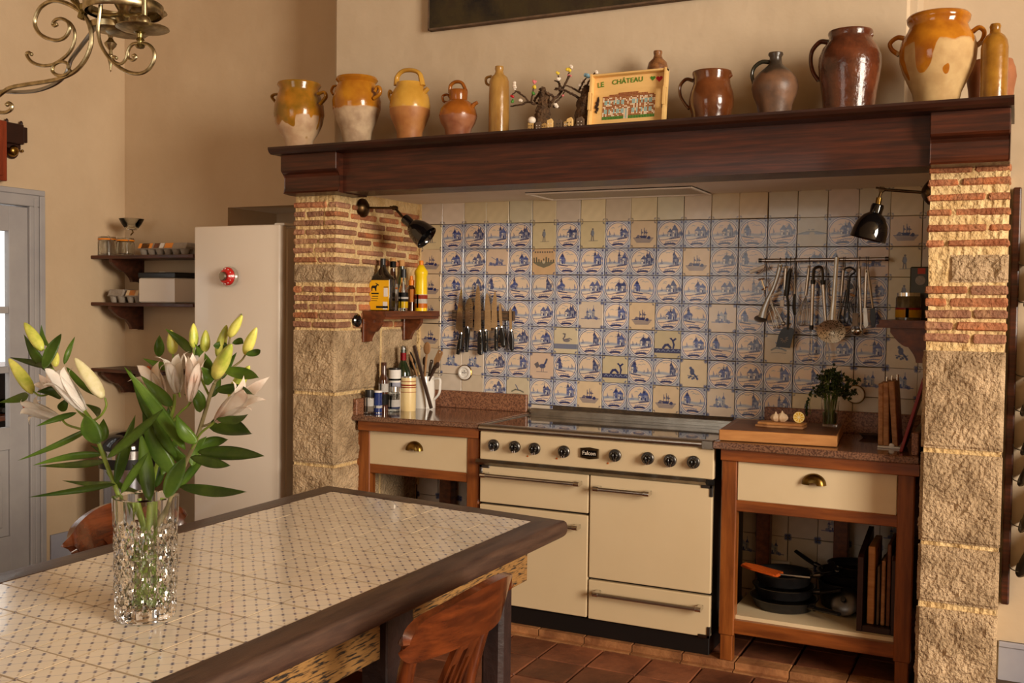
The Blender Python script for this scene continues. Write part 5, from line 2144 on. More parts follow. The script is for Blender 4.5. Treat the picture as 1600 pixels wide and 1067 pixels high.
hb = thing('house_row', 'row of tiny clay houses on a driftwood strip in front of the twig trunks', 'ornament', (onY(868, 198, -.80).x, -.80, H))
bm = BM()
a_, b_ = onY(823, 200, -.80).x, onY(921, 192, -.80).x
box(bm, a_, b_, -.815, -.785, H, H + .010, bev=.003)
obj('strip', bm, fired_pot, hb)
bm = BM()
c = onY(831, 188, -.80)
ball(bm, c, .017, sz=.9)
obj('pebble', bm, mosaic_white, hb, smooth=True)
for k, (u, w, hh, m_) in enumerate(((830, 4.5, 15, fired_pot), (842, 5, 14, grey_wood), (851, 4, 11, fired_pot), (860, 5, 17, tray_wood), (874, 5.2, 15, grey_wood), (885, 3.4, 12, fired_pot), (891, 5, 17, tray_wood), (907, 6, 17, grey_wood))):
    c = onY(u, 195, -.80)
    kk = mpp(c)
    bm = BM()
    prism(bm, [(-w * kk, 0), (w * kk, 0), (w * kk, hh * .75 * kk), (w * .4 * kk, hh * kk), (-w * kk, hh * .85 * kk)], (c.x, -.80, H + .010), (1, 0, 0), (0, 0, 1), (0, 1, 0), -.008, .006, bev=.001)
    h = obj('house', bm, m_, hb)
    bm = BM()
    for q in range(4):
        cx, cz = c.x + (-.45 + .9 * (q % 2)) * w * kk, H + .010 + hh * kk * (.22 + .3 * (q // 2))
        box(bm, cx - .0014, cx + .0014, -.8095, -.8075, cz - .0018, cz + .0018)
    obj('windows', bm, ink_black if k % 2 == 0 else mosaic_white, h)['kind'] = 'stuff'

# picture on the chimney breast
p0, p1 = onY(671, 45, BY - .03), onY(1330, -40, BY - .03)
pc = thing('wall_picture', 'large dark old painting hung on the chimney breast above the mantel', 'painting', ((p0.x + p1.x) / 2, BY, p0.z))
bm = BM()
box(bm, p0.x, p1.x, BY - .032, BY - .002, p0.z, ZC - .05)
obj('canvas', bm, canvas_dark, pc)
bm = BM()
box(bm, p0.x - .004, p1.x + .004, BY - .036, BY - .001, p0.z - .008, p0.z + .0)
box(bm, p0.x - .006, p0.x, BY - .036, BY - .001, p0.z - .008, ZC - .05)
obj('frame_edge', bm, grey_wood, pc)

# ------------------------------------------------------------------ lamps on the inner faces of the piers


def lamp(label, wall_x, sgn, y, mount, joint, neck, sock0, sock1, rim, r_mount, r_rim, tilt=.1):
    c = Vector((wall_x, y, onX(mount[0], mount[1], wall_x).z))
    t = thing('wall_lamp', label, 'lamp', c, 'swing-arm lamps in the fireplace')
    bm = BM()
    lathe(bm, [(0, 0), (r_mount, 0), (r_mount * .96, .010), (r_mount * .6, .024), (r_mount * .28, .032), (0, .034)], c=c, axis=(sgn, 0, 0), seg=26)
    obj('wall_plate', bm, bronze, t, smooth=True)
    J = onY(joint[0], joint[1], y)
    Nk = onY(neck[0], neck[1], y)
    bm = BM()
    tube(bm, [c + Vector((sgn * .02, 0, 0)), J], .0058, seg=10)
    obj('arm', bm, bronze, t, smooth=True)
    bm = BM()
    ball(bm, J, .012)
    lathe(bm, [(0, -.013), (.011, -.013), (.011, .013), (0, .013)], c=J, axis=(0, 1, 0), seg=14)
    tube(bm, [J + Vector((-.020, -.012, .006)), J + Vector((.020, -.012, -.002))], .004, seg=6)
    tube(bm, [J, Nk], .006, seg=8)
    obj('joint', bm, bronze, t, smooth=True)
    S0, S1, RM = onY(sock0[0], sock0[1], y), onY(sock1[0], sock1[1], y), onY(rim[0], rim[1], y)
    ax = (RM - S0).normalized()
    ax = (ax + Vector((0, tilt, 0))).normalized()
    L_ = (RM - S0).length
    bm = BM()
    tube(bm, [Nk, S0 + ax * .004], .011, seg=12)
    obj('collar', bm, brass_old, t, smooth=True)
    bm = BM()
    ls = (S1 - S0).length
    lathe(bm, [(0, -.002), (.021, -.002), (.0235, .006), (.0225, ls), (.0, ls)], c=S0, axis=ax, seg=22)
    obj('socket', bm, black_enamel, t, smooth=True)
    bm = BM()
    s = ls * .92
    D_ = L_ - s
    outer = [(.022, s), (r_rim * .62, s + D_ * .14), (r_rim * .86, s + D_ * .42), (r_rim * .97, s + D_ * .75), (r_rim, L_), (r_rim * 1.02, L_ + .002)]
    inner = [(r_rim * .98, L_ + .001), (r_rim * .94, s + D_ * .75), (r_rim * .82, s + D_ * .44), (r_rim * .55, s + D_ * .18), (0, s + D_ * .1)]
    lathe(bm, outer + inner, c=S0, axis=ax, seg=32)
    sh_ = obj('shade', bm, black_enamel, t, smooth=True, ang=70)
    bm = BM()
    lathe(bm, [(0, ls), (.012, ls), (.013, ls + .02), (.024, ls + .045), (.020, ls + .062), (0, ls + .07)], c=S0, axis=ax, seg=16)
    obj('bulb', bm, white_china, t, smooth=True)
    return t


lamp('black enamel wall lamp with bronze arm on the left pier', PXL1, 1, -.53, (567, 325), (617, 325), (630, 340), (632, 341), (641, 352), (664, 371), .046, .060)
lamp('black enamel wall lamp hanging before the tiles by the right pier', PXR0, -1, -.60, (1447, 290), (1378, 296), (1374, 309), (1372, 320), (1368, 334), (1356, 373), .046, .066, -.02)
c = onX(557, 501, PXL1)
bm = BM()
lathe(bm, [(0, 0), (.031, 0), (.0315, .010), (.024, .016), (.017, .013), (0, .014)], c=Vector((PXL1 - .002, c.y, c.z)), axis=(1, 0, 0), seg=24)
sw = thing('wall_switch', 'round black switch on the left pier below the brick courses', 'switch', Vector((PXL1, c.y, c.z)))
obj('plate', bm, black_enamel, sw, smooth=True)
bm = BM()
ball(bm, Vector((PXL1 + .014, c.y, c.z)), .006)
obj('toggle', bm, black_plastic, sw, smooth=True)

# ------------------------------------------------------------------ bracket shelf with bottles (left pier)


def bracket_profile(L_, Hh):
    pr = [(0, 0), (L_, 0), (L_, -.018)]
    for k in range(7):
        a = k / 6
        pr.append((L_ * (1 - .45 * a) - .0, -.018 - (Hh * .42) * (math.sin(a * math.pi / 2))))
    for k in range(1, 6):
        a = k / 5
        pr.append((L_ * (.55 - .20 * math.sin(a * math.pi / 2)), -(.018 + Hh * .42) - (Hh * .58 - .018) * a))
    pr.append((0, -Hh))
    return pr


ZSH = 1.425
sy0, sy1, sxw = -.522, -.012, -.006
ls_ = thing('bracket_shelf', 'small wooden bracket shelf on the left pier, holding oil and lemon juice bottles', 'shelf', (PXL1, -.27, ZSH))
bm = BM()
prism(bm, [(sxw - .004, -.040), (sxw - .004, -.030), (sxw + .004, -.027), (sxw, -.014), (sxw, 0), (PXL1, 0), (PXL1, -.040)], (0, 0, ZSH), (1, 0, 0), (0, 0, 1), (0, 1, 0), sy0, sy1)
obj('board', bm, shelf_brown, ls_)
for yb in (-.505, -.14):
    bm = BM()
    prism(bm, bracket_profile(.100, .108), (PXL1 + .002, yb, ZSH - .040), (1, 0, 0), (0, 0, 1), (0, 1, 0), -.012, .012)
    br = obj('bracket', bm, shelf_brown, ls_)
    bm = BM()
    box(bm, PXL1, PXL1 + .014, yb - .028, yb + .028, ZSH - .152, ZSH - .040, bev=.002)
    obj('back_plate', bm, shelf_brown, br)
    bm = BM()
    lathe(bm, [(0, 0), (.004, 0), (.003, .002), (0, .002)], c=(PXL1 + .014, yb - .020, ZSH - .06), axis=(1, 0, 0), seg=8)
    obj('screw', bm, chrome, br)


def on_shelf(u, x=-.07):
    return onX(u, 478, x).y


# square black oil bottle with a yellow label
y = -.425
c = onY(598, 470, y)
k = mpp(c)
ob = thing('oil_bottle', 'square black oil bottle with yellow goat label on the bracket shelf', 'bottle', (c.x, y, ZSH), 'bottles on the left bracket shelf')
hw = 18.2 * k
bm = BM()
zt = onY(598, 434, y).z
vs = box(bm, c.x - hw, c.x + hw, y - .030, y + .030, ZSH, zt, bev=.009, seg=3)
# shoulders and neck
zn = onY(598, 417, y).z
lv = [(hw, .030, zt - .004), (hw * .9, .028, zt + .008), (hw * .55, .022, zt + .020), (.0125, .0125, zn - .004), (.0115, .0115, zn + .012)]
prev = None
for (a, b, z) in lv:
    rg_ = [bm.verts.new((c.x + a * math.copysign(abs(math.cos(q)) ** .5, math.cos(q)), y + b * math.copysign(abs(math.sin(q)) ** .5, math.sin(q)), z)) for q in [2 * math.pi * i / 20 for i in range(20)]]
    if prev:
        for i in range(20):
            bm.faces.new((prev[i], prev[(i + 1) % 20], rg_[(i + 1) % 20], rg_[i]))
    prev = rg_
obj('body', bm, black_bottle, ob, smooth=True)
bm = BM()
lathe(bm, [(0, zn), (.0135, zn), (.0135, onY(598, 404, y).z), (0, onY(598, 404, y).z)], c=(c.x, y, 0), seg=18)
obj('cap', bm, black_plastic, ob, smooth=True)
bm = BM()
zl0, zl1 = ZSH + .004, onY(598, 438, y).z
box(bm, c.x - hw - .0006, c.x + hw * .98, y - .0312, y - .0298, zl0, zl1)
lb = obj('label', bm, label_yellow, ob)
Hl = zl1 - zl0


def lp(a, b):
    return Vector((c.x + a * hw, y - .0316, zl0 + b * Hl))


bm = BM()   # goat silhouette
gs_ = hw * .40
goat = [(-.9, -.9), (-.75, -.9), (-.65, -.2), (-.1, -.25), (.15, -.9), (.3, -.9), (.35, -.1), (.55, .35), (.95, .3), (1.0, .45), (.75, .65), (.62, .62), (.55, .75), (.2, .9), (.0, .85), (.4, .65), (.38, .5), (.1, .3), (-.7, .3), (-.95, .05)]
prism(bm, [(gx_ * gs_, gz_ * gs_) for gx_, gz_ in goat], lp(-.42, .77) + Vector((0, 0, 0)), (1, 0, 0), (0, 0, 1), (0, -1, 0), -.0002, .0004)
obj('goat_emblem', bm, ink_black, lb)
bm = BM()
for (a0, a1, b, h_) in ((-.80, -.05, .555, .022), (-.72, -.10, .46, .014), (-.8, -.1, .38, .008), (-.8, -.2, .31, .008), (-.3, .9, .10, .035), (.45, .92, .77, .012)):
    box(bm, lp(a0, 0).x, lp(a1, 0).x, y - .0318, y - .0311, zl0 + (b - h_) * Hl, zl0 + (b + h_) * Hl)
obj('print_bars', bm, ink_black, lb)['kind'] = 'stuff'
bm = BM()
for (a0, a1, b0, b1) in ((.46, .86, .45, .74), (.38, .82, .02, .28)):
    box(bm, lp(a0, 0).x, lp(a1, 0).x, y - .0318, y - .0311, zl0 + b0 * Hl, zl0 + b1 * Hl)
obj('white_panel', bm, paper_white, lb)['kind'] = 'stuff'


def bottle(name, label, u, y, prof, glass_m, cap=None, bands=(), zb=ZSH, group='bottles on the left bracket shelf', cat='bottle', seg=22):
    c, pr = LP(u, y, prof, zb)
    t = thing(name, label, cat, (c.x, y, zb), group)
    bm = BM()
    lathe(bm, [(0, pr[0][1])] + pr + [(0, pr[-1][1])], c=(c.x, y, 0), seg=seg)
    obj('body', bm, glass_m, t, smooth=True, ang=60)
    if cap:
        cp, cm = cap
        c2, p2 = LP(u, y, cp)
        bm = BM()
        lathe(bm, [(0, p2[0][1])] + p2 + [(0, p2[-1][1])], c=(c.x, y, 0), seg=seg)
        obj('cap', bm, cm, t, smooth=True, ang=50)
    for nm, v0, v1, hw_, m_ in bands:
        c2, p2 = LP(u, y, [(v0, hw_), (v1, hw_)])
        bm = BM()
        lathe(bm, p2, c=(c.x, y, 0), seg=seg)
        bmesh.ops.solidify(bm, geom=bm.faces[:], thickness=.0004)
        obj(nm, bm, m_, t, smooth=True)
    return t


bottle('oil_bottle', 'slim oil bottle with cork-coloured cap just behind the square black bottle', 613.5, -.33, [(419, 4), (428, 4.5), (436, 6.5), (442, 7.2), (482, 7)], brown_glass,
       ([(403, 4.6), (408, 5)], cork), [('neck_band', 408.5, 418, 4.8, ink_black), ('label', 443, 474, 7.5, paper_white), ('print', 449, 452, 7.7, label_orange)])
bottle('vinegar_bottle', 'bottle with pale wooden stopper at the back of the bracket shelf', 627.5, -.20, [(416, 4), (430, 4.5), (440, 8), (482, 8)], dark_glass,
       ([(406.5, 4.5), (416, 4)], cork), [('label', 445, 470, 8.3, paper_white)])
bottle('dressing_bottle', 'small clear bottle with black cap and yellow-bottomed label at the shelf front', 630, -.36, [(433, 4), (444, 4.6), (452, 7), (459, 7.4), (482, 7.2)], glass_thin,
       ([(420.5, 4.6), (434, 4.8)], black_plastic), [('label', 457, 471, 7.7, ink_black), ('label_foot', 471, 481, 7.6, yellow_plastic), ('print', 464, 467, 7.9, paper_white)])
bottle('sauce_bottle', 'little orange-topped sauce bottle between the black-capped bottle and the yellow one', 642.5, -.21, [(446, 3.5), (450, 5.5), (460, 6.2), (482, 6.2)], brown_glass,
       ([(431, 2.4), (437, 2.6), (438, 4.6), (446, 4.6)], orange_plastic), [('label', 452, 472, 6.5, label_orange)])
bottle('lemon_juice_bottle', 'bright yellow plastic squeeze bottle at the tile end of the bracket shelf', 657.5, -.20, [(414, 4), (419, 7), (424, 10.5), (428, 10.5), (432, 9.4), (446, 9.6), (454, 9.8), (482, 9.8)], yellow_plastic,
       ([(407, 3), (409, 3.6), (415, 3.4)], orange_plastic), [('label', 460, 481, 10.1, paper_white), ('label_foot', 474, 481, 10.25, orange_plastic), ('print', 461, 467, 10.2, ink_red)])

# ------------------------------------------------------------------ right bracket shelf
ZR_ = onY(1383, 499, -.14).z
rx0 = onY(1384, 500, -.14).x
rs = thing('bracket_shelf', 'small wooden bracket shelf in the right corner of the tiled wall, holding a jar', 'shelf', (PXR0, -.1, ZR_))
bm = BM()
prism(bm, [(rx0 - .006, -.030), (rx0 - .006, -.020), (rx0 + .004, -.014), (rx0 + .004, 0), (PXR0, 0), (PXR0, -.030)], (0, 0, ZR_), (1, 0, 0), (0, 0, 1), (0, 1, 0), -.40, -.012)
obj('board', bm, shelf_brown, rs)
for yb in (-.12, -.36):
    bm = BM()
    prism(bm, [(-a, b) for a, b in bracket_profile(.15, .135)], (PXR0 - .002, yb, ZR_ - .030), (1, 0, 0), (0, 0, 1), (0, 1, 0), -.012, .012)
    obj('bracket', bm, shelf_brown, rs)
yj = -.10
c, pr = LP(1419, yj, [(462, 17), (466, 19), (497, 19)], ZR_)
jr = thing('mustard_jar', 'glass jar with steel lid and yellow-red label on the right bracket shelf', 'jar', (c.x, yj, ZR_))
bm = BM()
lathe(bm, [(0, pr[0][1])] + pr + [(0, pr[-1][1])], c=(c.x, yj, 0), seg=26)
obj('body', bm, M('jar_contents', srgb(96, 78, 40), srgb(70, 56, 30), rough=.15, scale=40, coat=.4), jr, smooth=True, ang=50)
c2, p2 = LP(1419, yj, [(457.5, 17.5), (463, 17.5)])
bm = BM()
lathe(bm, [(0, p2[0][1])] + p2 + [(0, p2[-1][1])], c=(c.x, yj, 0), seg=26)
obj('lid', bm, chrome, jr, smooth=True, ang=50)
for nm, v0, v1, m_ in (('label', 484, 496, label_yellow), ('label_top', 481, 485, paint_red)):
    c2, p2 = LP(1419, yj, [(v0, 19.3), (v1, 19.3)])
    bm = BM()
    lathe(bm, p2, c=(c.x, yj, 0), seg=26)
    bmesh.ops.solidify(bm, geom=bm.faces[:], thickness=.0004)
    obj(nm, bm, m_, jr, smooth=True)
pk = thing('food_packet', 'dark green packet with red label leaning behind the lidded jar', 'packet', (2.36, -.03, ZR_))
bm = BM()
a, b = onY(1423, 417, -.03), onY(1452, 497, -.03)
box(bm, a.x, min(b.x, PXR0 - .004), -.052, -.016, ZR_, a.z, bev=.005)
obj('bag', bm, M('olive_packet', srgb(74, 66, 36), srgb(58, 52, 30), rough=.4, scale=10), pk)
bm = BM()
q0_, q1_ = onY(1434, 419, -.053), onY(1446, 428, -.053)
box(bm, q0_.x, min(q1_.x, PXR0 - .006), -.054, -.052, q1_.z, q0_.z)
obj('label', bm, ink_red, pk)
bm = BM()
cc = onY(1438, 438, -.053)
lathe(bm, [(0, 0), (.020, 0), (.020, .001), (0, .001)], c=cc, axis=(0, -1, 0), seg=20, sy=1)
obj('oval_label', bm, pulp, pk)

# ------------------------------------------------------------------ knives on a magnetic strip
kr = thing('knife_rack', 'wooden magnetic knife strip fixed on the tiles left of the cooker', 'knife rack', onY(757, 495, -.012))
a, b = onY(706, 485, -.02), onY(803, 501, -.02)
bm = BM()
box(bm, a.x, b.x, -.022, -.002, onY(803, 501, -.02).z, onY(803, 486, -.02).z, bev=.003)
obj('bar', bm, grey_wood, kr)
bm = BM()
zc_ = (onY(803, 501, -.02).z + onY(803, 486, -.02).z) / 2
box(bm, a.x + .006, b.x - .006, -.0235, -.021, zc_ + .008, zc_ + .013)
box(bm, a.x + .006, b.x - .006, -.0235, -.021, zc_ - .014, zc_ - .009)
obj('magnet_band', bm, steel_dark, kr)['kind'] = 'stuff'


def kp(x, y_, yy):
    return onY(690 + x / 7.62, 430 + y_ / 7.62, yy)


KNIVES = [
    ('longest broad chef knife, leftmost on the knife strip', [(238, 140), (250, 200), (252, 680), (215, 690), (168, 628), (180, 480), (210, 250)], [(222, 690), (248, 700), (232, 880), (205, 945), (178, 938), (196, 820)], 2),
    ('santoku knife with scalloped blade, second on the strip', [(332, 265), (352, 275), (370, 340), (372, 600), (362, 626), (280, 604), (284, 350), (305, 290)], [(285, 622), (335, 630), (330, 700), (312, 915), (288, 915), (285, 760)], 0),
    ('straight slicing knife with riveted handle, third on the strip', [(432, 112), (450, 150), (464, 300), (472, 664), (388, 662), (398, 300), (415, 160)], [(442, 668), (478, 668), (486, 760), (490, 940), (462, 952), (432, 930), (436, 760)], 3),
    ('pointed utility knife with riveted handle, fourth on the strip', [(540, 205), (562, 250), (585, 400), (588, 655), (512, 655), (514, 400), (525, 240)], [(508, 660), (540, 660), (548, 780), (545, 905), (522, 920), (502, 905), (505, 780)], 3),
    ('tall carving knife with riveted handle, fifth on the strip', [(638, 182), (655, 260), (664, 625), (588, 625), (600, 350), (620, 230)], [(636, 640), (668, 632), (668, 760), (668, 890), (650, 900), (632, 885), (634, 760)], 3),
    ('narrow paring knife with plain black handle, sixth on the strip', [(697, 328), (712, 360), (728, 600), (695, 612), (682, 500), (682, 360)], [(698, 625), (732, 618), (752, 740), (758, 835), (738, 862), (716, 850), (700, 740)], 0),
    ('thin paring knife, rightmost on the knife strip', [(820, 385), (834, 420), (840, 640), (808, 655), (803, 500), (806, 410)], [(812, 665), (845, 660), (860, 760), (858, 885), (838, 905), (818, 885), (808, 760)], 0)]
for lab, bl, hd, riv in KNIVES:
    cx = sum(p[0] for p in bl) / len(bl)
    loc = kp(cx, 480, -.026)
    t = thing('kitchen_knife', lab, 'knife', loc, 'knives on the magnetic strip')
    yk = -.0255
    bm = BM()
    A = [kp(p[0], p[1], yk) for p in bl]
    prism(bm, [(p.x, p.z) for p in A], (0, yk, 0), (1, 0, 0), (0, 0, 1), (0, -1, 0), -.0008, .0008)
    bld = obj('blade', bm, blade, t)
    if 'scalloped' in lab:
        bm = BM()
        for q in range(9):
            p = kp(350, 345 + q * 28, yk)
            obox(bm, p + Vector((0, -.0014, 0)), (1, 0, .25), (0, 1, 0), (-.25, 0, 1), .0045, .0006, .0013)
        obj('scallops', bm, steel_dark, bld)['kind'] = 'stuff'
    bm = BM()
    A = [kp(p[0], p[1], yk) for p in hd]
    prism(bm, [(p.x, p.z) for p in A], (0, yk, 0), (1, 0, 0), (0, 0, 1), (0, -1, 0), -.008, .008, bev=.003)
    h = obj('handle', bm, black_plastic, t)
    top = [(hd[0][0] + hd[1][0]) / 2, (hd[0][1] + hd[1][1]) / 2]
    bm = BM()
    p = kp(top[0], top[1] - 4, yk)
    obox(bm, p, (1, 0, 0), (0, 1, 0), (0, 0, 1), .0055, .0065, .0065, bev=.002)
    obj('bolster', bm, chrome, t)
    if riv:
        bm = BM()
        for q in range(riv):
            f_ = (q + .6) / (riv + .1)
            p = kp(top[0] + (np.mean([x[0] for x in hd[3:5]]) - top[0]) * f_, top[1] + (max(x[1] for x in hd) - top[1]) * f_, yk - .0082)
            lathe(bm, [(0, 0), (.0026, 0), (.0022, .0008), (0, .0008)], c=p, axis=(0, -1, 0), seg=10)
        obj('rivets', bm, chrome, h)['kind'] = 'stuff'

# ------------------------------------------------------------------ utensil rail
yr = -.060
ra, rb = onY(1187, 407, yr), onY(1387, 404.5, yr)
ur = thing('utensil_rail', 'long steel hanging rail on the tiles right of the cooker', 'rail', (ra + rb) / 2)
bm = BM()
tube(bm, [ra, rb], .0078, seg=12)
obj('bar', bm, steel, ur, smooth=True)
for p in (ra, rb):
    bm = BM()
    d = Vector((1, 0, 0)) if p is rb else Vector((-1, 0, 0))
    lathe(bm, [(0, -.002), (.0098, -.002), (.0098, .012), (0, .012)], c=p - d * .008, axis=d, seg=14)
    e = obj('end_cap', bm, steel_dark, ur, smooth=True, ang=50)
    bm = BM()
    tube(bm, [p - d * .006, Vector((p.x - d.x * .006, 0, p.z))], .005, seg=8)
    obj('standoff', bm, steel_dark, e, smooth=True)


def U(x, y_, yy=yr - .004):
    return onY(1160 + x / 5.93, 380 + y_ / 5.93, yy)


def V_(x, y_, yy=yr - .004):
    return onY(1270 + x / 5.926, 380 + y_ / 5.926, yy)


def hook(t, p, mat=None):
    """S-hook from the rail down to point p"""
    rz = ra.z + (rb.z - ra.z) * (p.x - ra.x) / (rb.x - ra.x)
    bm = BM()
    P_ = [Vector((p.x, yr + .009, rz - .004)), Vector((p.x, yr + .006, rz + .009)), Vector((p.x, yr - .006, rz + .0095)), Vector((p.x, yr - .010, rz)), Vector((p.x, yr - .006, (rz + p.z) / 2)), Vector((p.x, yr - .002, p.z - .004)), Vector((p.x, yr - .010, p.z - .008)), Vector((p.x, yr - .014, p.z))]
    tube(bm, spline(P_, 3), .0016, seg=6)
    obj('hook', bm, mat or steel_dark, t, smooth=True)


def utensil(name, label, loc):
    return thing(name, label, 'utensil', loc, 'utensils on the hanging rail')


# masher
t = utensil('potato_masher', 'grey metal masher with round foot, leftmost long tool on the hanging rail', U(340, 200))
bm = BM()
P_ = spline([U(352, 196), U(330, 290), U(290, 410), U(240, 520), U(205, 610), U(185, 690)], 6)
tube(bm, P_, [.011, .0095, .009, .011, .016, .020], seg=10, flat=.35, flat_axis=(1, 0, 0))
obj('handle', bm, cutlery_grey, t, smooth=True)
bm = BM()
lathe(bm, [(0, -.003), (.028, -.003), (.029, 0), (.028, .003), (0, .003)], c=U(170, 700, yr - .012), axis=(.15, -.45, .9), seg=24)
obj('foot', bm, cutlery_grey, t, smooth=True, ang=50)
hook(t, U(350, 205))
# white tube peeler + corkscrew
t = utensil('rolling_brush', 'small white handle hung slanting at the left end of the rail', U(140, 240))
bm = BM()
tube(bm, [U(72, 268), U(214, 212)], .0085, seg=12)
obj('handle', bm, white_plastic, t, smooth=True)
hook(t, U(212, 214))
t = utensil('corkscrew', 'bright steel corkscrew on the tiles below the white handle', U(190, 400))
bm = BM()
tube(bm, [U(150, 338), U(206, 328)], .0045, seg=8)
tube(bm, [U(178, 335), U(200, 400), U(208, 430)], .004, seg=8)
tube(bm, [U(180, 432), U(236, 402)], .004, seg=8)
obj('lever_body', bm, chrome, t, smooth=True)
bm = BM()
P_ = []
for q in range(40):
    f_ = q / 39
    b_ = U(206, 430) * (1 - f_) + U(204, 500) * f_
    P_.append(b_ + Vector((math.cos(q * .9) * .003, math.sin(q * .9) * .003, 0)))
tube(bm, P_, .0014, seg=5)
obj('worm', bm, chrome, t, smooth=True)
# spatula
t = utensil('slotted_spatula', 'black slotted spatula with petal-shaped holes on the hanging rail', U(440, 250, yr - .016))
ysp = yr - .018
bm = BM()
tube(bm, spline([U(445, 235, ysp), U(430, 300, ysp), U(415, 420, ysp), U(410, 490, ysp)], 5), [.007, .0105, .0115, .009], seg=10, flat=.6, flat_axis=(1, 0, 0))
obj('handle', bm, black_plastic, t, smooth=True)
bm = BM()
tube(bm, spline([U(412, 480, ysp), U(424, 560, ysp), U(425, 690, ysp), U(420, 800, ysp)], 5), .0055, seg=8)
obj('shaft', bm, black_plastic, t, smooth=True)
bm = BM()
A = [U(*p, ysp) for p in [(362, 800), (380, 782), (455, 782), (480, 800), (476, 840), (440, 972), (310, 960), (335, 850)]]
prism(bm, [(p.x, p.z) for p in A], (0, ysp, 0), (1, 0, 0), (0, 0, 1), (0, -1, 0), -.0015, .0015)
bd_ = obj('blade', bm, black_plastic, t)
bm = BM()
cc = U(388, 885, ysp)
for q in range(7):
    an = math.pi * (.1 + q / 6 * 1.15) + math.pi * .9
    e = Vector((math.cos(an), 0, math.sin(an)))
    obox(bm, cc + e * .012 + Vector((0, -.0016, 0)), e, (0, 1, 0), e.cross(Vector((0, 1, 0))), .0055, .0003, .0014)
obj('slots', bm, pulp, bd_)['kind'] = 'stuff'
hook(t, U(440, 240, ysp))
# peeler with steel handle behind the spatula
t = utensil('vegetable_peeler', 'steel-handled tool hanging behind the black spatula', U(400, 220))
bm = BM()
tube(bm, [U(406, 212), U(398, 300), U(390, 430)], [.007, .0075, .006], seg=10, flat=.5, flat_axis=(1, 0, 0))
obj('handle', bm, steel, t, smooth=True)
bm = BM()
box(bm, U(362, 0).x, U(402, 0).x, yr - .010, yr - .004, U(0, 585).z, U(0, 522).z, bev=.002)
obj('head', bm, white_plastic, t)
bm = BM()
tube(bm, [U(390, 430), U(382, 524)], .0025, seg=6)
obj('shaft', bm, steel_dark, t)
hook(t, U(406, 214))
# measuring spoons
t = utensil('measuring_spoons', 'bunch of slim steel measuring spoons hanging by the masher foot', U(270, 560))
for (x0, y0, x1, y1, r) in ((272, 545, 335, 775, .0035), (250, 620, 295, 775, .003), (302, 590, 380, 745, .0045), (262, 560, 318, 690, .003)):
    bm = BM()
    tube(bm, [U(x0, y0), U(x1, y1)], [r * .8, r], seg=8, flat=.6, flat_axis=(1, 0, 0))
    ball(bm, U(x1, y1), r * 2.2, sy=.5)
    obj('spoon', bm, steel_worn, t, smooth=True)
bm = BM()
tube(bm, spline([U(366, 450), U(310, 470), U(265, 490), U(268, 560)], 4), .0035, seg=6)
obj('ring', bm, white_plastic, t, smooth=True)
# black-handled paring tool
t = utensil('cheese_knife', 'short tool with black handle between spatula and whisk', U(485, 300))
bm = BM()
tube(bm, spline([U(484, 470), U(480, 540), U(478, 610), U(486, 665)], 5), [.005, .0075, .0075, .005], seg=8)
obj('handle', bm, black_plastic, t, smooth=True)
bm = BM()
tube(bm, [U(486, 478), U(488, 380), U(485, 260)], [.004, .002, .002], seg=6)
obj('wire', bm, steel, t, smooth=True)
hook(t, U(485, 262))
# balloon whisk
t = utensil('whisk', 'balloon whisk with steel handle on the hanging rail', U(612, 215))
bm = BM()
tube(bm, [U(620, 206), U(606, 330), U(588, 482)], [.006, .0078, .007], seg=12)
obj('handle', bm, steel, t, smooth=True)
w0, w1 = U(588, 482), U(550, 765)
axw = (w1 - w0)
for q in range(7):
    bm = BM()
    an = math.pi * q / 7
    e = Vector((math.cos(an), math.sin(an), 0))
    P_ = []
    for s_ in range(17):
        f_ = s_ / 16 * 2 - 1
        g_ = 1 - abs(f_) ** 2.2
        P_.append(w0 + axw * (g_ if abs(f_) < 1 else 0) + e * (.0245 * math.copysign(math.sin(math.pi * min(1, (abs(f_)) * 1.0)) ** .8, f_)))
    tube(bm, P_, .0011, seg=5)
    obj('wire_loop', bm, steel, t, smooth=True)
hook(t, U(620, 210))
# tongs
t = utensil('tongs', 'long steel tongs with black grips and clear tips on the hanging rail', U(700, 230))
bm = BM()
tube(bm, spline([U(655, 345), U(662, 250), U(690, 222), U(725, 222), U(742, 260), U(745, 345)], 6), .0065, seg=8, flat=1.6, flat_axis=(1, 0, 0))
obj('spring_loop', bm, steel_dark, t, smooth=True)
for pts in (((655, 340), (648, 520), (640, 760)), ((745, 340), (758, 540), (772, 740))):
    bm = BM()
    tube(bm, [U(*p) for p in pts], [.009, .0078, .007], seg=10, flat=.6, flat_axis=(1, 0, 0))
    am = obj('arm', bm, steel, t, smooth=True)
    bm = BM()
    a_, b_ = Vector(U(*pts[0])), Vector(U(*pts[1]))
    tube(bm, [a_, a_ + (b_ - a_) * .22], [.0108, .0095], seg=10)
    c_, d_ = Vector(U(*pts[2])), Vector(U(*pts[1]))
    tube(bm, [c_ - (d_ - c_) * .18, c_], [.0085, .0095], seg=10)
    obj('grip', bm, black_plastic, am, smooth=True)
    bm = BM()
    dn = (c_ - d_).normalized()
    tube(bm, [c_ + dn * .02, c_ + dn * .12, c_ + dn * .16], [.0062, .006, .010], seg=8, flat=.35, flat_axis=(1, 0, 0))
    obj('tip', bm, glass_thin, am, smooth=True)
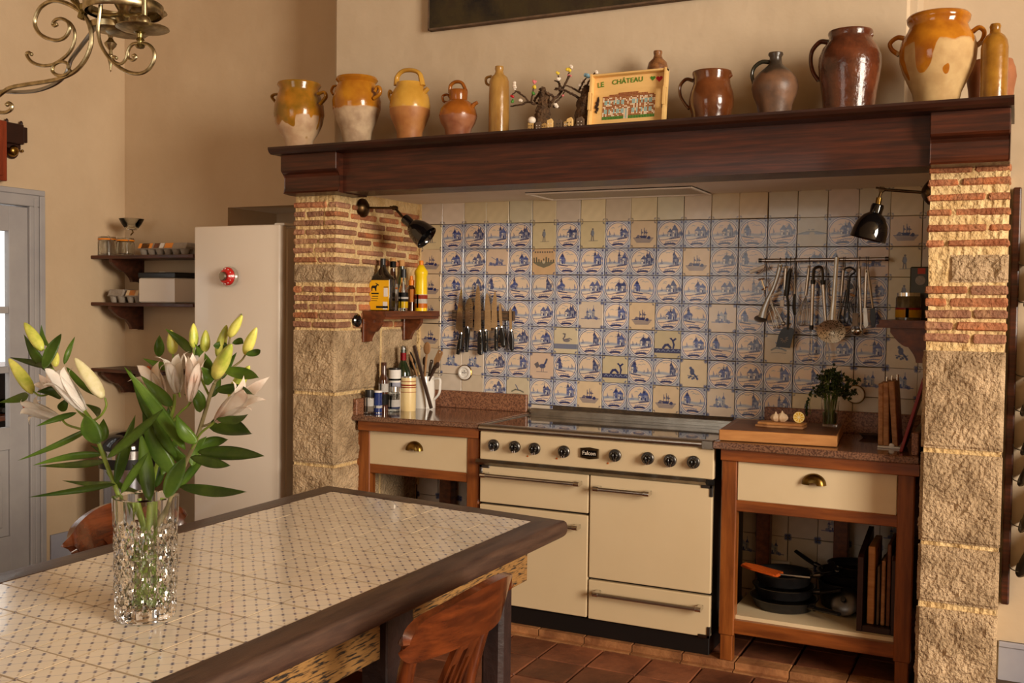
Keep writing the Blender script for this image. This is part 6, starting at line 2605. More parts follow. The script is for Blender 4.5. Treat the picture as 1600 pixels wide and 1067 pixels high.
# skimmer
t = utensil('skimmer', 'big round perforated skimmer with long flat handle over the rail', V_(215, 140, yr - .02))
ysk = yr - .020
bm = BM()
A = [V_(222, 128, ysk), V_(210, 300, ysk), V_(196, 520, ysk), V_(180, 720, ysk)]
tube(bm, A, [.0092, .009, .010, .014], seg=8, flat=.18, flat_axis=(1, 0, 0))
obj('handle', bm, steel_worn, t, smooth=True)
bm = BM()
cs = V_(172, 815, ysk)
ks = mpp(cs)
lathe(bm, [(0, .010), (.020, .008), (.036, .002), (22 * ks, -.004), (22 * ks, -.006), (.034, 0), (.019, .005), (0, .007)], c=cs, axis=(0, 1, .12), seg=36, sy=.83)
perf = M('perforated_steel', srgb(190, 178, 156), srgb(60, 54, 46), rough=.4, metal=.85, scale=210, detail=0, ramp=(.56, .66))
obj('bowl', bm, perf, t, smooth=True, ang=60)
bm = BM()
tube(bm, spline([V_(222, 132, ysk), Vector((V_(222, 118).x, yr - .004, ra.z + .016)), Vector((V_(222, 118).x, yr + .012, ra.z + .006))], 4), .004, seg=6)
obj('hook', bm, steel_worn, t, smooth=True)
# serving spoon behind
t = utensil('serving_fork', 'slim steel handled tool right of the skimmer handle', V_(275, 240))
bm = BM()
tube(bm, [V_(284, 228), V_(268, 420), V_(262, 490)], [.006, .007, .0055], seg=10)
obj('handle', bm, steel, t, smooth=True)
bm = BM()
tube(bm, [V_(262, 488), V_(248, 620), V_(236, 700)], [.003, .003, .006], seg=8, flat=.5, flat_axis=(1, 0, 0))
obj('shaft', bm, steel_dark, t, smooth=True)
hook(t, V_(284, 232))
# rotary beater in black iron
t = utensil('rotary_beater', 'black iron hand beater with looped handle on the hanging rail', V_(330, 250))
bm = BM()
tube(bm, spline([V_(300, 232), V_(350, 226), V_(390, 250), V_(388, 270), V_(350, 300), V_(340, 350)], 5), .004, seg=8)
obj('loop_handle', bm, iron_black, t, smooth=True)
bm = BM()
lathe(bm, [(0, -.004), (.013, -.004), (.013, .004), (0, .004)], c=V_(345, 400), axis=(0, -1, 0), seg=18)
tube(bm, [V_(335, 340), V_(320, 560)], .006, seg=8)
obj('gear', bm, iron_black, t, smooth=True, ang=50)
for (xa, xb) in ((300, 250), (318, 288), (330, 342)):
    bm = BM()
    tube(bm, spline([V_(xa + 8, 430), V_(xa - 14, 540), V_(xb, 690), V_(xb + 20, 740), V_(xb + 44, 690), V_(xa + 20, 540)], 5), .0028, seg=6)
    obj('beater', bm, iron_black, t, smooth=True)
bm = BM()
tube(bm, [V_(345, 470), V_(390, 490)], .005, seg=8)
obj('crank_knob', bm, spoon_wood, t, smooth=True)
hook(t, V_(300, 236))
# ladle
t = utensil('ladle', 'steel ladle hanging with its bowl to the left, near the rail end', V_(435, 220))
bm = BM()
tube(bm, spline([V_(432, 212), V_(432, 330), V_(440, 520), V_(448, 700), V_(445, 800)], 5), [.005, .0075, .005, .0045, .004], seg=8, flat=.5, flat_axis=(1, 0, 0))
obj('handle', bm, steel, t, smooth=True)
bm = BM()
lc_ = V_(408, 812)
prof = [(.0262, 0.004)]
for q in range(8):
    a_ = (math.pi / 2) * q / 7
    prof.append((.026 * math.cos(a_), -.024 * math.sin(a_)))
inn = [(r * .95, h * .95 + .0006) for r, h in reversed(prof[:-1])]
lathe(bm, [(r, h) for r, h in prof[:-1]] + [(0, -.024)], c=lc_, axis=(-.1, -.25, 1), seg=24)
lathe(bm, [(0, -.0225)] + inn, c=lc_, axis=(-.1, -.25, 1), seg=24)
obj('bowl', bm, chrome, t, smooth=True)
hook(t, V_(434, 216))
t = utensil('basting_brush', 'short white-headed brush hanging beside the ladle', V_(415, 650))
bm = BM()
box(bm, V_(384, 0).x, V_(442, 0).x, yr - .012, yr - .002, V_(0, 762).z, V_(0, 640).z, bev=.003)
obj('head', bm, pulp, t)
bm = BM()
tube(bm, [V_(420, 640), V_(428, 450), V_(430, 330)], .003, seg=6)
obj('wire', bm, steel_dark, t)
t = utensil('palette_knife', 'flat palette knife hanging between ladle and dark silicone spatula', V_(490, 250))
bm = BM()
tube(bm, [V_(496, 245), V_(490, 420), V_(484, 600)], [.006, .0062, .005], seg=8, flat=.4, flat_axis=(1, 0, 0))
obj('handle', bm, steel, t, smooth=True)
bm = BM()
A = [V_(*p) for p in [(468, 600), (500, 600), (512, 760), (490, 785), (470, 760)]]
prism(bm, [(p.x, p.z) for p in A], (0, yr - .004, 0), (1, 0, 0), (0, 0, 1), (0, -1, 0), -.001, .001)
obj('blade', bm, steel_worn, t)
hook(t, V_(497, 250))
t = utensil('silicone_spatula', 'dark silicone spatula with steel handle, rightmost on the hanging rail', V_(525, 250, yr - .012))
bm = BM()
tube(bm, [V_(512, 250, yr - .012), V_(530, 400, yr - .012), V_(556, 600, yr - .012)], [.004, .005, .004], seg=8)
obj('handle', bm, steel, t, smooth=True)
bm = BM()
A = [V_(*p, yr - .012) for p in [(532, 605), (576, 598), (584, 690), (575, 775), (545, 780), (530, 700)]]
prism(bm, [(p.x, p.z) for p in A], (0, yr - .012, 0), (1, 0, 0), (0, 0, 1), (0, -1, 0), -.003, .003, bev=.001)
obj('head', bm, black_plastic, t)
hook(t, V_(513, 255, yr - .012))

# ------------------------------------------------------------------ sockets


def socket(label, u, v):
    c = onY(u, v, -.002)
    t = thing('wall_socket', label, 'socket', c, 'round sockets on the tiles')
    bm = BM()
    lathe(bm, [(0, 0), (.0405, 0), (.041, .005), (.038, .008), (0, .002)], c=c, axis=(0, -1, 0), seg=32)
    obj('dark_ring', bm, brass_old, t, smooth=True)
    bm = BM()
    lathe(bm, [(0, .009), (.037, .0085), (.035, .013), (.027, .014), (.024, .011), (.020, .0085), (0, .0085)], c=c, axis=(0, -1, 0), seg=32)
    obj('plate', bm, white_china, t, smooth=True)
    bm = BM()
    for (dx, dz) in ((-.0095, 0), (.0095, 0), (0, .009), (0, -.001)):
        lathe(bm, [(0, 0), (.0026, 0), (.0026, .002), (0, .002)], c=c + Vector((dx, -.0085, dz)), axis=(0, -1, 0), seg=8)
    obj('pin_holes', bm, ink_black, t)['kind'] = 'stuff'
    return t


socket('round white socket on the tiles right of the utensil jug', 727, 582)
socket('round white socket on the tiles behind the parsley glass', 1337, 616)
c = onY(1216, 889, -.01)
t = thing('junction_box', 'square white wall box low on the tiles behind the pans', 'socket', c)
k = mpp(c)
bm = BM()
box(bm, c.x - 19 * k, c.x + 19 * k, -.030, 0, c.z - 13 * k, c.z + 14 * k, bev=.004)
obj('case', bm, white_plastic, t)
bm = BM()
box(bm, c.x - 15 * k, c.x + 15 * k, -.036, -.028, c.z - 9 * k, c.z + 9 * k, bev=.003)
obj('cover', bm, paper_white, t)

def lx(u, x):
    return Vector((0, onX(u, 640, x).y, 0))


# ------------------------------------------------------------------ on the left worktop
def base_on(u, v, z=TZ):
    return onZ(u, v, z)


def prof_at(u, y, lst):
    return lst


p = lx(577, -.087)
bottle('salt_grinder', 'small grinder of pale salt with black cap at the left end of the worktop', 577, p.y, [(618, 6), (622, 6.6), (643, 6.8)], glass_thin,
       ([(609, 6.6), (613, 7), (620, 6.8)], black_plastic), [('label', 622, 634, 6.95, paper_white), ('contents', 634, 642.5, 6.9, pulp)], zb=TZ, group='jars and bottles on the left worktop', cat='grinder')
p = lx(590.5, -.060)
bottle('salt_can', 'dark blue cylindrical can with white lid in front of the brown bottle', 590.5, p.y, [(612.5, 6.6), (645.5, 6.6)], blue_can,
       ([(610.2, 6.7), (613, 6.7)], paper_white), [('base_band', 643.6, 645.3, 6.75, chrome), ('print', 633, 637, 6.75, paper_white)], zb=TZ, group='jars and bottles on the left worktop', cat='can')
p = lx(599, -.084)
bottle('vinegar_bottle', 'brown glass bottle with pale label at the left end of the worktop', 599, p.y, [(567, 4), (572, 4.2), (585, 4.4), (592, 7), (597, 7.6), (640, 7.6)], brown_glass,
       ([(566, 4.4), (571, 4.4)], brown_glass), [('label', 599, 612, 7.8, paper_white), ('print', 615, 632, 7.75, ink_black)], zb=TZ, group='jars and bottles on the left worktop')
p = lx(615.5, -.050)
bottle('spice_jar', 'squat jar with brushed steel lid and white label next to the blue can', 615.5, p.y, [(612, 8), (616, 9.2), (640, 9.2)], glass_thin,
       ([(604, 9.2), (611.5, 9.4)], steel), [('label', 624, 636, 9.4, paper_white), ('print', 635, 638, 9.45, ink_blue), ('contents', 617, 624, 9.0, pulp)], zb=TZ, group='jars and bottles on the left worktop', cat='jar')
bottle('flour_canister', 'tall white cardboard canister with black lid behind the steel-lidded jar', 616.5, lx(616.5, -.080).y, [(577, 9.6), (634, 9.6)], paper_white,
       ([(574.5, 9.8), (577.4, 9.8)], black_plastic), [('print', 591, 594, 9.7, ink_black), ('tint_band', 597, 606, 9.7, M('pale_lilac', srgb(206, 208, 224), rough=.6))], zb=TZ, group='jars and bottles on the left worktop', cat='canister')
p = lx(638, -.022)
bottle('cream_crock', 'cream coloured tall crock with red script in front of the white jug', 638, p.y, [(589.5, 11.4), (592, 11.8), (620, 12), (637, 11.8), (638.5, 11.4)], cream_china,
       ([(587.6, 11.0), (590.5, 11.4)], cutlery_grey), [('red_script', 594.6, 595.8, 12.0, ink_red), ('red_script', 600, 602.2, 12.15, ink_red), ('red_script', 604, 605.2, 12.2, ink_red), ('red_script', 611.5, 612.4, 12.2, ink_red)], zb=TZ, group='jars and bottles on the left worktop', cat='crock', seg=28)
# white jug full of utensils
yj = -.105
c, pr = LP(661, yj, [(587, 17), (590, 17.5), (612, 19), (633, 19.5)], TZ)
jg = thing('utensil_jug', 'white china jug crammed with wooden spoons on the left worktop', 'jug', (c.x, yj, TZ))
bm = BM()
lathe(bm, [(0, TZ)] + pr + [(pr[-1][0] - .004, pr[-1][1]), (pr[-1][0] - .005, TZ + .02), (0, TZ + .018)], c=(c.x, yj, 0), seg=30)
obj('body', bm, white_china, jg, smooth=True, ang=60)
bm = BM()
tube(bm, spline([onY(677, 592, yj), onY(687, 592, yj), onY(687.5, 603, yj), onY(686, 615, yj), onY(678, 625, yj)], 5), .0058, seg=8, flat=1.5, flat_axis=(1, 0, 0))
obj('handle', bm, white_china, jg, smooth=True)
zj = pr[-1][1]


def in_jug(name, label, top_uv, foot_off, make, yo=0.0):
    """a utensil standing in the jug: from a foot inside to a point above the rim"""
    T_ = onY(top_uv[0], top_uv[1], yj + yo)
    F_ = Vector((c.x + foot_off[0], yj + foot_off[1], TZ + .03))
    t = thing(name, label, 'utensil', F_, 'utensils in the white jug')
    make(t, F_, T_)
    return t


def spoon_head(t, F_, T_, r, L_, m_, hw=.006, tilt=.3):
    ax = (T_ - F_).normalized()
    neck = T_ - ax * L_
    bm = BM()
    tube(bm, [F_, neck], [hw * .8, hw], seg=8)
    obj('handle', bm, m_, t, smooth=True)
    bm = BM()
    M_ = Matrix((ax.cross(Vector((0, 1, 0))).normalized(), ax, ax.cross(ax.cross(Vector((0, 1, 0)))).normalized())).transposed().to_4x4()
    M_.translation = (neck + T_) / 2
    bmesh.ops.create_uvsphere(bm, u_segments=16, v_segments=10, radius=1, matrix=M_ @ Matrix.Diagonal((r, L_ / 2, .006, 1)))
    obj('bowl', bm, m_, t, smooth=True)


in_jug('wooden_spoon', 'pale wooden spoon with oval bowl standing upright in the jug', (668, 534), (.006, -.012), lambda t, F_, T_: spoon_head(t, F_, T_, .022, .066, spoon_wood), -.01)


def flat_head(t, F_, T_, w, L_, m_, m2=None):
    ax = (T_ - F_).normalized()
    s = ax.cross(Vector((0, 1, 0))).normalized()
    n = s.cross(ax)
    neck = T_ - ax * L_
    bm = BM()
    tube(bm, [F_, neck], .006, seg=8)
    obj('handle', bm, m2 or m_, t, smooth=True)
    bm = BM()
    prism(bm, [(-w * .35, 0), (w * .35, 0), (w, L_ * .35), (w * .9, L_ * .95), (w * .6, L_), (-w * .7, L_), (-w * .95, L_ * .9), (-w, L_ * .3)], neck, s, ax, n, -.003, .003, bev=.001)
    h = obj('blade', bm, m_, t)
    bm = BM()
    lathe(bm, [(0, 0), (.0035, 0), (0, .0008)], c=T_ - ax * .01 - n * 0 + Vector((0, -.0035, 0)), axis=(0, -1, 0), seg=10)
    obj('hang_hole', bm, white_china, h)


in_jug('wooden_spatula', 'wide brown wooden spatula leaning to the right in the jug', (689, 548), (-.02, -.005), lambda t, F_, T_: flat_head(t, F_, T_, .017, .085, spoon_wood, spoon_dark), -.01)
in_jug('wooden_spoon', 'small dark wooden spoon leaning right in front of the brown spatula', (686, 566), (-.022, -.02), lambda t, F_, T_: spoon_head(t, F_, T_, .0135, .036, spoon_dark, .0055), -.03)
in_jug('wooden_spatula', 'black spatula leaning left behind the wine bottle in the jug', (637, 551), (.025, .012), lambda t, F_, T_: flat_head(t, F_, T_, .022, .10, black_plastic), .02)
in_jug('wooden_spoon', 'thin pale stick leaning left in the jug', (640, 553), (.022, -.004), lambda t, F_, T_: spoon_head(t, F_, T_, .008, .05, spoon_wood, .005), .0)
in_jug('wooden_spoon', 'middle wooden spoon handle behind the upright pale spoon', (663, 557), (.0, .014), lambda t, F_, T_: spoon_head(t, F_, T_, .010, .05, spoon_dark, .0055), .012)
in_jug('wooden_spatula', 'grey steel spatula edge showing right of the upright spoon', (675, 562), (-.004, .016), lambda t, F_, T_: flat_head(t, F_, T_, .010, .07, cutlery_grey, steel_dark), .012)
# dark stick leaning against the front of the jug
T_, B_ = onY(647, 540, yj - .062), onY(674, 630, yj - .075)
B_.z = TZ + .006
st = thing('wooden_stick', 'flat dark wooden stick leaning across the front of the white jug', 'stick', B_)
ax = (T_ - B_).normalized()
s = ax.cross(Vector((0, 1, 0))).normalized()
n = s.cross(ax)
bm = BM()
obox(bm, (T_ + B_) / 2, s, ax, n, .0098, (T_ - B_).length / 2, .004, bev=.002)
obj('stick', bm, spoon_dark, st)
# wine bottle behind
pw = lx(629.5, -.073).y
bottle('wine_bottle', 'green wine bottle with red neck band behind the white jug', 629.5, pw, [(545, 4), (563, 4.2), (570, 7), (578, 11), (584, 12), (633, 12)], dark_glass,
       ([(541, 4.2), (546, 4.2)], cutlery_grey), [('neck_band', 551, 563, 4.6, paint_red), ('label', 592, 620, 12.2, paper_white)], zb=TZ, group='jars and bottles on the left worktop')
bm = BM()
a = onY(629.5, 541, pw)
tube(bm, [a, a + Vector((.022, -.01, -.004))], [.005, .004], seg=8)
w_ = [o for o in bpy.data.objects if o.get('label', '').startswith('green wine bottle')][0]
obj('pourer', bm, cutlery_grey, w_, smooth=True)

# ------------------------------------------------------------------ on the right worktop
bl = base_on(1123, 688.5)
brr = base_on(1307.7, 699.5)
cb = thing('chopping_board', 'thick wooden chopping board lying on the right worktop', 'chopping board', ((bl + brr) / 2))
exb = (brr - bl)
exb.z = 0
wB = exb.length
exb = exb.normalized()
eyb = Vector((-exb.y, exb.x, 0))
thk = onY(1307.7, 682, brr.y).z - TZ + .002
M_ = Matrix((exb, eyb, Vector((0, 0, 1)))).transposed().to_4x4()
M_.translation = Vector((bl.x, bl.y, TZ))
DB = .43
bm = BM()
box(bm, 0, wB, 0, DB, 0.002, thk, bev=.003, M_=M_)
obj('slab', bm, board_wood, cb)
bm = BM()
box(bm, .004, wB - .004, .004, DB - .004, thk - .001, thk + .0006, M_=M_)
top_ = obj('cutting_face', bm, board_dark, cb)
bm = BM()
for (x0, x1, y0, y1) in ((.02, wB - .02, .016, .021), (.02, wB - .02, DB - .021, DB - .016), (.02, .025, .021, DB - .021), (wB - .025, wB - .02, .021, DB - .021)):
    box(bm, x0, x1, y0, y1, thk + .0004, thk + .0010, M_=M_)
obj('juice_groove', bm, shelf_brown, cb)['kind'] = 'stuff'
ZB = TZ + thk + .0008
a, b = onZ(1187, 667, ZB), onZ(1262, 667, ZB)
for k in range(2):
    t = thing('thin_board', ['lower thin serving board on the thick chopping board', 'upper thin serving board carrying the garlic and lemon'][k], 'board', ((a.x + b.x) / 2, (a.y + b.y) / 2, ZB + k * .011), 'thin boards on the chopping board')
    bm = BM()
    prism(bm, [(-.02 + k * .01, .004), (.03, -.008), ((b.x - a.x) - k * .004, .0), ((b.x - a.x) + .002, .085), (.02, .095), (-.005, .06)], (a.x, a.y, ZB + k * .011), (1, 0, 0), (0, 1, 0), (0, 0, 1), .0005, .0105, bev=.002)
    obj('slab', bm, [board_end, board_wood][k], t)
ZG = ZB + .022
yg = a.y + .045
for k, (u, v, r) in enumerate(((1212, 651, 8), (1222, 651, 9))):
    c = onY(u, v, yg + .004 * k)
    kk = mpp(c)
    t = thing('garlic_bulb', ['smaller left garlic bulb on the thin board', 'right garlic bulb beside the cut lemon'][k], 'garlic', (c.x, c.y, ZG), 'garlic bulbs')
    R_ = r * kk
    bm = BM()
    lathe(bm, [(0, 0), (R_ * .5, .001), (R_ * .95, R_ * .5), (R_, R_ * .8), (R_ * .75, R_ * 1.25), (R_ * .3, R_ * 1.5), (R_ * .16, R_ * 1.7), (0, R_ * 1.72)], c=(c.x, c.y, ZG), seg=28, wob=lambda a_, h_: 1 + .07 * math.cos(7 * a_))
    obj('cloves', bm, garlic_m, t, smooth=True)
    bm = BM()
    lathe(bm, [(0, 0), (R_ * .2, 0), (R_ * .12, R_ * .3), (0, R_ * .35)], c=(c.x, c.y, ZG + R_ * 1.6), seg=8)
    obj('stalk', bm, garlic_m, t, smooth=True)
c = onY(1248.3, 647.5, yg)
kk = mpp(c)
R_ = 8.8 * kk
c = Vector((c.x, c.y, ZG + R_ * .98))
lm = thing('cut_lemon', 'halved lemon standing cut side out beside the garlic', 'lemon', (c.x, c.y, ZG))
ax = (CAM - c).normalized() + Vector((.1, 0, .05))
bm = BM()
prof = [(0, -R_ * 1.15), (R_ * .2, -R_ * 1.1)] + [(R_ * math.cos(q), -R_ * math.sin(q)) for q in (1.2, .9, .6, .3, 0)] + [(R_ * .98, .0008), (0, .0008)]
lathe(bm, prof, c=c, axis=ax, seg=28)
obj('peel', bm, lemon_peel, lm, smooth=True, ang=50)
bm = BM()
lathe(bm, [(0, .0005), (R_ * .93, .0005), (R_ * .93, .0014), (0, .0014)], c=c, axis=ax, seg=28)
obj('pith', bm, lemon_pith, lm)
x_, y_, z_ = frame_from(ax)
for q in range(9):
    a0 = 2 * math.pi * q / 9
    bm = BM()
    P_ = []
    for (r, da) in ((.12, 0.0), (.80, -.27), (.86, 0), (.80, .27)):
        P_.append((R_ * r * math.cos(a0 + da), R_ * r * math.sin(a0 + da)))
    prism(bm, P_, c, x_, y_, z_.normalized(), .0012, .0022)
    obj('segment', bm, lemon_flesh, lm)
# parsley in a glass
pg = onZ(1296.5, 666, ZB)
kk = mpp(pg)
gl = thing('water_glass', 'drinking glass of water holding a bunch of parsley on the chopping board', 'glass', pg)
R0_, R1_ = 10.8 * kk, 13.6 * kk
hg = 41 * kk
bm = BM()
lathe(bm, [(0, 0), (R0_, 0), (R1_, hg), (R1_ - .0022, hg), (R0_ - .002, .008), (0, .008)], c=pg, seg=28)
obj('tumbler', bm, glass, gl, smooth=True, ang=50)
bm = BM()
lathe(bm, [(0, .0085), (R0_ - .0026, .0085), (R0_ + (R1_ - R0_) * .55 - .0026, hg * .55), (0, hg * .55)], c=pg, seg=24)
obj('water', bm, water_m, gl, smooth=True, ang=50)
ps = thing('parsley_bunch', 'bunch of dark green parsley standing in the water glass', 'parsley', pg + Vector((0, 0, .01)))
Rp = random.Random(12)
bst = BM()
blf = BM()
for q in range(46):
    an = Rp.uniform(0, 2 * math.pi)
    r0 = R0_ * .7 * math.sqrt(Rp.random())
    f0_ = pg + Vector((r0 * math.cos(an), r0 * math.sin(an), .011))
    rr = R1_ * .8 * math.sqrt(Rp.random())
    m0 = pg + Vector((rr * math.cos(an + .5), rr * math.sin(an + .5), hg))
    sp = Rp.uniform(.2, 1)
    tx = (31 if Rp.random() < .97 else 36) * kk * sp
    e0 = pg + Vector((tx * math.cos(an) + .004, tx * .8 * math.sin(an), hg + (Rp.uniform(14, 50) * (1 - .45 * sp ** 2)) * kk))
    tube(bst, spline([f0_, m0, e0], 4), [.0018, .0011], seg=5)
    for w in range(9):
        c0 = e0 + Vector((Rp.gauss(0, .012), Rp.gauss(0, .012), Rp.gauss(-.004, .011)))
        d0 = Vector((Rp.gauss(0, 1), Rp.gauss(-.3, 1), Rp.gauss(-.3, .7))).normalized()
        s0 = d0.orthogonal().normalized()
        n0 = d0.cross(s0)
        sz = Rp.uniform(.007, .012)
        ring = []
        for q2 in range(11):
            aa = 2 * math.pi * q2 / 11
            rad = sz * (1.0 if q2 % 2 == 0 else .55)
            ring.append(blf.verts.new(c0 + d0 * (math.cos(aa) * rad) + s0 * (math.sin(aa) * rad) + n0 * Rp.uniform(-.002, .002)))
        cv = blf.verts.new(c0 + n0 * .002)
        for q2 in range(11):
            blf.faces.new((cv, ring[q2], ring[(q2 + 1) % 11]))
# a drooping sprig on the left
for q in range(14):
    f_ = q / 13
    c0 = onY(1268 - 8 * math.sin(f_ * 2), 612 + 36 * f_, pg.y - .02)
    d0 = Vector((Rp.gauss(0, 1), -.3, -1 + Rp.gauss(0, .5))).normalized()
    s0 = d0.orthogonal().normalized()
    ring = [blf.verts.new(c0 + d0 * (math.cos(2 * math.pi * k / 9) * .008) + s0 * (math.sin(2 * math.pi * k / 9) * .005)) for k in range(9)]
    blf.faces.new(ring)
tube(bst, spline([pg + Vector((-R1_ * .7, -.005, hg)), onY(1274, 612, pg.y - .02), onY(1265, 628, pg.y - .02), onY(1267, 648, pg.y - .02)], 5), .0012, seg=5)
obj('stems', bst, parsley_stem_m, ps)['kind'] = 'stuff'
obj('leaves', blf, parsley_m, ps)['kind'] = 'stuff'

# three boards in a stand
b0 = base_on(1376, 699.5)
sd = thing('board_stand', 'white-footed stand with steel pegs holding three upright boards at the right pier', 'stand', b0)
yb0 = b0.y
bm = BM()
xs0, xs1 = b0.x - .012, onY(1407, 702, yb0).x
box(bm, xs0, xs1, yb0 - .004, yb0 + .20, TZ, TZ + .008, bev=.002)
ball(bm, ((xs0 + xs1) / 2 + .01, yb0 - .002, TZ + .010), .011, sy=.4)
obj('foot', bm, white_plastic, sd)
zt0 = onY(1376, 600, yb0).z
DBd = .19
for k, (ub0, ub1, ut0, ut1, vt) in enumerate(((1371.5, 1379.5, 1372.5, 1380, 599), (1380, 1388.6, 1380, 1388.6, 597), (1394.5, 1403, 1388, 1397.5, 595.5))):
    t = thing('cutting_board', ['leftmost thin upright cutting board in the stand', 'middle upright cutting board in the stand', 'right upright cutting board leaning apart from the other two'][k], 'cutting board', (onY(ub0, 699, yb0).x, yb0, TZ + .009), 'boards in the stand')
    A0, A1 = onY(ub0, 699, yb0).x, onY(ub1, 699, yb0).x
    B0, B1 = onY(ut0, vt, yb0).x, onY(ut1, vt, yb0).x
    zt_ = onY(ut0, vt, yb0).z
    bm = BM()
    prism(bm, [(A0, TZ + .009), (A1, TZ + .009), (B1, zt_), (B0, zt_ - .002)], (0, 0, 0), (1, 0, 0), (0, 0, 1), (0, 1, 0), yb0, yb0 + DBd, bev=.003)
    obj('slab', bm, board_end, t)
    bm = BM()
    cx = (B0 + B1) / 2 + .012
    lathe(bm, [(0, 0), (.0052, 0), (.0052, .024), (0, .024)], c=(cx, yb0 + .10, zt_ - .002), seg=12)
    obj('peg', bm, chrome, sd, smooth=True, ang=50)
# red board leaning on the pier
A = base_on(1407.5, 707)
B = onX(1443, 585, PXR0 - .006)
rb_ = thing('red_tray', 'dark red thin tray leaning against the right pier beside the boards', 'tray', A)
yb_ = A.y
Bx = PXR0 - .006
Bz = TZ + (onY(1443, 585, yb_).z - TZ)
sl = Vector((Bx - A.x, 0, Bz - TZ - .002))
bm = BM()
obox(bm, Vector((A.x, yb_ + .11, TZ + .003)) + sl / 2, sl, (0, 1, 0), sl.cross(Vector((0, 1, 0))), sl.length / 2, .11, .003, bev=.001)
obj('panel', bm, red_board, rb_)
bm = BM()
obox(bm, Vector((A.x, yb_ + .001, TZ + .003)) + sl / 2, sl, (0, 1, 0), sl.cross(Vector((0, 1, 0))), sl.length / 2, .004, .006, bev=.002)
obj('rim', bm, red_board, rb_)
# dark dish at the back of the worktop
pd = base_on(1362, 683) + Vector((0, -.03, 0))
dk = thing('small_dish', 'small dark wooden dish on the worktop left of the upright boards', 'dish', pd)
bm = BM()
lathe(bm, [(0, 0), (.030, 0), (.048, .016), (.046, .018), (.028, .004), (0, .004)], c=pd, seg=24, sy=.7)
obj('bowl', bm, spoon_dark, dk, smooth=True)
bm = BM()
lathe(bm, [(0, 0), (.020, 0), (.020, .003), (0, .003)], c=pd + Vector((0, 0, .003)), seg=16, sy=.7)
obj('foot_ring', bm, black_plastic, dk)

# ------------------------------------------------------------------ pans on the open shelf
PZ = .215


def pan(label, cx, cy, r, h, z, hd, hl, hz, lid=False, m_=None, name='frying_pan'):
    t = thing(name, label, 'pan', (cx, cy, z), 'pans on the open shelf')
    bm = BM()
    lathe(bm, [(0, 0), (r * .80, 0), (r * .88, .006), (r, h), (r + .003, h + .001), (r - .004, h - .001), (r * .84, .009), (0, .007)], c=(cx, cy, z), seg=40)
    obj('body', bm, m_ or iron_black, t, smooth=True, ang=60)
    if hl:
        d = Vector((math.cos(hd), math.sin(hd), 0))
        a_ = Vector((cx, cy, z + h * .75)) + d * r * .95
        bm = BM()
        tube(bm, spline([a_, a_ + d * .05 + Vector((0, 0, hz * .3)), a_ + d * hl + Vector((0, 0, hz))], 5), [.008, .012, .014, .012], seg=10, flat=.6, flat_axis=d.cross(Vector((0, 0, 1))))
        hh = obj('handle', bm, black_plastic, t, smooth=True)
        bm = BM()
        tube(bm, [a_ - d * .005, a_ + d * .035 + Vector((0, 0, hz * .2))], [.009, .0125], seg=10)
        obj('ferrule', bm, steel_dark, hh, smooth=True)
    bm = BM()
    lathe(bm, [(r + .0035, h - .001), (r + .0045, h + .0015), (r + .001, h + .003), (r - .004, h + .001)], c=(cx, cy, z), seg=40)
    obj('rim', bm, steel_dark, t, smooth=True)
    return t


pan('lowest wide frying pan of the left stack, handle pointing to the right front', 1.865, -.335, .135, .045, PZ, math.radians(-32), .16, .012)
pan('second frying pan in the left stack under the ridged pan', 1.862, -.33, .125, .045, PZ + .048, math.radians(-8), .12, .03)
pan('top square-sided pan of the left stack with the orange holder on its rim', 1.86, -.33, .118, .050, PZ + .098, math.radians(20), .14, .02)
pan('dark pot at the back of the shelf with two lids', 2.10, -.20, .120, .11, PZ, 0, 0, 0, name='cooking_pot')
pan('shallow pan stacked on the pot at the back', 2.10, -.20, .125, .035, PZ + .113, math.radians(160), .13, .05)
pan('small pan on top at the back, its handle standing up', 2.12, -.215, .100, .035, PZ + .152, math.radians(250), .09, .05)
# orange ribbed holder slipped over a handle, lying on the top pan
h0, h1_ = onY(1157, 908, -.42), onY(1216, 921, -.42)
zt_ = PZ + .098 + .053
oh = thing('pot_holder', 'ribbed orange silicone pot holder resting on the stack of pans', 'pot holder', (1.80, -.42, zt_))
ca, cb_ = Vector((h0.x, -.39, zt_ + .02)), Vector((h1_.x + .01, -.43, zt_ + .006))
dr_ = (cb_ - ca).normalized()
sd_ = Vector((-dr_.y, dr_.x, 0)).normalized()
up_ = dr_.cross(sd_)
bm = BM()
L_ = (cb_ - ca).length
prism(bm, [(0, -.016), (L_ * .3, -.030), (L_ * .9, -.034), (L_, -.028), (L_, .028), (L_ * .9, .034), (L_ * .3, .030), (0, .016)], ca, dr_, sd_, up_, -.006, .004, bev=.003)
obj('pad', bm, silicone_orange, oh)
bm = BM()
for q in range(24):
    f_ = .04 + .92 * q / 23
    w = .016 + .016 * min(1, f_ / .3)
    obox(bm, ca + dr_ * (L_ * f_) + up_ * .0045, dr_, sd_, up_, L_ * .014, w, .0022)
obj('ribs', bm, silicone_orange, oh)['kind'] = 'stuff'
bm = BM()
tube(bm, [cb_ - dr_ * .01, cb_ + dr_ * .10 + Vector((.02, .03, .012))], .0045, seg=8)
obj('pan_handle_end', bm, steel, oh, smooth=True)
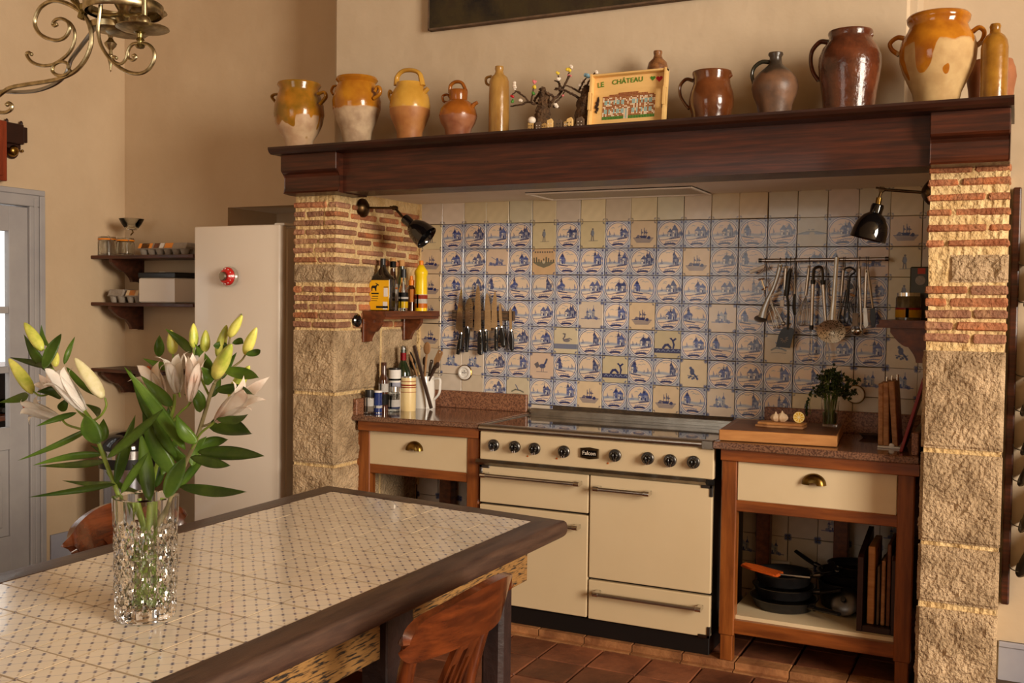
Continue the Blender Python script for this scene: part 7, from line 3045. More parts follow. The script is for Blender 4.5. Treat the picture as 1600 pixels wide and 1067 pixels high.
for k, (dx, dy) in enumerate(((-.03, -.11), (.06, -.10))):
    t = thing('pot_cover', ['steel pot lid leaning before the back pot', 'second steel lid by the board rack'][k], 'lid', (2.13 + dx, -.24 + dy, PZ), 'loose pot lids')
    c0 = Vector((2.14 + dx, -.24 + dy, PZ + .062))
    bm = BM()
    lathe(bm, [(0, .012), (.03, .010), (.058, .003), (.061, 0), (.058, 0), (.03, .007), (0, .009)], c=c0, axis=(-.1 + .3 * k, -.85, .5), seg=32)
    obj('dome', bm, iron_black if k else steel_dark, t, smooth=True)
    bm = BM()
    x_, y_, z_ = frame_from((-.1 + .3 * k, -.85, .5))
    lathe(bm, [(0, .010), (.005, .010), (.005, .022), (.012, .026), (.010, .032), (0, .033)], c=c0, axis=(-.1 + .3 * k, -.85, .5), seg=16)
    obj('knob', bm, black_plastic, t, smooth=True)
# dark rack with boards at the right
xa, xb = onY(1339, 980, -.50).x, onY(1401, 990, -.50).x
rkk = thing('board_rack', 'dark wooden rack holding upright boards at the right of the open shelf', 'rack', ((xa + xb) / 2, -.4, PZ))
ztr = onY(1340, 864, -.50).z
for (x0, x1) in ((xa, xa + .020), (xb - .020, xb)):
    bm = BM()
    prism(bm, [(-.52, 0), (-.20, 0), (-.20, ztr - PZ + .05), (-.50, ztr - PZ), (-.52, ztr - PZ - .01)], (0, 0, PZ), (0, 1, 0), (0, 0, 1), (1, 0, 0), x0, x1)
    obj('side_panel', bm, phone_wood, rkk)
bm = BM()
box(bm, xa + .021, xb - .021, -.52, -.20, PZ, PZ + .024, bev=.002)
obj('base_panel', bm, phone_wood, rkk)
for k, (ua, ub_, vt, m_) in enumerate(((1354, 1365, 853, board_wood), (1369, 1373, 885, grey_wood), (1375.5, 1381.5, 876, board_end), (1384, 1390, 850, board_dark), (1391.5, 1397, 868, grey_wood))):
    x0, x1 = onY(ua, 970, -.49).x, onY(ub_, 970, -.49).x
    zt_ = onY(ua, vt, -.49).z
    t = thing('wooden_board', ['tallest thick pale board, leftmost in the dark rack', 'thin grey board second in the dark rack', 'pale rounded board third in the dark rack', 'dark board fourth in the dark rack', 'grey-brown board rightmost in the dark rack'][k], 'board', ((x0 + x1) / 2, -.4, PZ + .025), 'boards in the dark rack')
    bm = BM()
    box(bm, x0, x1, -.49, -.26, PZ + .025, min(zt_, .62), bev=.003)
    obj('slab', bm, m_, t)
    bm = BM()
    lathe(bm, [(0, 0), (.008, 0), (.008, .001), (0, .001)], c=(x1, -.40, min(zt_, .62) - .03), axis=(1, 0, 0), seg=12)
    obj('hang_hole', bm, ink_black, t)

# ------------------------------------------------------------------ corner wall shelves
SD = .25
KS = onY(180, 400, YB - SD)


def z_at(v, u=180):
    return onY(u, v, YB - SD).z


shelf_lab = ['top corner wall shelf with glass jars and an egg carton', 'middle corner wall shelf carrying the white bread box', 'lowest corner wall shelf, partly behind the lilies']
bx_u = [(222, 162, 404, 441), (221, 157, 478, 514), (208, 160, 584, 612)]
ztops = [z_at(398.6), z_at(472.6), z_at(577.0) + .0]
for k in range(3):
    zt = ztops[k]
    t = thing('wall_shelf', shelf_lab[k], 'shelf', (-1.67, YB, zt), 'corner wall shelves')
    bm = BM()
    if k < 2:
        prism(bm, [(XL, YB), (XL, YB - SD), (NX0 - .02, YB - SD), (NX0 - .02, YB)], (0, 0, 0), (1, 0, 0), (0, 1, 0), (0, 0, 1), zt - .020, zt, bev=.003)
    else:
        prism(bm, [(XL, YB), (XL, YB - SD), (XL + .55, YB - SD - .0), (XL + .62, YB - .10), (XL + .62, YB)], (0, 0, 0), (1, 0, 0), (0, 1, 0), (0, 0, 1), zt - .020, zt, bev=.003)
    obj('board', bm, shelf_wood, t)
    ur_, ul_, v0, v1 = bx_u[k]
    xw = onY(ur_, v0, YB).x
    Hb = zt - .02 - onY(ur_, v1, YB - .01).z
    Lb = (YB - onX(ul_, v0, xw).y)
    Lb = min(max(Lb, .12), .235)
    bm = BM()
    prism(bm, bracket_profile(Lb, Hb), (xw, YB, zt - .020), (0, -1, 0), (0, 0, 1), (1, 0, 0), -.012, .012)
    br = obj('bracket', bm, shelf_wood, t)
    bm = BM()
    box(bm, xw - .018, xw + .018, YB - .014, YB, zt - .02 - Hb - .004, zt - .02)
    obj('back_plate', bm, shelf_wood, br)
ysf = YB - .15


def SP(u, v, yy=ysf):
    return onY(u, v, yy)


def clip_jar(label, u, w, vtop, y, fun=None):
    zb = ztops[0]
    c, pr = LP(u, y, [(vtop + 5, w * .86), (vtop + 8, w), (397, w)], zb)
    t = thing('clip_top_jar', label, 'jar', (c.x, y, zb), 'clip-top jars on the top shelf')
    bm = BM()
    r0 = pr[0][0]
    lathe(bm, [(0, zb)] + pr + [(pr[-1][0] - .004, pr[-1][1]), (r0 - .005, zb + .012), (0, zb + .008)], c=(c.x, y, 0), seg=28)
    obj('body', bm, glass_thin, t, smooth=True, ang=60)
    bm = BM()
    zt = pr[-1][1]
    lathe(bm, [(0, zt), (r0 * 1.0, zt), (r0 * 1.04, zt + .007), (0, zt + .008)], c=(c.x, y, 0), seg=28)
    obj('rubber_seal', bm, orange_plastic, t, smooth=True, ang=50)
    bm = BM()
    lathe(bm, [(0, zt + .008), (r0 * .98, zt + .008), (r0 * .92, zt + .018), (0, zt + .020)], c=(c.x, y, 0), seg=28)
    obj('lid', bm, glass_thin, t, smooth=True, ang=50)
    bm = BM()
    tube(bm, spline([Vector((c.x + r0 * 1.02, y - .01, zt - .02)), Vector((c.x + r0 * 1.08, y - .02, zt - .005)), Vector((c.x + r0 * .95, y - .03, zt + .018)), Vector((c.x + r0 * .5, y - .02, zt + .026))], 4), .0016, seg=6)
    obj('wire_clip', bm, steel, t, smooth=True)


clip_jar('left clip-top glass jar with orange seal on the top corner shelf', 168, 13.5, 370, ysf - .01)
clip_jar('right clip-top glass jar beneath the funnel on the top corner shelf', 196, 13.5, 372, ysf - .01)
zb = ztops[0]
c, pr = LP(150, ysf + .05, [(370, 6), (397, 5.5)], zb)
tg = thing('water_glass', 'plain drinking glass at the wall end of the top corner shelf', 'glass', (c.x, ysf + .05, zb))
bm = BM()
lathe(bm, [(0, zb)] + pr + [(pr[-1][0] - .002, pr[-1][1]), (pr[0][0] - .002, zb + .006), (0, zb + .006)], c=(c.x, ysf + .05, 0), seg=24)
obj('tumbler', bm, glass_thin, tg, smooth=True, ang=60)
bm = BM()
lathe(bm, [(pr[-1][0] - .001, pr[-1][1]), (pr[-1][0] + .0003, pr[-1][1] + .001), (pr[-1][0] - .002, pr[-1][1] + .002)], c=(c.x, ysf + .05, 0), seg=24)
obj('rim', bm, glass_thin, tg, smooth=True)
# glass funnel bowl on the right jar
yf_ = ysf - .01
fn = thing('glass_bowl', 'wide clear glass cone bowl on a small brass stand, on the right clip-top jar', 'bowl', SP(205, 371, yf_ + .02))
c, pr = LP(205.5, yf_, [(342, 19), (350, 15), (357, 10), (358.5, 8)])
bm = BM()
lathe(bm, [(0, pr[0][1])] + pr + [(pr[-1][0] - .003, pr[-1][1] - .001), (pr[0][0] - .003, pr[0][1] + .004), (0, pr[0][1] + .004)], c=(c.x, yf_, 0), seg=32)
obj('cone', bm, glass_thin, fn, smooth=True, ang=60)
bm = BM()
lathe(bm, [(0, pr[0][1] - .004), (pr[0][0] * 1.0, pr[0][1] - .004), (pr[0][0] * 1.05, pr[0][1]), (0, pr[0][1] + .001)], c=(c.x, yf_, 0), seg=24)
obj('foot_ring', bm, chrome, fn, smooth=True, ang=50)
bm = BM()
tube(bm, spline([Vector((c.x + .004, yf_, pr[0][1] - .004)), Vector((c.x + .012, yf_, pr[0][1] - .016)), Vector((c.x + .002, yf_, pr[0][1] - .024)), Vector((c.x - .006, yf_, pr[0][1] - .032))], 4), .004, seg=8)
obj('stem', bm, brass_old, fn, smooth=True)


def egg_carton(label, u0, u1, vb, vt, y, zb, nx, ny, dy, label_cols):
    a, b = onY(u0, vb, y), onY(u1, vb, y)
    Hc = onY(u0, vt, y).z - zb
    w = b.x - a.x
    t = thing('egg_carton', label, 'egg carton', ((a.x + b.x) / 2, y + dy / 2, zb), 'egg cartons')
    bm = BM()
    px, py = w / nx, dy / ny
    for i in range(nx):
        for j in range(ny):
            lathe(bm, [(0, 0), (px * .30, 0), (px * .48, Hc * .45), (px * .50, Hc * .52), (0, Hc * .52)], c=(a.x + (i + .5) * px, y + (j + .5) * py, zb), seg=12, sy=py / px)
    box(bm, a.x, b.x, y, y + dy, zb + Hc * .46, zb + Hc * .54, bev=.002)
    obj('tray', bm, pulp, t, smooth=True, ang=40)
    bm = BM()
    prism(bm, [(0, 0), (dy, 0), (dy * .86, Hc * .46), (dy * .14, Hc * .46)], (a.x, y, zb + Hc * .54), (0, 1, 0), (0, 0, 1), (1, 0, 0), .002, w - .002, bev=.004)
    lid = obj('lid', bm, pulp, t)
    for (f0_, f1_, m_) in label_cols:
        bm = BM()
        s = Vector((0, dy * .14, Hc * .46))
        n = Vector((0, -Hc * .46, dy * .14)).normalized()
        o_ = Vector((a.x, y, zb + Hc * .54)) + n * .0002
        prism(bm, [(w * f0_, s.length * .06), (w * f1_, s.length * .06), (w * f1_, s.length * .95), (w * f0_, s.length * .95)], o_, (1, 0, 0), s.normalized(), n, 0, .0012)
        obj('label', bm, m_, lid)
    return t


egg_carton('long egg carton with orange and brown label on the top corner shelf', 214, 290, 397, 380, ysf - .06, ztops[0], 6, 2, .11,
           [(.02, .30, label_orange), (.08, .24, ink_black), (.34, .44, shelf_brown), (.46, .54, paper_white), (.56, .72, label_orange)])
egg_carton('small grey egg carton, leftmost on the middle corner shelf', 167, 191, 471.5, 452, ysf - .05, ztops[1], 2, 2, .11, [])
egg_carton('small egg carton with pale label beside the white bread box', 194, 217, 471.5, 453, ysf - .05, ztops[1], 2, 2, .11, [(.1, .9, M('carton_label', srgb(216, 190, 150), rough=.6)), (.3, .7, label_orange)])
# bread box
xa, xb = onY(217.5, 470, -.43).x, NX0 - .03
zt = onY(217, 434, -.43).z
bb = thing('bread_box', 'white metal bread box with black lid on the middle corner shelf', 'bread box', ((xa + xb) / 2, -.32, ztops[1]))
xm_ = xa + .265
bm = BM()
prism(bm, [(xa, -.43), (xm_, -.43), (xm_ + .07, -.225), (xa + .02, -.225)], (0, 0, 0), (1, 0, 0), (0, 1, 0), (0, 0, 1), ztops[1] + .002, zt, bev=.006)
obj('body', bm, white_enamel, bb)
bm = BM()
prism(bm, [(xa - .004, -.434), (xm_ + .004, -.434), (xm_ + .076, -.220), (xa + .018, -.220)], (0, 0, 0), (1, 0, 0), (0, 1, 0), (0, 0, 1), zt, zt + .030, bev=.004)
ld = obj('lid', bm, black_plastic, bb)
bm = BM()
box(bm, xa + .075, xa + .125, -.36, -.31, zt + .028, zt + .036, bev=.003)
obj('lid_handle', bm, white_plastic, ld)

# ------------------------------------------------------------------ steel bin
yb = -.50
c = onY(200, 700, yb)
bn = thing('pedal_bin', 'steel waste bin with black domed lid below the corner shelves', 'bin', (c.x, yb, 0))
rb0 = .150
ztb = onY(200, 700, yb).z
bm = BM()
lathe(bm, [(0, .03), (rb0, .03), (rb0, ztb - .10), (0, ztb - .10)], c=(c.x, yb, 0), seg=40)
obj('body', bm, bin_steel, bn, smooth=True, ang=50)
bm = BM()
lathe(bm, [(0, 0), (rb0 + .004, 0), (rb0 + .004, .035), (0, .035)], c=(c.x, yb, 0), seg=40)
obj('base', bm, black_plastic, bn, smooth=True, ang=50)
bm = BM()
lathe(bm, [(0, ztb - .10), (rb0 + .005, ztb - .10), (rb0 + .005, ztb - .045), (0, ztb - .045)], c=(c.x, yb, 0), seg=40)
obj('collar', bm, black_plastic, bn, smooth=True, ang=50)
bm = BM()
lathe(bm, [(0, ztb - .045), (rb0 + .002, ztb - .045), (rb0 + .002, ztb), (0, ztb)], c=(c.x, yb, 0), seg=40)
obj('steel_band', bm, chrome, bn, smooth=True, ang=50)
bm = BM()
lathe(bm, [(0, ztb), (rb0 + .006, ztb), (rb0 + .006, ztb + .025), (rb0 * .9, ztb + .075), (rb0 * .5, ztb + .095), (0, ztb + .10)], c=(c.x, yb, 0), seg=40)
obj('lid', bm, black_enamel, bn, smooth=True, ang=50)

# ------------------------------------------------------------------ bell box and case on the left wall
def LX(u, v, d=.045):
    return onX(u, v, XL + d)


a, b = LX(9, 188), LX(38, 243)
bl_ = thing('bell_box', 'small dark wooden bell box with brass bell on the left wall', 'bell', Vector((XL, (a.y + b.y) / 2, b.z)))
z0, z1 = LX(10, 222).z, LX(10, 190).z
y0, y1 = LX(9, 200).y, LX(37, 200).y
bm = BM()
box(bm, XL, XL + .05, y0, y1, z0, z1, bev=.004)
obj('case', bm, phone_wood, bl_)
bm = BM()
y2 = LX(43.5, 205).y
box(bm, XL, XL + .045, y1, y2, LX(40, 223).z, LX(40, 199).z, bev=.003)
box(bm, XL, XL + .03, y1 - .02, y1 + .012, LX(40, 199).z, z1, bev=.003)
obj('side_block', bm, phone_wood, bl_)
bm = BM()
yc_, zc_ = LX(25, 236).y, LX(25, 235).z
box(bm, XL, XL + .03, LX(13, 225).y, LX(36, 225).y, LX(25, 232).z, z0, bev=.003)
lathe(bm, [(0, 0), (.042, 0), (.042, .012), (0, .012)], c=(XL, yc_, zc_), axis=(1, 0, 0), seg=22)
obj('back_plate', bm, phone_wood, bl_)
bm = BM()
lathe(bm, [(0, .046), (.012, .045), (.026, .036), (.032, .020), (.034, .012), (.031, .012), (0, .040)], c=(XL, yc_, zc_), axis=(1, 0, 0), seg=24)
obj('bell', bm, brass_old, bl_, smooth=True)
for (u, v) in ((10.5, 187), (33, 191)):
    bm = BM()
    p = LX(u, v, .025)
    lathe(bm, [(0, -.02), (.008, -.018), (.009, -.004), (.006, .004), (0, .008)], c=p + Vector((0, 0, 0)), seg=10)
    obj('finial', bm, phone_wood, bl_, smooth=True)
bm = BM()
p = LX(35, 236, .02)
tube(bm, [p, p + Vector((0, -.03, 0))], .004, seg=6)
ball(bm, p, .008)
obj('clapper', bm, brass_old, bl_, smooth=True)
cs_ = thing('wall_case', 'reddish wooden case at the left picture edge beside the bell box', 'case', LX(0, 285))
yq = LX(6.5, 235).y
bm = BM()
box(bm, XL, XL + .07, yq - .30, yq, LX(3, 283).z, LX(3, 189).z, bev=.004)
obj('case', bm, red_wood, cs_)
bm = BM()
box(bm, XL + .07, XL + .078, yq - .28, yq - .03, LX(3, 275).z, LX(3, 197).z, bev=.002)
obj('door', bm, red_wood, cs_)

# ------------------------------------------------------------------ chandelier (only its lower left part hangs into view)
CY = -2.40


def C_(x, y_, d=0.0):
    return onY(x / 5.336, y_ / 5.336, CY + d)


kc = mpp(C_(700, 200))
cd = thing('chandelier', 'old brass chandelier with scrolled arms and candle dishes hanging over the table', 'chandelier', C_(1000, 0))


def scroll(name, pts, r0, r1, mat, d=0.0, n=8, flat=1.0):
    bm = BM()
    P_ = spline([C_(x, y_, d + (dd[0] if dd else 0)) for x, y_, *dd in pts], n)
    tube(bm, P_, [r0, (r0 + r1) / 2 * 1.1, r1], seg=8, flat=flat, flat_axis=(0, 1, 0))
    return obj(name, bm, mat, cd, smooth=True)


scroll('main_arm', [(-420, 900), (-200, 880), (-60, 830), (30, 765), (100, 728), (240, 702), (400, 678), (520, 648), (640, 582), (725, 470), (762, 340), (750, 220), (700, 125), (600, 50), (500, 12), (420, 12), (340, 60), (298, 140), (292, 210), (330, 280), (400, 322), (475, 336), (540, 312), (578, 250), (570, 190), (520, 158), (470, 162), (440, 195), (452, 216), (478, 206)], .0072, .0050, chand)
scroll('tail_scroll', [(520, 158), (585, 192), (622, 260), (620, 340), (590, 420), (530, 485), (440, 538), (340, 546), (260, 512), (222, 455), (240, 438), (262, 455)], .0045, .0055, chand, .004)
scroll('ring', [(575, 575), (560, 530), (510, 515), (455, 538), (436, 585), (460, 618), (510, 630), (560, 615), (588, 582)], .0050, .0050, chand, -.006)
scroll('lower_curl', [(-200, 905), (-60, 930), (40, 938), (92, 912), (98, 875), (70, 858), (50, 874)], .0060, .0050, chand, -.01)
scroll('flex_cable', [(-420, 800), (-150, 780), (0, 764), (150, 768), (300, 756), (420, 718), (500, 670), (560, 600), (592, 500), (680, 380), (765, 265), (815, 160), (838, 70), (845, -60), (846, -300)], .0062, .0062, cutlery_grey, .035)
scroll('right_arm', [(838, 40), (828, 150), (818, 260), (840, 370), (900, 470), (980, 550), (1075, 603), (1170, 612), (1240, 575), (1284, 500), (1282, 425), (1240, 375), (1170, 360), (1105, 370), (1070, 420), (1050, 490), (1008, 532), (960, 520), (938, 485), (955, 474), (972, 486)], .0056, .0042, chand, -.05)
scroll('small_curl', [(1066, 440), (1072, 485), (1108, 502), (1134, 480), (1124, 458), (1104, 466)], .0042, .0040, chand, -.05)
for (x, y_, r, d) in ((262, 452, .006, 0), (62, 872, .007, -.01), (970, 484, .005, -.05), (1112, 466, .005, -.05), (470, 204, .006, 0)):
    bm = BM()
    ball(bm, C_(x, y_, d), r)
    obj('scroll_ball', bm, chand, cd, smooth=True)
c = C_(1190, 268, -.05)
bm = BM()
lathe(bm, [(0, .0), (.030, .0), (.066, .006), (.074, .010), (.073, .013), (.030, .005), (0, .005)], c=c, seg=32)
obj('candle_dish', bm, chand, cd, smooth=True)
bm = BM()
lathe(bm, [(0, -.048), (.010, -.046), (.014, -.040), (.008, -.034), (.008, -.026), (.013, -.022), (.008, -.016), (.010, -.006), (.018, 0), (0, .001)], c=C_(1168, 268, -.05), seg=18)
obj('dish_stem', bm, brass_green, cd, smooth=True)
for x in (1130, 1196):
    bm = BM()
    ball(bm, C_(x, 190, -.05 + (.02 if x == 1130 else 0)), .0215, sz=1.08)
    obj('brass_ball', bm, chand, cd, smooth=True)
bm = BM()
lathe(bm, [(0, -.01), (.008, -.01), (.008, .055), (0, .055)], c=C_(1205, 160, -.04), seg=12)
obj('candle_stem', bm, chand, cd, smooth=True)
cc = C_(1030, 70, .03)
bm = BM()
lathe(bm, [(.115 * .95, -.018), (.115, -.014), (.115, .012), (.110, .016), (.100, .012), (.100, -.014)], c=cc, seg=40)
rg_ = obj('centre_ring', bm, chand, cd, smooth=True, ang=60)
bm = BM()
lathe(bm, [(0, 0), (.05, 0), (.064, .006), (.062, .010), (0, .008)], c=C_(1215, 122, .12), seg=28)
obj('candle_dish', bm, chand, cd, smooth=True)
bm = BM()
lathe(bm, [(0, 0), (.05, 0), (.062, .005), (.064, .022), (.060, .024), (.05, .008), (0, .006)], c=C_(930, 262, .06), seg=32)
lathe(bm, [(0, 0), (.055, .0), (.062, .006), (0, .008)], c=C_(1060, 290, .0), seg=32)
obj('candle_dish', bm, chand, cd, smooth=True, ang=60)
bm = BM()
lathe(bm, [(0, 0), (.038, 0), (.038, .010), (0, .012)], c=C_(900, 225, .05), seg=24)
obj('dish_top', bm, brass_green, cd, smooth=True, ang=50)
bm = BM()
lathe(bm, [(0, -.125), (.003, -.118), (.004, -.105), (.012, -.075), (.006, -.070), (.005, -.058), (.016, -.045), (.019, -.037), (.010, -.028), (.006, -.02), (.012, -.004), (0, 0)], c=C_(922, 262, .06), seg=18)
obj('finial_drop', bm, chand, cd, smooth=True)
bm = BM()
lathe(bm, [(0, -.05), (.02, -.045), (.014, -.02), (.026, 0), (.016, .02), (.03, .045), (.014, .07), (.014, .9), (0, .9)], c=C_(1030, 150, .03), seg=20)
obj('centre_stem', bm, chand, cd, smooth=True)
scroll('bracket_bar', [(745, 90), (820, 112), (920, 128), (1000, 120)], .0105, .0095, brass_green, .0, flat=.6)
scroll('bracket_bar', [(1050, 128), (1120, 130), (1190, 118), (1215, 90)], .0100, .0090, brass_green, .0, flat=.6)
bm = BM()
obox(bm, C_(715, 62, 0), (1, 0, .1), (0, 1, 0), (-.1, 0, 1), .014, .014, .012, bev=.004)
obox(bm, C_(690, 120, 0), (1, 0, -.5), (0, 1, 0), (.5, 0, 1), .012, .010, .016, bev=.004)
obj('clasp', bm, brass_green, cd)
scroll('upper_arm', [(620, -120), (630, -20), (670, 70), (700, 130)], .0062, .0056, chand, .01)
scroll('upper_arm', [(560, -100), (600, 0), (650, 50), (690, 110)], .0050, .0050, brass_green, -.01)

# ------------------------------------------------------------------ slatted rack of lids at the right edge
xr_, yr2 = PXR1, -.235
rp = thing('lid_rack', 'tall dark wooden board with wire holders at the right of the fireplace', 'rack', (2.70, YB, 1.2))
zt_, zb_ = onY(1586, 293, yr2).z, onY(1564, 943, yr2).z
xl_ = PXR1 + .004
xrr = onY(1580, 620, yr2).x + .004
bm = BM()
box(bm, xl_, max(xrr, xl_ + .030), yr2 - .012, YB - .002, zb_, zt_, bev=.006, seg=2)
obj('board', bm, oak_dark, rp)
xw = max(xrr, xl_ + .030)
lids = [(380, 412, 'tin'), (420, 470, 'tray'), (520, 585, 'lid'), (590, 640, 'lid'), (655, 700, 'lid'), (715, 750, 'small pan lid'), (770, 820, 'tray'), (830, 890, 'lid')]
for k, (va, vb, kind) in enumerate(lids):
    z0 = onY(1590, vb, yr2 - .05).z
    z1 = onY(1590, va, yr2 - .05).z
    bm = BM()
    tube(bm, spline([(xw - .004, yr2 - .006, z0 + .012), (xw + .004, yr2 - .03, z0 - .004), (xw + .05, yr2 - .06, z0 - .008), (xw + .14, yr2 - .06, z0 - .004), (xw + .16, yr2 - .05, z0 + .02)], 4), .0022, seg=6)
    obj('wire_holder', bm, steel_dark, rp, smooth=True)
    t = thing('pan_lid', ['topmost small black tray in the rack by the right wall', 'second dark tray in the wall rack', 'steel lid third from the top of the wall rack', 'steel lid fourth from the top of the wall rack', 'dark lid fifth from the top of the wall rack', 'little pan with steel rim sixth in the wall rack', 'steel lid seventh from the top of the wall rack', 'lowest long dark lid of the wall rack'][k], 'lid', (xw + .08, yr2 - .045, z0), 'lids in the wall rack')
    r = (z1 - z0) * .62 + .03
    cc = Vector((xw + .012 + r * .62, yr2 - .040, (z0 + z1) / 2 + .006))
    ax = Vector((-.80, -.14, .50)) if k % 2 else Vector((-.84, -.10, .45))
    bm = BM()
    lathe(bm, [(0, .018), (r * .5, .015), (r * .93, .003), (r, 0), (r, -.003), (r * .92, -.001), (r * .5, .010), (0, .013)], c=cc, axis=ax, seg=32)
    obj('disc', bm, [iron_black, iron_black, steel_worn, steel_worn, iron_black, steel_dark, steel_worn, iron_black][k], t, smooth=True)
    bm = BM()
    lathe(bm, [(r * 1.0, -.003), (r * 1.02, 0), (r * 1.0, .004), (r * .985, 0)], c=cc, axis=ax, seg=32)
    obj('rim', bm, steel_dark, t, smooth=True)

# ------------------------------------------------------------------ crystal vase with lilies
vb0 = Vector((.958, -2.957, TT + .001))
kv = mpp(vb0)
VR = 48 * kv
VH = onY(226, 776, vb0.y).z - vb0.z
vs = thing('glass_vase', 'heavy cut crystal vase holding the lilies on the tiled table', 'vase', vb0)
NB = 8


def lobe(a, h):
    base = 1 + .065 * math.cos(NB * a)
    return base


bm = BM()
prof_o = []
nz_ = 44
for i in range(nz_ + 1):
    f_ = i / nz_
    r = VR * (.90 + .10 * f_ + .015 * math.sin(f_ * 6))
    prof_o.append((r, VH * f_))
NS = 144


def cut(a, h):
    # diamond cutting: two families of helical grooves on the wall
    f_ = h / VH
    u_ = a / (2 * math.pi) * 12
    w_ = f_ * 5.5
    d = min(abs((u_ + w_) % 1 - .5), abs((u_ - w_) % 1 - .5))
    g_ = -.085 * max(0, 1 - d / .22)
    lob = .065 * abs(math.cos(NB / 2 * a)) ** .7 - .02
    fade = min(1, max(0, (f_ - .08) / .06)) * min(1, max(0, (.80 - f_) / .06))
    return 1 + lob + g_ * fade


inner = [(VR * .84, VH * .999), (VR * .80, VH * .6), (VR * .76, VH * .12), (VR * .5, VH * .085), (0, VH * .08)]
lathe(bm, [(0, .003), (VR * .6, .003), (VR * .86, 0)] + prof_o[1:] + [(VR * .93, VH * 1.0)], c=vb0, seg=NS, wob=cut)
top_ring = [v for v in bm.verts if abs(v.co.z - (vb0.z + VH)) < 1e-4 and (Vector((v.co.x - vb0.x, v.co.y - vb0.y)).length < VR * .985)]
# scalloped lip: the rim rises and dips with the lobes
for v in bm.verts:
    h = v.co.z - vb0.z
    if h > VH * .93:
        a = math.atan2(v.co.y - vb0.y, v.co.x - vb0.x)
        v.co.z += .005 * abs(math.cos(NB / 2 * a)) * (h / VH - .93) / .07
bm2 = BM()
lathe(bm2, inner[::-1], c=vb0, seg=NS)
me_t = bpy.data.meshes.new('t')
bm2.to_mesh(me_t)
bm2.free()
bm.from_mesh(me_t)
bpy.data.meshes.remove(me_t)
# close the lip between wall and inner face
bm.verts.ensure_lookup_table()
bd_e = [e for e in bm.edges if len(e.link_faces) == 1]
try:
    bmesh.ops.bridge_loops(bm, edges=bd_e)
except Exception:
    pass
obj('vessel', bm, glass, vs, smooth=True, ang=14)
bm = BM()
lathe(bm, [(0, VH * .082), (VR * .5, VH * .087), (VR * .757, VH * .122), (VR * .783, VH * .52), (0, VH * .52)], c=vb0, seg=48)
obj('water', bm, water_m, vs, smooth=True, ang=50)

ly = vb0.y


def Lc(x, y_, d=0.0):
    """lily coordinates (a photo crop) on a vertical plane near the vase; d moves towards the room (+) or camera (-)"""
    return onY(x / 2.135, 480 + y_ / 2.135, ly + d)


kl = mpp(Lc(450, 500)) / 2.135
Rl = random.Random(21)
lil_n = [0]


def lily(label):
    return thing('lily_stem', label, 'lily', vb0 + Vector((0, 0, .03)), 'lilies in the crystal vase')


def stem(t, pts, r0, r1, mat=stem_green, name='stem'):
    bm = BM()
    P_ = spline([p if isinstance(p, Vector) else Lc(*p) for p in pts], 7)
    tube(bm, P_, [r0, r1], seg=9)
    return obj(name, bm, mat, t, smooth=True)


def leaf(t, base, tip, w, d0=0.0, d1=0.0, bend=0.0, fold=.28, roll=0.0, twist=0.0):
    A, B = Lc(base[0], base[1], d0), Lc(tip[0], tip[1], d1)
    ax = B - A
    L_ = ax.length
    ax.normalize()
    view = (A - CAM).normalized()
    sd = ax.cross(view).normalized()
    up = sd.cross(ax).normalized()
    sd2 = sd * math.cos(roll) + up * math.sin(roll)
    up2 = -sd * math.sin(roll) + up * math.cos(roll)
    W = w * kl / 2

    def P(a, b):
        s = (b - .5) * 2
        prof_ = (math.sin(math.pi * min(1, a ** .72)) ** .9) * .96 + .10 * (1 - a) ** 3 + .004
        q = A + ax * (L_ * a) + sd * (bend * kl * math.sin(math.pi * a)) + up2 * (.012 * math.sin(math.pi * a) + twist * a * s * W)
        return q + sd2 * (W * prof_ * s) - up2 * (fold * W * prof_ * (1 - abs(s)))
    bm = BM()
    sheet(bm, P, 14, 4)
    bmesh.ops.solidify(bm, geom=bm.faces[:], thickness=.0006)
    return obj('leaf', bm, leaf_green, t, smooth=True, ang=180)


def bud(t, base, tip, w, d0=0.0, d1=0.0, mat=None):
    A, B = Lc(base[0], base[1], d0), Lc(tip[0], tip[1], d1)
    L_ = (B - A).length
    R_ = w * kl / 2
    bm = BM()
    R_ *= .86
    prof_ = [(0, -.002), (R_ * .40, 0), (R_ * .74, L_ * .09), (R_ * .95, L_ * .22), (R_, L_ * .36), (R_ * .95, L_ * .52), (R_ * .80, L_ * .68), (R_ * .58, L_ * .83), (R_ * .32, L_ * .95), (R_ * .12, L_), (0, L_ * 1.01)]
    lathe(bm, prof_, c=A, axis=(B - A), seg=24, wob=lambda a, h: 1 + .07 * math.cos(3 * a) + .03 * math.cos(6 * a))
    o = obj('bud', bm, mat or bud_green, t, smooth=True, ang=180)
    return o


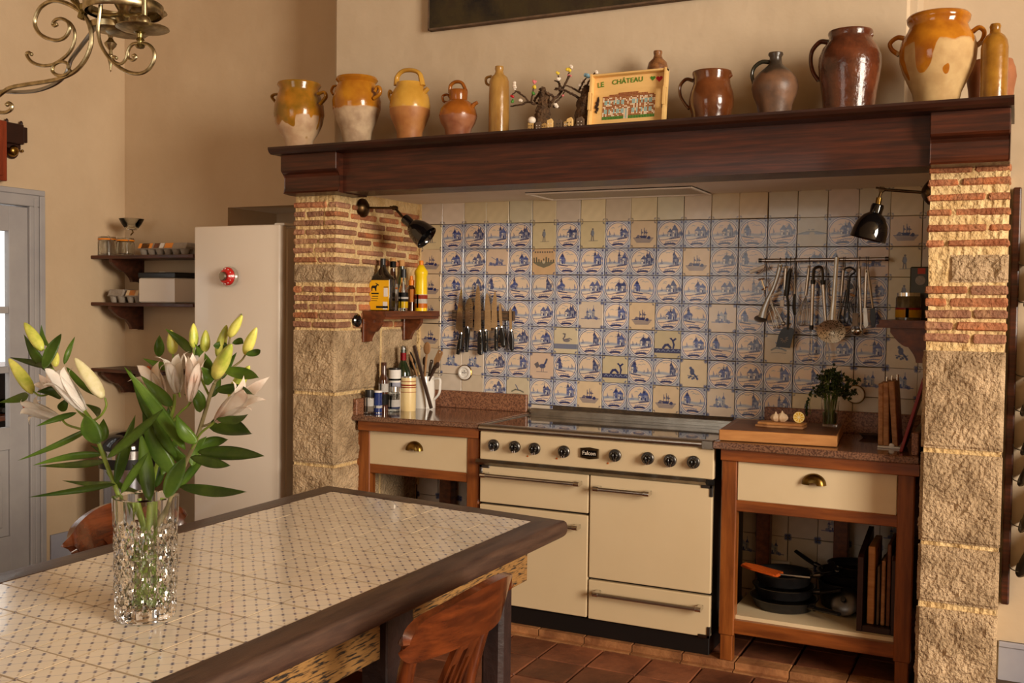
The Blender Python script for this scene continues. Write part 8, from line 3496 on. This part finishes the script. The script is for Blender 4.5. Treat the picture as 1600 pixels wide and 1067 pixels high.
def flower(t, base, tip, w, open_=.45, curl=.5, d0=0.0, d1=0.0, mat=None, start=0.0, length_var=0.0, spread=1.0):
    """trumpet of six petals from base to tip, mouth width w (crop px)"""
    A, B = Lc(base[0], base[1], d0), Lc(tip[0], tip[1], d1)
    x, y, z = frame_from(B - A)
    L_ = (B - A).length
    R_ = w * kl / 2
    fl = None
    for k in range(6):
        a0 = start + 2 * math.pi * k / 6
        rad = x * math.cos(a0) + y * math.sin(a0)
        tan = -x * math.sin(a0) + y * math.cos(a0)
        inner_p = k % 2
        LL_ = L_ * (1 + length_var * math.sin(a0 * 2 + 1))

        def P(a, b, rad=rad, tan=tan, LL_=LL_, inner_p=inner_p):
            s = (b - .5) * 2
            r = R_ * (.16 + .62 * math.sin(min(a, .85) / .85 * math.pi / 2) ** 1.1) * (.94 if inner_p else 1.0)
            out = open_ * R_ * 1.6 * max(0, (a - .62) / .38) ** 2
            zz = LL_ * (a - curl * .32 * max(0, (a - .72) / .28) ** 2)
            wd = R_ * (.22 + .62 * math.sin(math.pi * min(1, (.04 + a * .98)) ** .85)) * (1.12 if inner_p else .95) * spread
            wd *= (1 if a < .8 else max(.02, 1 - ((a - .8) / .2) ** 1.6))
            return A + z * zz + rad * (r + out - .12 * wd * s * s - (.0 if inner_p else -.0012)) + tan * (wd * s * .72)
        bm = BM()
        sheet(bm, P, 14, 6)
        bmesh.ops.solidify(bm, geom=bm.faces[:], thickness=.0008)
        obj('petal', bm, mat or petal, t, smooth=True, ang=180)
    # a short green tube at the base
    bm = BM()
    lathe(bm, [(0, -.003), (R_ * .20, 0), (R_ * .26, L_ * .06), (R_ * .20, L_ * .12), (0, L_ * .12)], c=A, axis=(B - A), seg=12)
    obj('receptacle', bm, stem_green, t, smooth=True)
    if open_ > .6:
        for q in range(5):
            bm = BM()
            e = (x * math.cos(q * 1.26) + y * math.sin(q * 1.26))
            p1 = A + z * L_ * .86 + e * R_ * .22
            tube(bm, [A + z * L_ * .1, A + z * L_ * .5 + e * R_ * .08, p1], .0009, seg=5)
            ball(bm, p1, .004, sz=1.6, u=8, v=6)
            obj('stamen', bm, anther, t, smooth=True)


# left stem, its buds and flowers
foot = lambda dx, dy: vb0 + Vector((dx, dy, .035))
t1 = lily('left lily stem with two white trumpet flowers and green buds leaning over the table')
stem(t1, [foot(.025, -.01), (415, 690, -.01), (385, 600, -.02), (352, 515, -.02), (325, 440, -.03), (308, 385, -.03), (285, 350, -.03)], .0055, .0042)
stem(t1, [(308, 385, -.03), (262, 345, -.02), (225, 290, .0), (195, 240, .01), (165, 185, .01), (150, 140, .01)], .0036, .0026)
stem(t1, [(300, 385, -.03), (335, 362, -.05), (354, 330, -.05), (350, 302, -.05)], .0030, .0024)
stem(t1, [(318, 420, -.03), (265, 405, .0), (225, 392, .02), (205, 372, .03)], .0030, .0026)
stem(t1, [(195, 240, .01), (165, 285, -.02), (135, 295, -.04), (112, 282, -.04)], .0026, .0022)
bud(t1, (140, 142), (82, 52), 46, .01, .02)
bud(t1, (108, 284), (30, 172), 50, -.04, -.04)
bud(t1, (184, 196), (190, 150), 30, .0, .02)
bud(t1, (342, 300), (250, 170), 52, -.05, -.05, bud_white)
flower(t1, (283, 346), (165, 200), 74, .5, .5, -.05, -.08, petal, .2, .12)
flower(t1, (205, 374), (66, 322), 60, .7, .9, .03, .0, petal, .6, .12)
flower(t1, (190, 290), (140, 245), 60, .5, .5, .04, .05, petal_pink, .9)
for a in [((345, 490), (108, 528), 26, -.02, -.10), ((352, 515), (128, 530), 26, -.01, .05), ((308, 400), (58, 512), 22, -.03, -.12), ((385, 590), (92, 634), 24, -.03, -.10), ((375, 585), (208, 578), 20, .0, .06),
          ((255, 352), (118, 398), 22, -.03, -.10), ((150, 198), (78, 88), 36, .02, .03), ((160, 130), (138, 58), 24, .02, .04), ((146, 205), (205, 90), 40, -.03, -.05), ((214, 190), (250, 98), 20, .01, .03),
          ((205, 300), (122, 282), 40, -.05, -.07), ((95, 292), (-4, 318), 32, -.03, -.02), ((170, 198), (35, 168), 28, .0, .03), ((222, 200), (330, 298), 22, .0, -.03), ((205, 348), (228, 300), 36, .0, .02),
          ((330, 455), (285, 360), 62, -.05, -.10), ((325, 450), (345, 372), 46, -.02, .0), ((352, 512), (300, 460), 22, .02, .05), ((190, 225), (110, 180), 22, .03, .04), ((330, 365), (285, 322), 30, .0, .03)]:
    leaf(t1, a[0], a[1], a[2], a[3], a[4], bend=Rl.uniform(-10, 10), roll=Rl.uniform(-.4, .4), twist=Rl.uniform(-.2, .2))
# middle stem
t2 = lily('middle lily stem with a pair of white and pink trumpet flowers')
stem(t2, [foot(-.02, .02), (495, 680, .02), (515, 560, .02), (540, 470, .0), (565, 390, -.02), (580, 330, -.02), (582, 290, -.02)], .0050, .0036)
stem(t2, [(560, 400, -.02), (600, 352, -.03), (625, 330, -.03), (638, 312, -.03)], .0028, .0024)
stem(t2, [(575, 345, -.02), (560, 320, -.01), (548, 296, -.01)], .0028, .0022)
flower(t2, (592, 284), (572, 150), 66, .55, .4, -.03, -.05, petal, .1, .1)
flower(t2, (634, 312), (655, 150), 62, .25, .2, -.04, -.06, petal_pink, .5, .05)
flower(t2, (546, 300), (480, 195), 78, .7, .5, -.01, -.02, petal_pink, .3, .1)
for a in [((618, 475), (415, 200), 44, -.05, -.09), ((590, 500), (432, 205), 40, -.02, -.05), ((358, 502), (545, 338), 34, -.08, -.12), ((385, 592), (452, 358), 38, -.02, -.03), ((500, 645), (468, 412), 52, -.06, -.08),
          ((585, 560), (475, 345), 56, -.03, -.05), ((405, 620), (498, 478), 30, -.09, -.10), ((575, 328), (470, 228), 42, -.04, -.05), ((520, 600), (560, 470), 34, .03, .04), ((600, 430), (560, 330), 40, -.01, .0), ((505, 600), (440, 520), 30, .03, .05), ((540, 560), (600, 420), 36, .03, .04), ((470, 620), (350, 545), 26, .04, .06)]:
    leaf(t2, a[0], a[1], a[2], a[3], a[4], bend=Rl.uniform(-12, 12), roll=Rl.uniform(-.5, .5), twist=Rl.uniform(-.2, .2))
# right stem, greyer and woody, with most of the buds
t3 = lily('right lily stem with many yellow-green buds and one pink-tipped flower')
stem(t3, [foot(-.03, -.015), (545, 690, .0), (585, 600, .0), (625, 505, -.01), (655, 440, -.02), (684, 350, -.02), (700, 295, -.02), (715, 255, -.02)], .0052, .0042, stem_grey)
stem(t3, [(715, 255, -.02), (738, 210, -.01), (755, 160, .0), (768, 98, .0)], .0032, .0022, stem_grey)
stem(t3, [(715, 250, -.02), (770, 205, -.01), (805, 178, .0), (820, 156, .0)], .0026, .0020, stem_grey)
stem(t3, [(665, 400, -.02), (705, 385, -.02), (735, 345, -.01), (765, 305, .0)], .0028, .0022, stem_grey)
stem(t3, [(640, 470, -.02), (670, 420, -.04), (705, 392, -.05), (724, 375, -.05)], .0028, .0024)
stem(t3, [(700, 300, -.02), (672, 240, -.01), (650, 180, .0), (645, 132, .0)], .0026, .0022)
stem(t3, [(600, 300, .02), (585, 220, .02), (576, 152, .02)], .0024, .0020)
bud(t3, (576, 155), (570, 76), 40, .02, .02)
bud(t3, (645, 134), (645, 54), 34, .0, .0)
bud(t3, (682, 148), (686, 76), 36, .01, .01)
bud(t3, (728, 165), (756, 60), 38, .01, .01)
bud(t3, (766, 98), (808, 28), 34, .0, .0)
bud(t3, (818, 156), (856, 68), 38, .0, .0)
bud(t3, (716, 236), (772, 124), 54, -.03, -.05)
bud(t3, (768, 302), (832, 196), 46, .0, -.01)
flower(t3, (722, 378), (852, 262), 72, .55, .3, -.05, -.08, petal_pink, .4, .15)
for a in [((660, 482), (882, 496), 46, -.04, -.10), ((695, 398), (842, 422), 64, -.02, -.06), ((635, 500), (768, 527), 34, -.06, -.12), ((598, 598), (822, 616), 36, -.05, -.12), ((600, 600), (705, 478), 30, .02, .03),
          ((722, 372), (828, 356), 28, -.07, -.10), ((718, 278), (848, 292), 36, -.05, -.08), ((748, 208), (862, 236), 40, -.03, -.06), ((555, 635), (618, 500), 54, -.08, -.10), ((655, 455), (588, 358), 44, -.05, -.08),
          ((668, 350), (640, 262), 40, -.04, -.05), ((640, 150), (553, 72), 32, .0, .01), ((530, 165), (532, 92), 34, .03, .03), ((572, 200), (476, 170), 28, .01, .0), ((652, 160), (690, 120), 26, .0, .01),
          ((705, 215), (648, 118), 34, -.03, -.02), ((712, 128), (764, 136), 28, -.01, .0), ((775, 120), (812, 122), 22, .0, .0), ((820, 158), (868, 142), 22, -.02, -.02), ((706, 300), (735, 220), 30, .01, .02),
          ((650, 470), (760, 440), 40, .03, .04), ((690, 330), (612, 290), 34, .02, .02), ((640, 530), (690, 430), 40, .02, .03), ((695, 260), (672, 200), 40, -.05, -.06), ((625, 520), (560, 440), 36, .0, .0), ((740, 240), (790, 150), 24, .01, .02)]:
    leaf(t3, a[0], a[1], a[2], a[3], a[4], bend=Rl.uniform(-10, 10), roll=Rl.uniform(-.45, .45), twist=Rl.uniform(-.2, .2))
# cut stems crossing in the water
for (dx, dy, ex, ey) in ((-.03, .02, .03, -.02), (.035, .015, -.02, .0), (.0, -.03, .02, .03)):
    bm = BM()
    tube(bm, spline([vb0 + Vector((dx, dy, .03)), vb0 + Vector(((dx + ex) / 2, (dy + ey) / 2, VH * .5)), vb0 + Vector((ex, ey, VH * .98))], 5), .0048, seg=9)
    obj('stem', bm, stem_green, t2, smooth=True)
